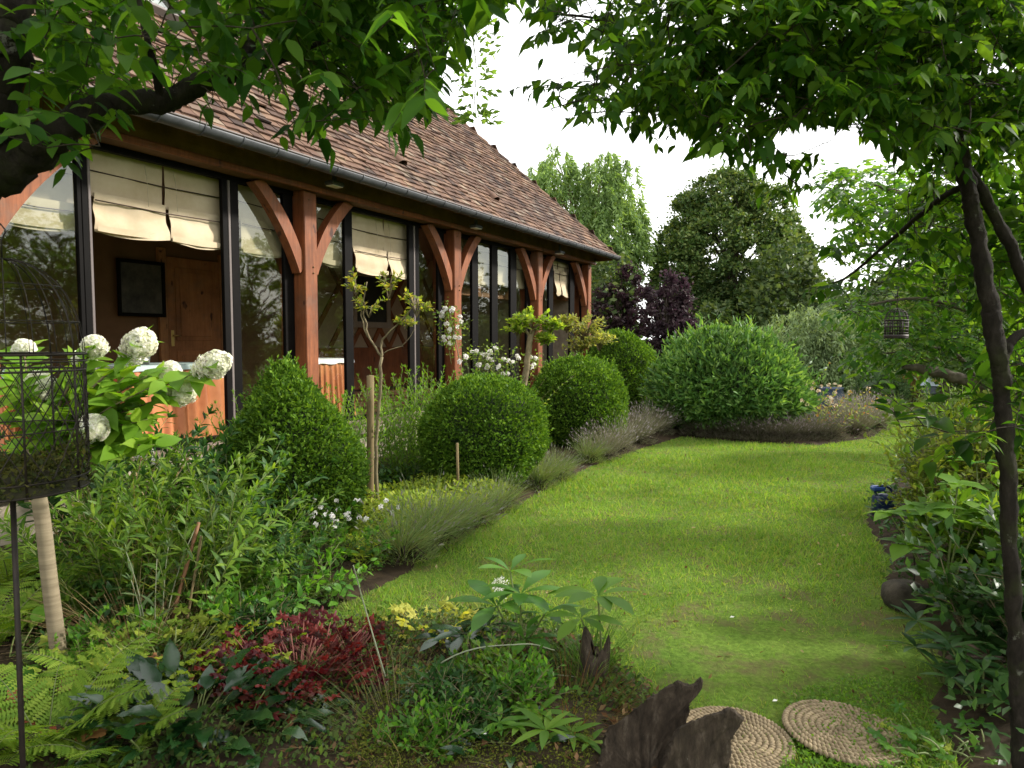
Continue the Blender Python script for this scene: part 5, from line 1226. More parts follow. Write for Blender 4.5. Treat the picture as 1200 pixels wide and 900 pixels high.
# big-leaved plants before the lawn
def whorl(name, label, loc, tiers, lm, seed, cat='plant', tm=T_OBOV, grp=None):
    r = np.random.default_rng(seed); root = empty(name, loc, label, cat, grp); g, gs = Geo(), Geo()
    for (dx, dy, h, n, ll, el) in tiers:
        top = np.array([dx, dy, h]); tube(gs, smooth_path([[0, 0, -.02], [dx * .4, dy * .4, h * .5], top], 5), np.linspace(.007, .004, 11), 6)
        for k in range(n):
            a = k / n * 6.28 + r.uniform(-.25, .25); e = el + r.uniform(-.25, .25); d = np.array([math.cos(a), math.sin(a), e]); scatter(g, tm, top[None], d[None], nrm(np.array([0, 0, 1.0]) - .3 * d + r.normal(0, .1, 3))[None], ll * r.uniform(.8, 1.15))
    part(root, 'leaves', g, lm); part(root, 'stem', gs, stem_m); return root
whorl('whorled_leaf_plant', 'large-leaved green plant rising behind the small tree stump', gp(706, 800), [(-.02, .03, .40, 8, .24, .45), (-.1, .02, .3, 6, .18, .4)], bright_m, 93)
whorl('whorled_leaf_plant', 'leafy green plant with spreading big leaves left of the small tree stump', gp(610, 775), [(0, 0, .34, 7, .24, .45), (-.12, .05, .26, 6, .24, .5), (.12, 0, .24, 6, .17, .4), (.02, -.12, .16, 6, .17, .4), (-.05, .1, .42, 5, .2, .6)], mid_m, 94)
whorl('whorled_leaf_plant', 'dark leaved plant with shiny grey-lit leaves beside the yellow clump', gp(545, 785), [(0, 0, .18, 7, .17, .3), (.1, .03, .2, 6, .15, .3), (-.1, .02, .15, 6, .14, .3)], gloss_m, 95)
whorl('hellebore', 'small hellebore with fresh green fingers at the bottom edge left of the mossy stump', gp(640, 905) + [0, .04, 0], [(0, 0, .14, 8, .14, .4), (.1, .03, .11, 7, .13, .4), (-.1, .05, .12, 7, .12, .4), (-.02, .14, .13, 7, .13, .4), (.16, -.02, .10, 6, .11, .3)], bright_m, 96, 'hellebore', T_LAN)
whorl('hellebore', 'low dark leafy plant in the bottom of the bed left of the fresh hellebore', gp(585, 885), [(0, 0, .13, 8, .12, .4), (.1, .05, .1, 6, .11, .3), (-.08, 0, .1, 6, .1, .4)], mid_m, 97, 'hellebore', T_LAN)
for (x, y, s_, sd, lab) in ((505, 892, .55, 194, 'small leafy weed on the moss at the bottom edge'), (560, 868, .6, 195, 'small leafy weed on the moss near the dark low hellebore'), (610, 840, .7, 197, 'small leafy weed at the foot of the red-based grass'), (520, 845, .62, 183, 'bushy green plant in the middle of the near bed below the faded leaves'), (575, 820, .65, 184, 'small leafy plant left of the red-based grass'), (100, 790, .8, 185, 'small dark leafy plant at the foot of the pale stem'), (300, 765, .9, 189, 'leafy weed between the canes and the dark-red clump')):
    C2 = twig_shrub('bed_weed', lab, gp(x, y), .26 * s_, .2 * s_, 30, [dark_m, peren_m, mid_m][sd % 3], sd, .035, cat='weed', per=7, grp='small weeds of the near bed')
wf = stem_plant('white_daisy_plant', 'loose plant dotted with tiny white flowers in front of the pointed box bush', 'wild flower', gp(400, 655), peren_m, h=.42, n=16, spread=.35, tm=T_LANS, ll=.07, gap=.04, ang=60, seed=191, arch=.2)
rq = np.random.default_rng(192); flowers_on(wf, [np.array([rq.normal(0, .2), rq.normal(0, .2), rq.uniform(.26, .46)]) for _ in range(34)], .012, 5, white_f, 193, .017, 'bloom')
# white umbels
def umbel(label, loc, pts, seed, rad=.05):
    r = np.random.default_rng(seed); root = empty('lace_flower', loc, label, 'wild flower', 'white lace flowers in the near bed'); gs = Geo(); loc = np.asarray(loc)
    for p_ in pts:
        p_ = np.asarray(p_) - loc; tube(gs, smooth_path([[0, 0, -.02], [p_[0] * .3, p_[1] * .3, p_[2] * .6], p_], 6), .0028, 5)
        ax = nrm(np.array([.25, -.75, .6])); sx = nrm(np.cross(ax, [0, 0, 1])); sy = np.cross(sx, ax); gf = Geo()
        for k in range(30):
            a, q = k * 2.4, math.sqrt((k + .5) / 30) * rad; c = p_ + sx * math.cos(a) * q + sy * math.sin(a) * q * 1.15 + ax * (.03 - .2 * q); tube(gs, [p_, c], .0009, 3, cap=False)
            n = 12; P = c + r.normal(0, .0055, (n, 3)); scatter(gf, quad_t(.8, 0, 0), P, rdir(n, -1, r), ax + r.normal(0, .3, (n, 3)), .0075)
        part(root, 'flower_head', gf, white_f)
    part(root, 'stem', gs, stem_m); return root
umbel('white lacy flower head leaning in front of the red-based grass', gp(672, 860), [at(694, 792, 3.25)], 101, .055)
umbel('tall white lacy flower heads left of the small tree stump', gp(650, 800), [at(648, 752, 3.75), at(668, 758, 3.8)], 102, .05)
umbel('white lacy flower head over the big leaves near the lawn', gp(600, 765), [at(587, 690, 4.0)], 103, .055)
# arching green stems across the bed
for k, (pts, lab) in enumerate((([(395, 890, 2.75), (520, 775, 2.95), (610, 755, 3.0), (650, 762, 3.05)], 'long thin green stem arching across the middle of the near bed'), ([(340, 905, 2.65), (430, 855, 2.8), (500, 825, 2.9)], 'pale thin stem lying low across the near bed'), ([(465, 838, 2.95), (430, 720, 3.1), (414, 662, 3.1)], 'tall thin seed stalk standing before the lawn wedge'), ([(560, 790, 3.0), (640, 790, 3.0), (690, 795, 3.1)], 'thin green stem reaching right towards the white lacy flower'))):
    P = smooth_path([at(*p_) for p_ in pts], 8); g = Geo(); tube(g, P - P[0], np.linspace(.0042, .0025, len(P)), 5); o = g.build('arching_stem', leaf_mat('arching_stem_%d' % k, [(.16, .2, .08)], .6, .1, .2)); o.location = P[0]; tag(o, lab, 'stem')

# ------------------------------------------------------------------ wood: small stump, two mossy pieces
def mossy(name):
    m, t, out = newmat(name)
    n1 = noise(t, 18, 8, .78, stretch=(1.6, 1.6, .5)); c = ramp(t, [(.3, (.014, .011, .008)), (.55, (.062, .046, .032)), (.8, (.19, .16, .125))], n1)
    ge = t.nodes.new('ShaderNodeNewGeometry'); sx = t.nodes.new('ShaderNodeSeparateXYZ'); t.links.new(ge.outputs['Normal'], sx.inputs[0])
    ad = t.nodes.new('ShaderNodeMath'); ad.operation = 'MULTIPLY_ADD'; ad.inputs[1].default_value = 2.4; t.links.new(noise(t, 22, 8, .8), ad.inputs[0]); t.links.new(sx.outputs['Z'], ad.inputs[2])
    c = mixc(t, c, (.10, .11, .025), ramp(t, [(1.5, (0, 0, 0)), (1.9, (.8, .8, .8))], ad.outputs[0]))
    c = mixc(t, c, (.3, .31, .27), ramp(t, [(.66, (0, 0, 0)), (.72, (.8, .8, .8))], noise(t, 9, 6, .8)))
    p = nd(t, 'ShaderNodeBsdfPrincipled', Roughness=.92); p.inputs['Specular IOR Level'].default_value = .2; t.links.new(c, p.inputs['Base Color']); t.links.new(bump(t, n1, .9, .02), p.inputs['Normal']); t.links.new(p.outputs['BSDF'], out.inputs['Surface']); return m
stump_m = mossy('mossy_old_wood')
def slab(name, label, outline, Y, thick, seed, cat='tree stump'):
    """upright lump of split old wood: ragged front outline with a real thickness, grooved along the grain"""
    r = np.random.default_rng(seed); O = np.array([at(x, y, Y) for x, y in outline]); base = np.array([O[:, 0].mean(), Y + thick / 2, 0.0]); n1, n2, n3, n4 = Noise(seed, 8), Noise(seed + 1, 28), Noise(seed + 2, 75), Noise(seed + 3, 60)
    per = []
    for k in range(len(O)):
        A, B = O[k], O[(k + 1) % len(O)]; m = max(1, int(np.linalg.norm(B - A) / .007)); per += [A + (B - A) * q for q in np.linspace(0, 1, m, endpoint=False)]
    per = np.array(per); n = len(per); per = per + np.column_stack([r.normal(0, .0022, n), np.zeros(n), r.normal(0, .0022, n)]); c = per.mean(0); c[2] = max(c[2], .05); rows = []
    spec = [(0.0, k) for k in (.06, .18, .3, .42, .54, .66, .76, .85, .92, .965)] + [(.006, .99), (.02, 1.0), (thick * .3, 1.0), (thick * .55, .99), (thick * .8, .97), (thick * .95, .93), (thick, .85), (thick, .4)]
    for dy, k in spec:
        R_ = c + (per - c) * k; R_[:, 1] = Y + dy; R_[:, 2] -= .11 * dy / thick * np.clip(R_[:, 2] / .15, 0, 1); rows.append(R_)
    V = np.concatenate(rows); grain = V * np.array([1, 1, .10]); lean = np.abs(n4(grain)); dep = .016 * n1(V) + .012 * lean + .006 * n2(V) + .004 * n3(V)
    front = V[:, 1] < Y + .004; V[:, 1] += np.where(front, dep, 0); side = ~front; V = V + nrm(V - (c + [0, thick / 2, 0])) * (side * (.005 * n2(V) + .004 * n3(V)))[:, None]
    i = np.arange(n); m = len(spec); Q = np.concatenate([np.stack([q * n + i, q * n + (i + 1) % n, (q + 1) * n + (i + 1) % n, (q + 1) * n + i], -1) for q in range(m - 1)])
    g = Geo(); g.add(V, [Q, np.arange(n)[None, ::-1], (np.arange(n) + (m - 1) * n)[None]], 0, False)
    o = g.build(name, stump_m, None, base); o.location = base; tag(o, label, cat); return o
slab('old_stump', 'jagged mossy piece of old stump with a beak-like top, left of the rope mats', [(690, 1000), (700, 905), (713, 853), (738, 837), (760, 818), (782, 804), (795, 796), (803, 799), (810, 801), (819, 797), (822, 791), (826, 796), (821, 804), (814, 812), (810, 823), (807, 840), (803, 860), (800, 900), (800, 1000)], 2.36, .15, 111)
slab('old_stump', 'dark block of old stump with a rounded head overlapping the left rope mat', [(768, 1000), (776, 905), (788, 862), (800, 848), (819, 840), (840, 833), (853, 827), (864, 832), (872, 840), (868, 849), (862, 855), (858, 864), (857, 881), (855, 900), (853, 1000)], 2.24, .13, 112)
# small stump with a broken top
sb = gp(692, 812); g = Geo(); n = 22; a = np.linspace(0, 2 * math.pi, n, endpoint=False); r = np.random.default_rng(8); rows = []
hj = .235 + .045 * np.sin(a * 2 + 2.2) + r.normal(0, .018, n)
for t_, rad in ((0, .085), (.15, .07), (.4, .066), (.7, .064), (1, .058)): rows.append(np.column_stack([np.cos(a) * rad * (1 + .12 * np.sin(a * 5)) + .03 * t_, np.sin(a) * rad * (1 + .1 * np.cos(a * 4)), hj * t_]))
rows.append(np.column_stack([np.cos(a) * .03 + .03, np.sin(a) * .03, hj * .8])); V = np.concatenate(rows); i = np.arange(n); g.add(V, [np.concatenate([np.stack([q * n + i, q * n + (i + 1) % n, (q + 1) * n + (i + 1) % n, (q + 1) * n + i], -1) for q in range(5)])])
o = g.build('broken_stump', stump_m); o.location = sb; tag(o, 'small upright broken tree stump under the large green leaves', 'tree stump')

# ------------------------------------------------------------------ coiled rope mats
rope_m = solid('natural_rope', (.15, .11, .06), (.28, .215, .13), 22, .85, .5, detail=8, island=.16, stretch=(1, 1, 1), dist=.004)
def mat(loc, R, label, seed, tilt=(0, 0)):
    g = Geo(); r = np.random.default_rng(seed); pitch = R / 9.3; ph = 1.2; th = 0.25; nu, nv = 9, 7; u = np.linspace(-1, 1, nu); v = np.linspace(0, 2 * math.pi, nv, endpoint=False); P, = [[]]; F = []
    tot = 9.0 * 2 * math.pi; k = 0
    while th < tot:
        rad = pitch * (th / (2 * math.pi) + .3); step = pitch * .78
        c = np.array([math.cos(th) * rad, math.sin(th) * rad, pitch * .42]); T = np.array([-math.sin(th), math.cos(th), 0]); O = np.array([math.cos(th), math.sin(th), 0]); Z = np.array([0, 0, 1.0])
        for s_ in (0,):
            ax = nrm(T * .72 + O * .62 + Z * .0); side = nrm(np.cross(Z, ax)); L = pitch * .74; rr = pitch * .36
            prof = np.sqrt(np.maximum(1 - u ** 2 * .96, 0)) ** .8; V = c + u[:, None, None] * L * ax + (prof[:, None] * rr)[:, :, None] * (np.cos(v)[None, :, None] * side + np.sin(v)[None, :, None] * Z * 1.15)
            V = V - Z * (np.abs(u) ** 2 * pitch * .22)[:, None, None]; i, j = np.meshgrid(np.arange(nu - 1), np.arange(nv), indexing='ij'); q = (i * nv + j).ravel(); q2 = (i * nv + (j + 1) % nv).ravel()
            g.add(V.reshape(-1, 3) + r.normal(0, .0008, (nu * nv, 3)), [np.stack([q, q + nv, q2 + nv, q2], -1)])
        th += step / max(rad, pitch * .4); k += 1
    a = np.linspace(0, 2 * math.pi, 40, endpoint=False); V = np.vstack([np.column_stack([np.cos(a) * R * .985, np.sin(a) * R * .985, np.full(40, .004)]), [[0, 0, .006]]]); g.add(V, [np.stack([np.arange(40), (np.arange(40) + 1) % 40, np.full(40, 40)], -1)])
    o = g.build('rope_mat', rope_m); o.location = loc; o.rotation_euler = (tilt[0], tilt[1], r.uniform(0, 6)); return tag(o, label, 'rope mat', 'coiled rope stepping mats')
mat(gp(988, 862) + [0, 0, .014], .235, 'round coiled rope mat lying fully in view on the lawn', 121, (.02, .03))
mat(gp(862, 870) + [0, 0, .010], .225, 'round coiled rope mat partly hidden behind the dark stump', 122, (-.02, -.02))

# ------------------------------------------------------------------ right border: stone with hook, watering can, leafy plants
sb = gp(1058, 712); g = Geo(); nu, nv = 28, 18; A, B = np.meshgrid(np.linspace(0, 2 * math.pi, nu, endpoint=False), np.linspace(-1.57, 1.57, nv)); d = np.stack([np.cos(A) * np.cos(B), np.sin(A) * np.cos(B), np.sin(B)], -1).reshape(-1, 3)
q = np.sign(d) * np.abs(d) ** .62; n1, n2 = Noise(131, 1.6), Noise(132, 7); V = q * np.array([.115, .10, .085]) * (1 + .12 * n1(d) + .05 * n2(d))[:, None] + [0, 0, .075]; i, j = np.meshgrid(np.arange(nu), np.arange(nv - 1)); k = (j * nu + i).ravel(); k2 = (j * nu + (i + 1) % nu).ravel(); g.add(V, [np.stack([k, k2, k2 + nu, k + nu], -1)])
o = g.build('border_stone', solid('dark_stone', (.028, .022, .016), (.085, .07, .05), 9, .95, .8, detail=9, dist=.03)); o.location = sb; tag(o, 'squat dark stone on the lawn edge at the right border', 'stone')
g = Geo(); hb_ = gp(1071, 712) + [0, .12, 0]; YQ = hb_[1]; pts = [np.array([hb_[0], YQ, -.05]), at(1071, 680, YQ), at(1070, 645, YQ), at(1064, 634, YQ), at(1056, 633, YQ), at(1052, 639, YQ), at(1056, 644, YQ), at(1060, 641, YQ)]; P = smooth_path(pts, 6); tube(g, P - hb_, .0045, 6); o = g.build('crook_hook', iron); o.location = hb_; tag(o, 'thin black iron crook hook standing behind the dark stone', 'garden hook')
# blue can
wb = gp(1034, 606); blue = solid('blue_plastic', (.008, .016, .06), (.012, .024, .085), 6, .35, spec=.5); blk = solid('black_rubber', (.012, .012, .014), (.02, .02, .022), 5, .6)
can = empty('blue_can', wb, 'dark blue plastic can with a black foot lying at the right lawn edge', 'can'); g = Geo(); a = np.linspace(0, 2 * math.pi, 28, endpoint=False); sq = lambda q: np.sign(q) * np.abs(q) ** .5
prof = ((.0, .01), (.07, .0), (.085, .02), (.085, .15), (.08, .19), (.05, .21), (.0, .215)); V = np.concatenate([np.column_stack([sq(np.cos(a)) * rr, sq(np.sin(a)) * rr * .75, np.full(28, zz)]) for rr, zz in prof]); i = np.arange(28); Q = np.concatenate([np.stack([q * 28 + i, q * 28 + (i + 1) % 28, (q + 1) * 28 + (i + 1) % 28, (q + 1) * 28 + i], -1) for q in range(6)]); g.add(V, [Q]); part(can, 'can_body', g, blue)
g = Geo(); tube(g, smooth_path([[-.06, 0, .2], [-.075, 0, .26], [0, 0, .285], [.07, 0, .25], [.09, 0, .16]], 6), .013, 8); part(can, 'handle', g, blue)
g = Geo(); tube(g, smooth_path([[.08, 0, .06], [.15, -.02, .08], [.2, -.03, .13]], 6), np.linspace(.022, .014, 13), 8); part(can, 'spout', g, blk)
g = Geo(); bbox(g, (-.1, -.02, .235), (0.02, .05, .285), .015); part(can, 'filler_cap', g, solid('lighter_blue', (.03, .07, .25), None, 5, .3))

yg = leaf_mat('yellow_green_small_leaves', [(.10, .17, .02), (.16, .22, .03), (.24, .28, .06), (.09, .13, .02)], .5, .45, .3)
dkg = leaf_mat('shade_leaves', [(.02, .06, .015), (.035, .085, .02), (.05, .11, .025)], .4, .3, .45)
twig_shrub('leafy_shrub', 'yellow-green leafy shrub right of the blue can', gp(1140, 640), 1.2, .62, 60, yg, 141, .06)
twig_shrub('leafy_shrub', 'yellowish small-leaved shrub behind the dark trunk on the right', gp(1215, 640), 1.4, .7, 60, yg, 142, .055)
stem_plant('tall_aster', 'clump of tall thin stems with narrow drooping leaves right of the far lawn', 'plant', gp(1125, 585), peren_m, h=1.15, n=40, spread=.6, tm=T_LANS, ll=.11, gap=.04, ang=70, seed=143, arch=.2)
stem_plant('tall_aster', 'second clump of tall narrow-leaved stems farther along the right border', 'plant', gp(1150, 548), peren_m, h=1.1, n=36, spread=.65, tm=T_LANS, ll=.11, gap=.04, ang=70, seed=144, arch=.2)
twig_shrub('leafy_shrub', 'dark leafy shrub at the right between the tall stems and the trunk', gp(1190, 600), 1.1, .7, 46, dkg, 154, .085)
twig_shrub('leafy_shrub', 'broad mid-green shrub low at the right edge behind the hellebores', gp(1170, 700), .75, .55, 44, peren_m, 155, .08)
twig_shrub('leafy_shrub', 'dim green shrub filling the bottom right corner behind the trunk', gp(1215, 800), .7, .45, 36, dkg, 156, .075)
twig_shrub('leafy_shrub', 'small yellow-flecked shrub behind the broad-leaved plant', gp(1110, 640), .62, .4, 34, yg, 157, .05)
# plants with broad leaves hanging over the stone
whorl('broad_leaf_shrub', 'large-leaved green plant leaning over the dark stone', gp(1105, 722), [(-.22, .0, .42, 5, .2, .2), (-.1, .05, .62, 6, .19, .3), (.08, 0, .55, 5, .19, .4), (-.15, -.1, .3, 5, .18, .2), (0.12, .1, .75, 6, .17, .4), (-.28, .1, .58, 5, .16, .3), (.25, .05, .6, 6, .18, .3)], bright_m, 145, 'shrub', T_BROAD)
whorl('broad_leaf_shrub', 'dark broad-leaved plant behind the one leaning over the stone', gp(1150, 690), [(-.1, 0, .6, 6, .18, .3), (.15, .05, .5, 6, .18, .3), (0, .1, .8, 6, .17, .3), (-.3, .1, .45, 6, .17, .3), (.3, 0, .75, 6, .17, .3)], mid_m, 146, 'shrub', T_BROAD)
he = whorl('hellebore', 'hellebore with narrow fingered leaves and white flowers by the dark trunk', gp(1128, 745), [(0, 0, .2, 9, .17, .3), (.14, .02, .22, 9, .17, .3), (-.12, -.02, .16, 9, .16, .3), (.05, -.12, .14, 8, .15, .3), (.25, -.05, .2, 8, .16, .3)], bright_m, 147, 'hellebore', T_LAN)
flowers_on(he, [at(1138, 702, he.location[1]) - np.array(he.location), at(1145, 709, he.location[1] - .02) - np.array(he.location)], .018, 5, white_f, 9, .03, 'bloom')
for (x, y, s_, lab, seed) in ((1105, 800, 1, 'dark fingered hellebore in the shade below the white-flowered one', 148), (1150, 840, 1, 'dark low hellebore at the foot of the near trunk', 149), (1190, 790, 1, 'dark hellebore right of the near trunk, half out of view', 150)):
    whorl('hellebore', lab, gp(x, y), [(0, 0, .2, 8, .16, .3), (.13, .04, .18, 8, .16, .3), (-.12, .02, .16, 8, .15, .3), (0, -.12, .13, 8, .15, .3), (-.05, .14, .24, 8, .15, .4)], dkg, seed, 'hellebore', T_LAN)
rosette('lobed_leaf_plant', 'low plant with pale lobed leaves in the bottom right corner', 'plant', gp(1112, 890), T_STAR, mid_m, 26, .075, .1, 151, zr=(.2, .9), spread=.18)
rosette('lobed_leaf_plant', 'small yellow-green lobed plant at the right edge of the rope mat', 'plant', gp(1062, 885), T_LOBE, lime_m, 30, .035, .06, 152, zr=(.2, .9), spread=.16)
rosette('lobed_leaf_plant', 'big pale hellebore-like leaf cluster near the bottom right', 'plant', gp(1165, 905), T_STAR, mid_m, 20, .11, .12, 153, zr=(.2, .9), spread=.15)

# ------------------------------------------------------------------ ground cover that nobody could count
def cover(name, poly, n, mat, seed, size, hmax, tm=T_OVS, soilz=.06, zmin=.25, lift=1.0, patch=0, keep=None):
    r = np.random.default_rng(seed); P = np.array(poly); lo, hi = P.min(0), P.max(0); q = lo + (hi - lo) * r.random((n * 3, 2)); q = q[inpoly(q[:, 0], q[:, 1], poly)]
    if patch: q = q[Noise(seed, 2.2)(np.column_stack([q, 0 * q[:, 0]])) > r.normal(patch - 1, .25, len(q))]
    q = q[:n]; z = soilz + hmax * r.random(len(q)) ** 1.5 * (.6 + .4 * Noise(seed + 1, 3)(np.column_stack([q, 0 * q[:, 0]])))
    g = Geo(); scatter(g, tm, np.column_stack([q, np.maximum(z, .01)]), rdir(len(q), -.1, r), nrm(rdir(len(q), zmin, r) + [0, 0, .8]), size * r.uniform(.55, 1.35, len(q))); return tag(g.build(name, mat), None, None, kind='stuff')
W = lambda L: [tuple(gp(*p_)[:2]) for p_ in L]
cover('ground_cover', W([(395, 640), (430, 600), (500, 575), (600, 560), (640, 560), (600, 585), (548, 618), (492, 648), (420, 680)]), 15000, lime_m, 161, .045, .3)
cover('bed_weeds', W([(20, 905), (20, 700), (240, 690), (420, 690), (480, 660), (405, 705), (335, 745), (430, 740), (600, 735), (700, 770), (780, 850), (640, 860), (560, 800), (440, 850), (420, 930), (300, 950), (20, 950)]), 22000, leaf_mat('small_weed_leaves', [(.035, .08, .015), (.06, .12, .02), (.10, .15, .03), (.05, .07, .02)], .5, .35, .35), 162, .03, .11)
cover('bed_leaf_litter', W([(20, 930), (20, 720), (335, 745), (700, 760), (800, 850), (810, 940)]), 4500, leaf_mat('dead_leaves', [(.10, .05, .025), (.16, .09, .045), (.22, .15, .08), (.06, .035, .02)], .8, .15, .2, tcol=(1, .8, .5)), 163, .035, .05)
cover('bed_moss', W([(400, 920), (440, 840), (520, 795), (640, 795), (700, 850), (690, 950), (520, 980)]), 34000, moss_m, 164, .012, .10, zmin=-.2)
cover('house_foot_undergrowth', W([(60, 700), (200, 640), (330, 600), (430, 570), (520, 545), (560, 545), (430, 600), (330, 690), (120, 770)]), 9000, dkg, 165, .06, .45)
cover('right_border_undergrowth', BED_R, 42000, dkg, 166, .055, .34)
cover('lawn_clover', W([(930, 860), (920, 815), (1000, 795), (1080, 800), (1100, 860), (1120, 930), (900, 930)]), 5200, bright_m, 167, .018, .03, soilz=.01, patch=.85)
cover('island_bed_undergrowth', W([(800, 508), (870, 514), (960, 518), (1025, 509), (1040, 497), (900, 490)]), 5000, dkg, 168, .06, .25)

# ------------------------------------------------------------------ grass of the lawn
LAWN_PX = EDGE_L + [(1110, 490)] + EDGE_R[::-1]
LAWN = [tuple(gp(*p_)[:2]) for p_ in EDGE_L] + [tuple(gp(*p_)[:2]) for p_ in EDGE_R[::-1]]
r = np.random.default_rng(170); g = Geo(); bare, tuf = Noise(171, 1.3), Noise(172, 4.0)
n = 560000; y = 1.9 + 13.6 * r.random(n) ** 1.9; x = r.uniform(-2.5, 9.5, n); k = inpoly(x, y, LAWN); x, y = x[k], y[k]; p3 = np.column_stack([x, y, 0 * x]); d = bare(p3) + .6 * tuf(p3)
keep = d + r.normal(0, .35, len(x)) > np.interp(y, [3.0, 7.5], [-.25, -1.3]); p3, d, y = p3[keep], d[keep], y[keep]; m = len(p3); p3[:, 2] = 0.018 * GN(p3) - .002
hh = np.interp(y, [2, 5, 15], [.034, .036, .04]) * r.uniform(.4, 1.5, m) * np.clip(1 + .4 * d, .5, 1.5)
scatter(g, strip_t(.16, 2, .35), p3, nrm(rdir(m, 0, r) * .85 + [0, 0, .7]), rdir(m, 0, r), hh, np.interp(y, [2, 6, 15], [.75, 1.1, 2.0]))
tag(g.build('grass', grass_m), None, None, kind='stuff')
n = 520; x = r.uniform(-1.5, 7, n * 3); y = 2.4 + 9 * r.random(n * 3) ** 1.6; k = inpoly(x, y, LAWN); p3 = np.column_stack([x[k][:n], y[k][:n], np.zeros(min(n, k.sum()))]); p3[:, 2] = .018 * GN(p3) + .012
g = Geo(); scatter(g, T_OVS, p3, rdir(len(p3), -.1, r), nrm(rdir(len(p3), .2, r) + [0, 0, .7]), r.uniform(.012, .04, len(p3))); tag(g.build('lawn_litter', leaf_mat('lawn_litter_bits', [(.16, .09, .04), (.26, .18, .08), (.34, .3, .14), (.1, .06, .03)], .8, .2, .2, tcol=(1, .9, .6))), None, None, kind='stuff')
n = 3800; x = r.uniform(-1.5, 7, n * 4); y = 2.2 + 7 * r.random(n * 4) ** 1.5; p3 = np.column_stack([x, y, 0 * x]); k = inpoly(x, y, LAWN) & (Noise(173, 1.6)(p3) > .35 + r.normal(0, .2, len(x))); p3 = p3[k][:n]; p3[:, 2] = .018 * GN(p3) + .012 + .014 * r.random(len(p3))
g = Geo(); scatter(g, T_OVS, p3, rdir(len(p3), -.1, r), nrm(rdir(len(p3), .2, r) + [0, 0, 1]), r.uniform(.01, .02, len(p3))); tag(g.build('lawn_weeds', bright_m), None, None, kind='stuff')
# fallen petals and leaves on the grass, one by one
for (x, y, s_, m_, lab) in ((855, 730, .035, white_f, 'single pale petal lying on the lawn in front of the stump'), (905, 830, .03, white_f, 'tiny pale petal on the grass above the left rope mat'), (957, 667, .05, dry_m, 'small brown leaf lying on the lawn left of the stone'), (810, 623, .05, dry_m, 'dry leaf on the lawn left of the blue can'), (986, 632, .05, dry_m, 'dry leaf on the grass left of the broad-leaved plant')):
    g = Geo(); scatter(g, T_OVS, [[0, 0, .012]], [[1, .4, .1]], [[.1, -.2, 1]], s_); o = g.build('fallen_leaf', m_); o.location = gp(x, y) + [0, 0, .02]; tag(o, lab, 'leaf', 'fallen leaves on the lawn')
# ------------------------------------------------------------------ trees behind
def blob_points(blobs, n, r, shell=.45):
    """points in and on a set of ellipsoids, none deep inside another"""
    vol = np.array([np.prod(b[1]) ** .8 for b in blobs]); k = r.choice(len(blobs), n, p=vol / vol.sum()); C = np.array([b[0] for b in blobs])[k]; R = np.array([b[1] for b in blobs])[k]
    d = rdir(n, -1, r); q = 1 - shell * r.random(n) ** 1.5; P = C + d * R * q[:, None]; inside = np.zeros(n)
    for b in blobs: inside = np.maximum(inside, ((((P - b[0]) / b[1]) ** 2).sum(1) < .45) * 1.0)
    return P[inside < .5], d[inside < .5]
def far_tree(name, label, base, blobs, mat, seed, leaf=.14, nclump=500, per=60, crad=.35, tm=T_BOX, hang=0.0, trunk=.18, cat='tree', grp=None, out=.5, bark=None, wd=1.0, limbs=True):
    r = np.random.default_rng(seed); base = np.asarray(base, float); root = empty(name, base, label, cat, grp); B = [(np.asarray(c) - base, np.asarray(q) * np.ones(3)) for c, q in blobs]
    P, d = blob_points(B, nclump, r); top = max(c[2] + q[2] * .3 for c, q in B); g = Geo(); cx = np.mean([c for c, q in B], 0)
    tube(g, smooth_path([[0, 0, -.2], [cx[0] * .2, cx[1] * .2, top * .35], [cx[0] * .8, cx[1] * .8, top * .95]], 5), np.linspace(trunk, trunk * .25, 11), 8)
    if limbs:
        for k in r.choice(len(P), min(40, len(P)), replace=False):
            z0 = min(P[k][2] * r.uniform(.35, .75), top * .8); s_ = np.array([cx[0] * z0 / top, cx[1] * z0 / top, max(z0, .1)]); tube(g, smooth_path([s_, s_ * .5 + P[k] * .5 + [0, 0, .06 * top], P[k]], 4), np.linspace(trunk * .3, trunk * .05, 9), 5)
    part(root, 'trunk', g, bark or bark_dark)
    gl = Geo(); m = len(P); cr = crad * r.uniform(.5, 1.4, m); n = (per * r.uniform(.5, 1.4, m)).astype(int); k = np.repeat(np.arange(m), n); N = len(k)
    off = r.normal(0, 1, (N, 3)); off = nrm(off) * (np.abs(r.normal(0, .55, N)) + .1)[:, None]
    if hang:                                     # leaves strung along drooping strands
        t = r.random(N); Q = P[k] + np.column_stack([off[:, 0] * cr[k] * .35, off[:, 1] * cr[k] * .35, -t * hang * r.uniform(.6, 1.2, m)[k]]) + d[k] * (cr[k] * .9 * np.sqrt(t))[:, None] * [1, 1, .2]
        D = nrm(np.column_stack([d[k][:, :2] * .5 + r.normal(0, .45, (N, 2)), -np.abs(r.normal(.7, .4, N))]))
    else:
        Q = P[k] + off * cr[k][:, None] * [1, 1, .75]; D = nrm(d[k] * out + rdir(N, -.6, r))
    scatter(gl, tm, Q, D, nrm(rdir(N, -.3, r) + d[k] * .5), leaf * r.uniform(.65, 1.35, N), wd)
    part(root, 'crown', gl, mat); return root
def bl(x, y, Y, rx, rz, ry=None, dy=0.0):           # a lump seen at pixel x, y at distance Y; radii in pixels
    k = Y / FPX; return (at(x, y, Y + dy), np.array([rx * k, (ry or rx) * k, rz * k]))
YL = 28.0
lind = leaf_mat('linden_leaves', [(.036, .072, .02), (.056, .102, .028), (.08, .13, .036), (.125, .16, .05)], .5, .25, .4, .35)
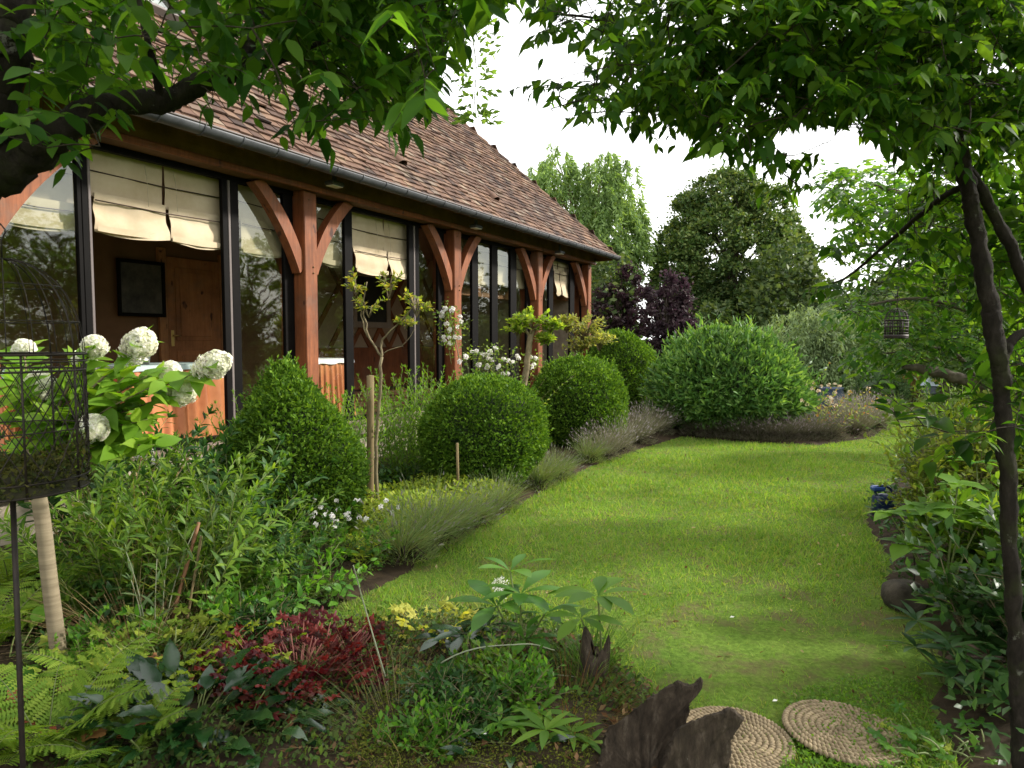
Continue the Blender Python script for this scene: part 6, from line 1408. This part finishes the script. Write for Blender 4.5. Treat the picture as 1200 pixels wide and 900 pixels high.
far_tree('broad_tree', 'big dark green round-headed tree rising behind the rounded bush', at(858, 450, YL) * [1, 1, 0],
         [bl(*q) for q in ((855, 300, YL, 72, 72), (800, 318, YL, 38, 55), (915, 320, YL, 40, 55), (850, 240, YL, 45, 36), (890, 252, YL, 38, 36), (815, 268, YL, 34, 40), (782, 352, YL, 26, 38), (932, 352, YL, 30, 36), (858, 372, YL, 80, 34), (868, 218, YL, 22, 16), (922, 280, YL, 22, 24))],
         lind, 201, leaf=.145, nclump=2400, per=110, crad=.34, trunk=.22)
YW = 27.0
wil = leaf_mat('willow_leaves', [(.10, .17, .055), (.14, .22, .075), (.19, .28, .10)], .55, .4, .3, .4)
far_tree('willow_tree', 'tall airy pale green tree rising behind the roof end', at(690, 450, YW) * [1, 1, 0],
         [bl(*q) for q in ((652, 205, YW, 20, 36), (640, 225, YW, 26, 40), (664, 235, YW, 24, 50), (705, 225, YW, 26, 44), (728, 220, YW, 22, 40), (715, 265, YW, 36, 50), (690, 300, YW, 50, 60), (738, 268, YW, 14, 24), (712, 190, YW, 12, 18), (648, 182, YW, 9, 16))],
         wil, 202, leaf=.24, nclump=1000, per=60, crad=.42, trunk=.2, hang=.9, tm=leaf_t(2, .2, .2, .05, 'lance'), wd=1.2, bark=brown_bark)
YP = 20.0
pur = leaf_mat('purple_leaves', [(.016, .009, .011), (.026, .015, .018), (.036, .022, .025), (.05, .036, .034)], .5, .25, .4, .8, tcol=(1.4, .9, 1.2))
far_tree('purple_tree', 'dark purple-leaved tree by the far house corner', at(725, 450, YP) * [1, 1, 0], [bl(*q) for q in ((718, 372, YP, 24, 40), (738, 340, YP, 13, 26), (706, 345, YP, 10, 22), (712, 395, YP, 30, 36), (738, 395, YP, 24, 30))], pur, 203, leaf=.11, nclump=260, per=60, crad=.2, trunk=.08)
far_tree('purple_tree', 'lighter purple-leaved tree left of the big dark tree', at(775, 450, YP - 1) * [1, 1, 0], [bl(*q) for q in ((775, 372, YP - 1, 24, 36), (796, 360, YP - 1, 14, 34), (764, 352, YP - 1, 11, 28), (782, 338, YP - 1, 8, 18), (790, 400, YP - 1, 34, 30))], leaf_mat('plum_leaves', [(.025, .016, .02), (.04, .027, .031), (.058, .042, .045)], .5, .25, .4, .8, tcol=(1.4, .9, 1.2)), 204, leaf=.11, nclump=280, per=60, crad=.2, trunk=.08)
YB = 17.5
wb_ = leaf_mat('weeping_leaves', [(.12, .18, .08), (.16, .23, .10), (.21, .28, .14)], .55, .3, .3, .6)
far_tree('weeping_tree', 'grey-green weeping tree with trailing branches right of the big rounded bush', at(955, 480, YB) * [1, 1, 0], [bl(*q) for q in ((935, 388, YB, 34, 34), (905, 412, YB, 14, 30), (965, 395, YB, 34, 40), (950, 430, YB, 50, 30), (1005, 410, YB, 40, 44))], wb_, 205, leaf=.13, nclump=800, per=64, crad=.34, hang=.8, tm=leaf_t(2, .26, .2, .05, 'lance'), trunk=.09)
far_tree('weeping_tree', 'second weeping tree with a taller crown behind the first', at(1010, 480, YB + 3) * [1, 1, 0], [bl(*q) for q in ((985, 375, YB + 3, 50, 42), (1030, 385, YB + 3, 48, 52), (1065, 400, YB + 3, 40, 50))], leaf_mat('weeping_leaves_dull', [(.07, .11, .055), (.10, .15, .075), (.14, .19, .10)], .55, .3, .3, .6), 206, leaf=.14, nclump=700, per=60, crad=.4, hang=.8, tm=leaf_t(2, .26, .2, .05, 'lance'), trunk=.1)
bush('round_bush', 'small grey-green rounded bush at the far end of the lawn', 'bush', at(1032, 494, 15.6) * [1, 1, 0], leaf_mat('grey_green_needles', [(.04, .08, .03), (.06, .11, .04), (.09, .14, .055)], .6, .2, .3), rx=.52, ry=.5, rz=.46, n=9000, size=.06, tm=T_BOX, seed=207, lump=.08, zc=.4, shell=.2, fine=.06)
twig_shrub('leafy_shrub', 'shrub with reddish-pink leaf tips by the far grey-green bush', at(1068, 494, 17.0) * [1, 1, 0], 1.0, .6, 22, leaf_mat('pink_tipped_leaves', [(.12, .16, .05), (.25, .15, .09), (.3, .22, .13)], .5, .3, .3), 208, .09)
# far wood that reads as one mass, dark
r = np.random.default_rng(210); n = 60000; x = r.uniform(2.5, 24, n); hmax = 2.6 + 1.1 * np.sin(x * .9) + .8 * np.sin(x * 2.3 + 1) + np.clip((x - 9) * .35, 0, 3.4); z = hmax * r.random(n) ** .8; P = np.column_stack([x, 21.5 + .8 * np.sin(x * 1.7) + r.normal(0, .6, n) - .05 * np.clip(x - 9, 0, 20) * 6, z]); P += .35 * np.column_stack([Noise(1, 1.2)(P), Noise(2, 1.2)(P), Noise(3, 1.2)(P)])
g = Geo(); scatter(g, T_BOX, P, nrm(rdir(n, -.6, r) + [-.1, -.4, 0]), rdir(n, -.2, r), .19 * r.uniform(.6, 1.4, n)); tag(g.build('far_wood', leaf_mat('far_wood_leaves', [(.022, .042, .014), (.035, .06, .02), (.05, .08, .025), (.08, .11, .035)], .55, .25, .35, .3)), None, None, kind='stuff')
# things at the end of the lawn
g = Geo(); pb = at(1087, 494, 15.2) * [1, 1, 0]; post = empty('garden_lantern', pb, 'small dark post with a pale blue-grey head at the far end of the lawn', 'garden lantern')
tube(g, [[0, 0, -.05], [0, 0, .42]], .035, 8); part(post, 'shaft', g, iron); g = Geo(); bbox(g, (-.11, -.11, .42), (.11, .11, .60), .02); part(post, 'lantern_body', g, solid('dull_blue_grey', (.05, .06, .08), (.09, .10, .12), 6)); g = Geo()
V = [[-.15, -.15, .601], [.15, -.15, .601], [.15, .15, .601], [-.15, .15, .601], [0, 0, .78]]; g.add(V, [[[3, 2, 1, 0]], [[0, 1, 4], [1, 2, 4], [2, 3, 4], [3, 0, 4]]], 0, False); part(post, 'cap', g, solid('pale_blue_grey', (.3, .36, .42), (.4, .46, .5), 6))
pb = at(974, 470, 14.6) * [1, 1, 0]; g = Geo(); a = np.linspace(0, 2 * math.pi, 28, endpoint=False); i = np.arange(28); prof = ((0, 0), (.16, 0), (.24, .2), (.27, .42), (.22, .56), (.25, .6), (.2, .6), (.18, .5), (0, .48)); V = np.concatenate([np.column_stack([np.cos(a) * rr, np.sin(a) * rr, np.full(28, zz + .25)]) for rr, zz in prof]); g.add(V, [np.concatenate([np.stack([q * 28 + i, q * 28 + (i + 1) % 28, (q + 1) * 28 + (i + 1) % 28, (q + 1) * 28 + i], -1) for q in range(len(prof) - 1)])])
o = g.build('garden_pot', solid('dark_blue_glaze', (.03, .045, .085), (.05, .07, .12), 5, .35)); o.location = pb - [0, 0, .25]; tag(o, 'dark blue-grey round pot under the weeping tree', 'pot')

# ------------------------------------------------------------------ near trees: limbs, twigs, leaves
horn_bark = solid('mottled_dark_bark', (.009, .007, .005), (.034, .028, .022), 16, .95, .8, detail=9, dist=.02)
def bark_mat():
    m, t, out = newmat('lichen_spotted_bark'); n1 = noise(t, 22, 9, .8, stretch=(1, 1, .45)); c = ramp(t, [(.3, (.006, .005, .004)), (.55, (.024, .019, .015)), (.75, (.055, .046, .037))], n1)
    c = mixc(t, c, (.17, .17, .14), ramp(t, [(.62, (0, 0, 0)), (.68, (.8, .8, .8))], noise(t, 13, 6, .75))); c = mixc(t, c, (.04, .05, .014), ramp(t, [(.5, (0, 0, 0)), (.7, (.6, .6, .6))], noise(t, 5, 5, .7)))
    p = nd(t, 'ShaderNodeBsdfPrincipled', Roughness=.95); p.inputs['Specular IOR Level'].default_value = .15; t.links.new(c, p.inputs['Base Color']); t.links.new(bump(t, n1, 1.0, .015), p.inputs['Normal']); t.links.new(p.outputs['BSDF'], out.inputs['Surface']); return m
horn_bark = bark_mat()
canopy_m = leaf_mat('canopy_leaves', [(.022, .07, .008), (.034, .092, .011), (.048, .115, .013), (.066, .138, .016)], .5, .48, .25, 1.2)
canopy_b = leaf_mat('bright_canopy_leaves', [(.02, .062, .007), (.033, .088, .009), (.054, .12, .012), (.088, .165, .02)], .5, .52, .25, 1.2)
shade_m = leaf_mat('layered_leaves', [(.035, .10, .015), (.055, .14, .02), (.08, .17, .025), (.12, .21, .035)], .4, .45, .45, 1.0)
T_CAN = leaf_t(6, .5, .16, .09, 'ovate', .012); T_CURL = leaf_t(6, .46, .42, .2, 'ovate', .02); T_CANS = leaf_t(3, .52, .15, .1, 'ovate')
def canopy(gl, gt, att, nodes, r, ll, nleaf=11, tw=(.16, .34), tm=T_CAN, droop=.45, sag=.25, keep=None, maxl=.75):
    """grow twigs from the limb nodes to the points att, nearest first, and hang leaves on them"""
    nodes = [np.asarray(q) for q in nodes]; A = np.asarray(att); NA = np.array(nodes); dmin = np.array([np.linalg.norm(NA - q, axis=1).min() for q in A])
    for k in np.argsort(dmin):
        p = A[k]; NA = np.array(nodes); dd = np.linalg.norm(NA - p, axis=1) + .12 * np.abs(NA[:, 2] - p[2]); b = NA[int(dd.argmin())]; v = p - b; L = np.linalg.norm(v)
        if L < .02 or L > maxl: continue
        mid = b * .5 + p * .5 + np.array([0, 0, .06 * L]) + r.normal(0, .03 * L, 3); P = smooth_path([b, mid, p], 4)
        if keep is not None and not keep(P[2:]).all(): continue
        tube(gt, P, np.linspace(min(.0045, .0018 + .004 * L), .0016, len(P)), 4, cap=False)
        nodes += [mid, p]
        for q in range(2):
            d = nrm(nrm(v) * .8 + rdir(1, -.3, r)[0] * .8 + [0, 0, -.1]); tl = r.uniform(*tw); m = nleaf; t = np.linspace(.06, 1, m)[:, None]; Q = p + d * tl * t + np.array([0, 0, -sag * tl]) * t ** 2
            T = nrm(np.gradient(Q, axis=0)); S = nrm(np.cross(T, [0, 0, 1.0]) + 1e-5) * np.where(np.arange(m) % 2, 1, -1)[:, None]
            D = nrm(T * .55 + S * .8 + np.array([0, 0, -droop]) * r.uniform(.4, 1.6, (m, 1)) + r.normal(0, .16, (m, 3))); N = nrm(np.array([0, 0, 1.0]) + r.normal(0, .38, (m, 3)))
            s_ = ll * r.uniform(.75, 1.1) * np.sin(np.linspace(.5, 2.4, m)) ** .5 * r.uniform(.6, 1.3, m); ok = np.ones(m, bool)
            if keep is not None: ok = keep(Q + D * s_[:, None] * .8) & keep(Q)
            if ok.sum() < 3: continue
            e_ = np.nonzero(ok)[0][-1]; tube(gt, np.vstack([p, Q[[max(e_ // 2, 0), e_]]]) if e_ > 1 else np.vstack([p, Q[[0, 1]]]), [.0016, .0011, .0007], 3, cap=False)
            scatter(gl, tm if (k + q) % 3 or tm is T_CANS else T_CURL, Q[ok], D[ok], N[ok], s_[ok], r.uniform(.8, 1.2, m)[ok])
def in_mask(poly, Yr, n, r, dens=None):
    P = np.array(poly); out = []
    while len(out) < n:
        x, y = r.uniform(P[:, 0].min(), P[:, 0].max()), r.uniform(P[:, 1].min(), P[:, 1].max())
        if inpoly(x, y, poly) and (dens is None or r.random() < dens(x, y)): out.append(at(x, y, r.uniform(*Yr)))
    return np.array(out)
def limb(g, pts, rads, r, k=9, rough=.05):
    P = smooth_path(pts, 7); R = np.interp(np.linspace(0, 1, len(P)), np.linspace(0, 1, len(rads)), rads); R = R * (1 + rough * r.normal(0, 1, len(P))); P2 = smooth_path(P + r.normal(0, .10, P.shape) * R[:, None], 3); R2 = np.interp(np.linspace(0, 1, len(P2)), np.linspace(0, 1, len(R)), R); tube(g, P2, R2, k + 8); V = g.V[-1]; rr = np.repeat(R2, k + 8)[:len(V)]; V += r.normal(0, .05, V.shape) * rr[:, None] + .16 * rr[:, None] * np.column_stack([Noise(91, 34)(V), Noise(92, 34)(V), 0 * rr]); return list(P)
keepers = {}
def keep_in(polys):
    def f(Q):
        x, y = proj(Q); jr = np.random.default_rng(abs(int(Q.sum() * 1e4)) % 99991); jj = jr.normal(0, 16, (2, 1)) + jr.normal(0, 9, (2, len(Q))); x, y = x + jj[0], y + jj[1]; off = np.isnan(x) | (x < -15) | (x > 1215) | (y < -15); k = np.zeros(len(Q), bool)
        for p_ in polys: k |= inpoly(np.nan_to_num(x), np.nan_to_num(y), p_)
        return k | off
    return f
# the tree on the left: trunk at the picture's edge, a heavy limb, hanging leaves
r = np.random.default_rng(301)
ML = [(-200, -150), (610, -150), (612, 22), (566, 20), (540, 50), (526, 95), (522, 160), (492, 176), (474, 166), (448, 156), (420, 158), (392, 130), (382, 172), (340, 158), (312, 136), (282, 132), (258, 146), (228, 126), (182, 120), (150, 128), (118, 196), (58, 204), (34, 178), (-200, 200)]
lt_base = np.array([-2.05, 1.55, 0]); lt = empty('overhanging_tree', lt_base, 'leafy tree at the top left with a heavy dark limb across the eaves', 'tree')
g = Geo(); nodes = []
YT = 2.05
tr = limb(g, [[-2.05, 1.55, -.1], [-1.95, 1.65, .9], [-1.75, 1.8, 1.7], at(-60, 235, YT), at(5, 195, YT)], [.12, .10, .085, .07, .062], r)
l1 = limb(g, [at(5, 195, YT), at(60, 160, YT), at(125, 124, YT + .05), at(190, 118, YT + .1), at(245, 95, YT + .15), at(283, 84, YT + .2)], [.06, .05, .037, .033, .03, .023], r)
l2 = limb(g, [at(-60, 235, YT), at(-12, 120, YT - .1), at(8, 30, YT - .1), at(14, -80, YT)], [.07, .06, .055, .05], r)
l3 = limb(g, [at(283, 84, YT + .2), at(298, 40, YT + .3), at(315, -30, YT + .4)], [.022, .016, .012], r, 7); l4 = limb(g, [at(283, 84, YT + .2), at(330, 70, YT + .3), at(400, 40, YT + .4), at(480, 20, YT + .5)], [.018, .012, .008, .005], r, 6)
l5 = limb(g, [at(14, -80, YT), at(150, -70, YT), at(350, -60, YT + .3), at(560, -40, YT + .6)], [.045, .035, .025, .012], r, 7); l6 = limb(g, [at(190, 118, YT + .1), at(176, 60, YT), at(160, -10, YT)], [.014, .009, .007], r, 6)
nodes = l1 + l2 + l3 + l4 + l5 + l6
part(lt, 'trunk', Geo() if False else g, horn_bark); lt.children[0].data.transform(__import__('mathutils').Matrix.Translation(-Vector(lt_base)))
def densL(x, y):
    if x < 60: return .75
    if x < 330: return .5 if y < 95 else .95
    return 1.0
att = in_mask(ML, (1.75, 2.75), 330, r, densL); gl, gt = Geo(), Geo()
canopy(gl, gt, att, nodes, r, .088, 9, (.14, .30), keep=keep_in([ML]))
att = in_mask([(320, -60), (600, -60), (600, 10), (530, 40), (510, 110), (430, 110), (380, 110), (330, 80)], (1.9, 3.0), 90, r); canopy(gl, gt, att, nodes, r, .085, 9, (.14, .3), keep=keep_in([ML]))
# overhead part of the crown, out of view, that shades the near bed
att = np.column_stack([r.uniform(-2.6, 1.2, 90), r.uniform(-.6, 1.7, 90), r.uniform(2.7, 4.0, 90)]); canopy(gl, gt, att, nodes, r, .1, 9, (.2, .45), tm=T_CANS, keep=lambda Q: np.isnan(proj(Q)[0]) | (proj(Q)[1] < -40) | (proj(Q)[0] < -40))
mv = lambda g_, b_: [v.__isub__(np.asarray(b_)) for v in g_.V]
mv(gl, lt_base); mv(gt, lt_base); part(lt, 'crown', gl, canopy_m); part(lt, 'twigs', gt, bark_dark)

# the tree on the right: leaning dark trunk, second stem, limb over the lawn
r = np.random.default_rng(302)
MR = [(588, -150), (1400, -150), (1400, 540), (1150, 540), (1120, 500), (1135, 455), (1130, 400), (1105, 330), (1060, 310), (1010, 300), (1045, 250), (1062, 190), (1040, 172), (985, 172), (955, 178), (950, 238), (925, 235), (898, 240), (872, 206), (850, 192), (800, 172), (742, 148), (690, 152), (632, 138), (592, 108), (628, 92), (645, 66), (604, 44)]
HOLES = [[(640, 60), (676, 62), (688, 95), (650, 95)], [(925, 150), (1000, 150), (1010, 172), (955, 176), (935, 178), (900, 172)]]
rt_base = gp(1200, 930); rt = empty('overhanging_tree', rt_base, 'tree at the right edge with a dark leaning forked trunk and leaves over the lawn', 'tree'); g = Geo(); YR = rt_base[1]
t1 = limb(g, [rt_base - [0, 0, .1], at(1194, 800, YR), at(1186, 690, YR), at(1180, 560, YR), at(1175, 470, YR + .02), at(1168, 410, YR), at(1158, 345, YR + .02), at(1143, 270, YR + .05), at(1134, 215, YR + .08), at(1122, 160, YR + .1), at(1108, 100, YR + .15)], [.030, .028, .026, .025, .026, .028, .027, .026, .027, .022, .019], r, 10)
t2 = limb(g, [rt_base + [.28, .02, -.1], at(1262, 600, YR + .05), at(1235, 420, YR + .05), at(1200, 325, YR + .07), at(1165, 250, YR + .08), at(1134, 200, YR + .1)], [.023, .022, .02, .019, .018, .019], r, 9)
b1 = limb(g, [at(1108, 100, YR + .15), at(1060, 62, YR + .2), at(1008, 28, YR + .3), at(950, 0, YR + .35), at(850, -30, YR + .4)], [.022, .018, .015, .012, .008], r, 7)
b2 = limb(g, [at(1060, 62, YR + .2), at(1000, 46, YR + .25), at(940, 50, YR + .3), at(870, 30, YR + .35), at(800, 35, YR + .4), at(690, 20, YR + .4), at(625, 15, YR + .4)], [.013, .011, .010, .008, .007, .005, .003], r, 6)
b3 = limb(g, [at(1134, 215, YR + .08), at(1095, 238, YR + .3), at(1040, 285, YR + .6), at(990, 326, YR + .9), at(955, 335, YR + 1.1)], [.012, .010, .008, .005, .003], r, 6)
b4 = limb(g, [at(940, 50, YR + .3), at(900, 110, YR + .3), at(950, 150, YR + .3)], [.007, .005, .003], r, 5); b5 = limb(g, [at(870, 30, YR + .35), at(830, 110, YR + .4), at(905, 170, YR + .4)], [.006, .004, .003], r, 5); b6 = limb(g, [at(800, 35, YR + .4), at(740, 90, YR + .4), at(640, 105, YR + .4)], [.006, .004, .002], r, 5)
b7 = limb(g, [at(1170, 430, YR), at(1190, 395, YR + .05), at(1230, 380, YR + .2)], [.016, .014, .01], r, 7); b8 = limb(g, [at(1108, 100, YR + .15), at(1120, 20, YR + .2), at(1140, -80, YR + .3)], [.02, .016, .012], r, 7)
nodes = t1[30:] + t2[20:] + b1 + b2 + b3 + b4 + b5 + b6 + b7 + b8
mv(g, rt_base); part(rt, 'trunk', g, horn_bark)
def kR(Q):
    x, y = proj(Q); k = keep_in([MR])(Q)
    for h in HOLES: k &= ~inpoly(np.nan_to_num(x), np.nan_to_num(y), h)
    return k
def k_off(Q):
    x, y = proj(Q); return np.isnan(x) | (x < -40) | (x > 1240) | (y < -40)
gl, gt = Geo(), Geo()
TOPR = [(600, -80), (1240, -80), (1240, 160), (1050, 165), (985, 165), (940, 150), (950, 225), (905, 230), (870, 190), (800, 160), (740, 135), (690, 145), (640, 130), (605, 105), (690, 95), (690, 50), (620, 35)]
att = in_mask(TOPR, (2.0, 3.05), 640, r, lambda x, y: 1 if x > 780 else .75); canopy(gl, gt, att, nodes, r, .062, 12, (.12, .26), keep=kR)
att = in_mask([(780, -60), (1200, -60), (1200, 120), (900, 110), (800, 110)], (2.0, 2.9), 160, r); canopy(gl, gt, att, nodes, r, .064, 12, (.14, .30), keep=kR)
RIGHT = [(1060, 150), (1300, 130), (1300, 540), (1170, 530), (1130, 490), (1140, 420), (1110, 330), (1050, 300)]
att = in_mask(RIGHT, (2.62, 3.7), 300, r); canopy(gl, gt, att, nodes, r, .085, 8, (.14, .32), keep=kR)
att = in_mask([(945, 325), (1040, 255), (1115, 205), (1140, 260), (1050, 330), (960, 350)], (2.9, 3.7), 24, r); canopy(gl, gt, att, b3 + b3[10:], r, .07, 9, (.12, .28), tm=T_CANS, keep=lambda Q: np.ones(len(Q), bool))
att = in_mask([(985, 478), (1140, 455), (1240, 480), (1240, 540), (1100, 520)], (2.3, 2.7), 9, r); canopy(gl, gt, att, [at(1185, 500, YR + .02), at(1175, 470, YR)] + t1[20:26], r, .10, 7, (.12, .28), droop=.15, keep=lambda Q: np.ones(len(Q), bool))
mv(gl, rt_base); mv(gt, rt_base); part(rt, 'crown', gl, canopy_b); part(rt, 'twigs', gt, bark_dark)
gl, gt = Geo(), Geo(); att = np.column_stack([r.uniform(1.2, 6.0, 170), r.uniform(-.8, 2.3, 170), r.uniform(2.4, 4.9, 170)]); canopy(gl, gt, att, [q for q in nodes], r, .11, 9, (.25, .5), tm=T_CANS, keep=k_off, maxl=3); mv(gl, rt_base); mv(gt, rt_base); part(rt, 'unseen_shade_crown', gl, canopy_b)  # leaves added out of view to shade the canopy and near bed

# hanging spray against the sky
vb = at(556, 8, 3.1); P = smooth_path([vb, at(554, 40, 3.1), at(558, 80, 3.1), at(556, 120, 3.1), at(560, 146, 3.1)], 6); hv = empty('hanging_shoot', P[-1], 'thin leafy shoot hanging down alone against the white sky', 'shoot'); g, gl = Geo(), Geo(); tube(g, P - P[-1], np.linspace(.003, .0012, len(P)), 4); r = np.random.default_rng(303)
for k in range(4, len(P)):
    for q in range(2):
        d = nrm(np.array([(-1) ** (k + q) * .9, r.normal(0, .6), r.uniform(-.35, .25)])); m = 5 if k % 3 else 8; L = r.uniform(.05, .10) * (1.6 if k in (6, 7, 8) else 1); t = np.linspace(.2, 1, m)[:, None]; Q = P[k] - P[-1] + d * L * t; tube(g, [P[k] - P[-1], Q[-1]], .0008, 3); scatter(gl, T_CANS, Q, nrm(d + rdir(m, -.8, r) * .9), rdir(m, -.2, r), .036 * r.uniform(.7, 1.2, m))
part(hv, 'stem', g, stem_m); part(hv, 'foliage', gl, leaf_mat('light_shoot_leaves', [(.09, .17, .04), (.13, .22, .06)], .5, .5, .3))

# layered tree farther back on the right
r = np.random.default_rng(304); YS = 6.0; sb_ = at(1240, 640, YS) * [1, 1, 0]; st = empty('layered_tree', sb_, 'spreading tree in flat leafy layers behind the right-hand trunk', 'tree'); g = Geo()
t1 = limb(g, [sb_ - [0, 0, .1], at(1225, 520, YS), at(1200, 470, YS), at(1150, 452, YS), at(1105, 438, YS), at(1075, 432, YS - .1), at(1058, 430, YS - .2)], [.09, .08, .06, .05, .045, .035, .015], r, 8); t2 = limb(g, [at(1225, 520, YS), at(1215, 400, YS), at(1180, 300, YS), at(1120, 250, YS), at(1020, 215, YS)], [.07, .05, .04, .03, .01], r, 7)
t3 = limb(g, [at(1215, 400, YS), at(1150, 370, YS), at(1080, 350, YS - .2), at(1010, 358, YS - .2)], [.035, .025, .015, .006], r, 6); t4 = limb(g, [at(1150, 452, YS), at(1110, 410, YS + .2), at(1030, 415, YS + .2)], [.02, .015, .006], r, 6); nodes = t1[14:] + t2 + t3 + t4
mv(g, sb_); part(st, 'trunk', g, solid('grey_brown_bark', (.05, .04, .03), (.14, .115, .085), 14, .95, .6, detail=8)); gl, gt = Geo(), Geo()
for (x, y, rx, ry, n) in ((1020, 222, 55, 28, 70), (1060, 262, 80, 32, 95), (1060, 305, 50, 20, 36), (1025, 362, 42, 14, 32), (1140, 345, 65, 30, 70), (1075, 412, 70, 16, 60), (1110, 385, 55, 20, 50), (1150, 270, 65, 70, 100), (1180, 420, 45, 45, 45)):
    a = r.uniform(0, 6.28, n); q = np.sqrt(r.random(n)); A = np.array([at(x + rx * math.cos(a_) * q_, y + ry * math.sin(a_) * q_, YS + r.uniform(-.55, .55)) for a_, q_ in zip(a, q)]); canopy(gl, gt, A, nodes, r, .085, 9, (.14, .3), tm=T_CANS, droop=.3)
mv(gl, sb_); mv(gt, sb_); part(st, 'crown', gl, shade_m); part(st, 'twigs', gt, bark_dark)

# trees and shrubs along the right side of the garden, and across from the house (seen in its panes)
far_tree('garden_tree', 'light green tree seen between the leaves above the layered tree', at(1105, 450, 15.0) * [1, 1, 0], [bl(*q) for q in ((1120, 350, 15, 50, 50), (1160, 300, 15, 60, 60), (1090, 390, 15, 30, 34), (1190, 370, 15, 60, 60))], leaf_mat('pale_garden_leaves', [(.09, .14, .04), (.13, .19, .055), (.18, .24, .08)], .5, .35, .3, .5), 211, leaf=.13, nclump=560, per=60, crad=.34, trunk=.12)
far_tree('garden_tree', 'dark green shrubby tree at the far right behind the stems', at(1190, 500, 9.5) * [1, 1, 0], [bl(*q) for q in ((1180, 430, 9.5, 60, 60), (1240, 380, 9.5, 80, 90), (1140, 460, 9.5, 40, 40))], leaf_mat('dark_garden_leaves', [(.03, .06, .016), (.045, .085, .02), (.07, .115, .03)], .5, .3, .35, .5), 212, leaf=.09, nclump=320, per=50, crad=.26, trunk=.1)
mixm = leaf_mat('sunny_garden_leaves', [(.07, .13, .02), (.10, .175, .026), (.14, .22, .035)], .5, .45, .35, .5)
for (X, Y, h, w_, sd, lab) in ((17.5, 2.5, 8.2, 3.0, 221, 'tall leafy tree across the lawn opposite the nearest bay'), (15.5, -2.5, 5.5, 2.6, 222, 'leafy tree across the lawn opposite the viewpoint'), (19.5, 7.0, 5.6, 3.2, 224, 'leafy tree at the right garden boundary, second from the viewpoint'), (20.5, 13.5, 5.6, 3.2, 225, 'leafy tree at the right garden boundary, farthest from the viewpoint'), (13, -8.0, 5.0, 2.8, 226, 'large tree far behind the viewpoint')):
    far_tree('garden_tree', lab, [X, Y, 0], [(np.array([X, Y, h * .55]), np.array([w_, w_, h * .5])), (np.array([X + .6, Y - .7, h * .8]), np.array([w_ * .7, w_ * .7, h * .32])), (np.array([X - .7, Y + .8, h * .45]), np.array([w_ * .8, w_ * .8, h * .4]))], mixm, sd, leaf=.16, nclump=420, per=50, crad=.5, trunk=.14)
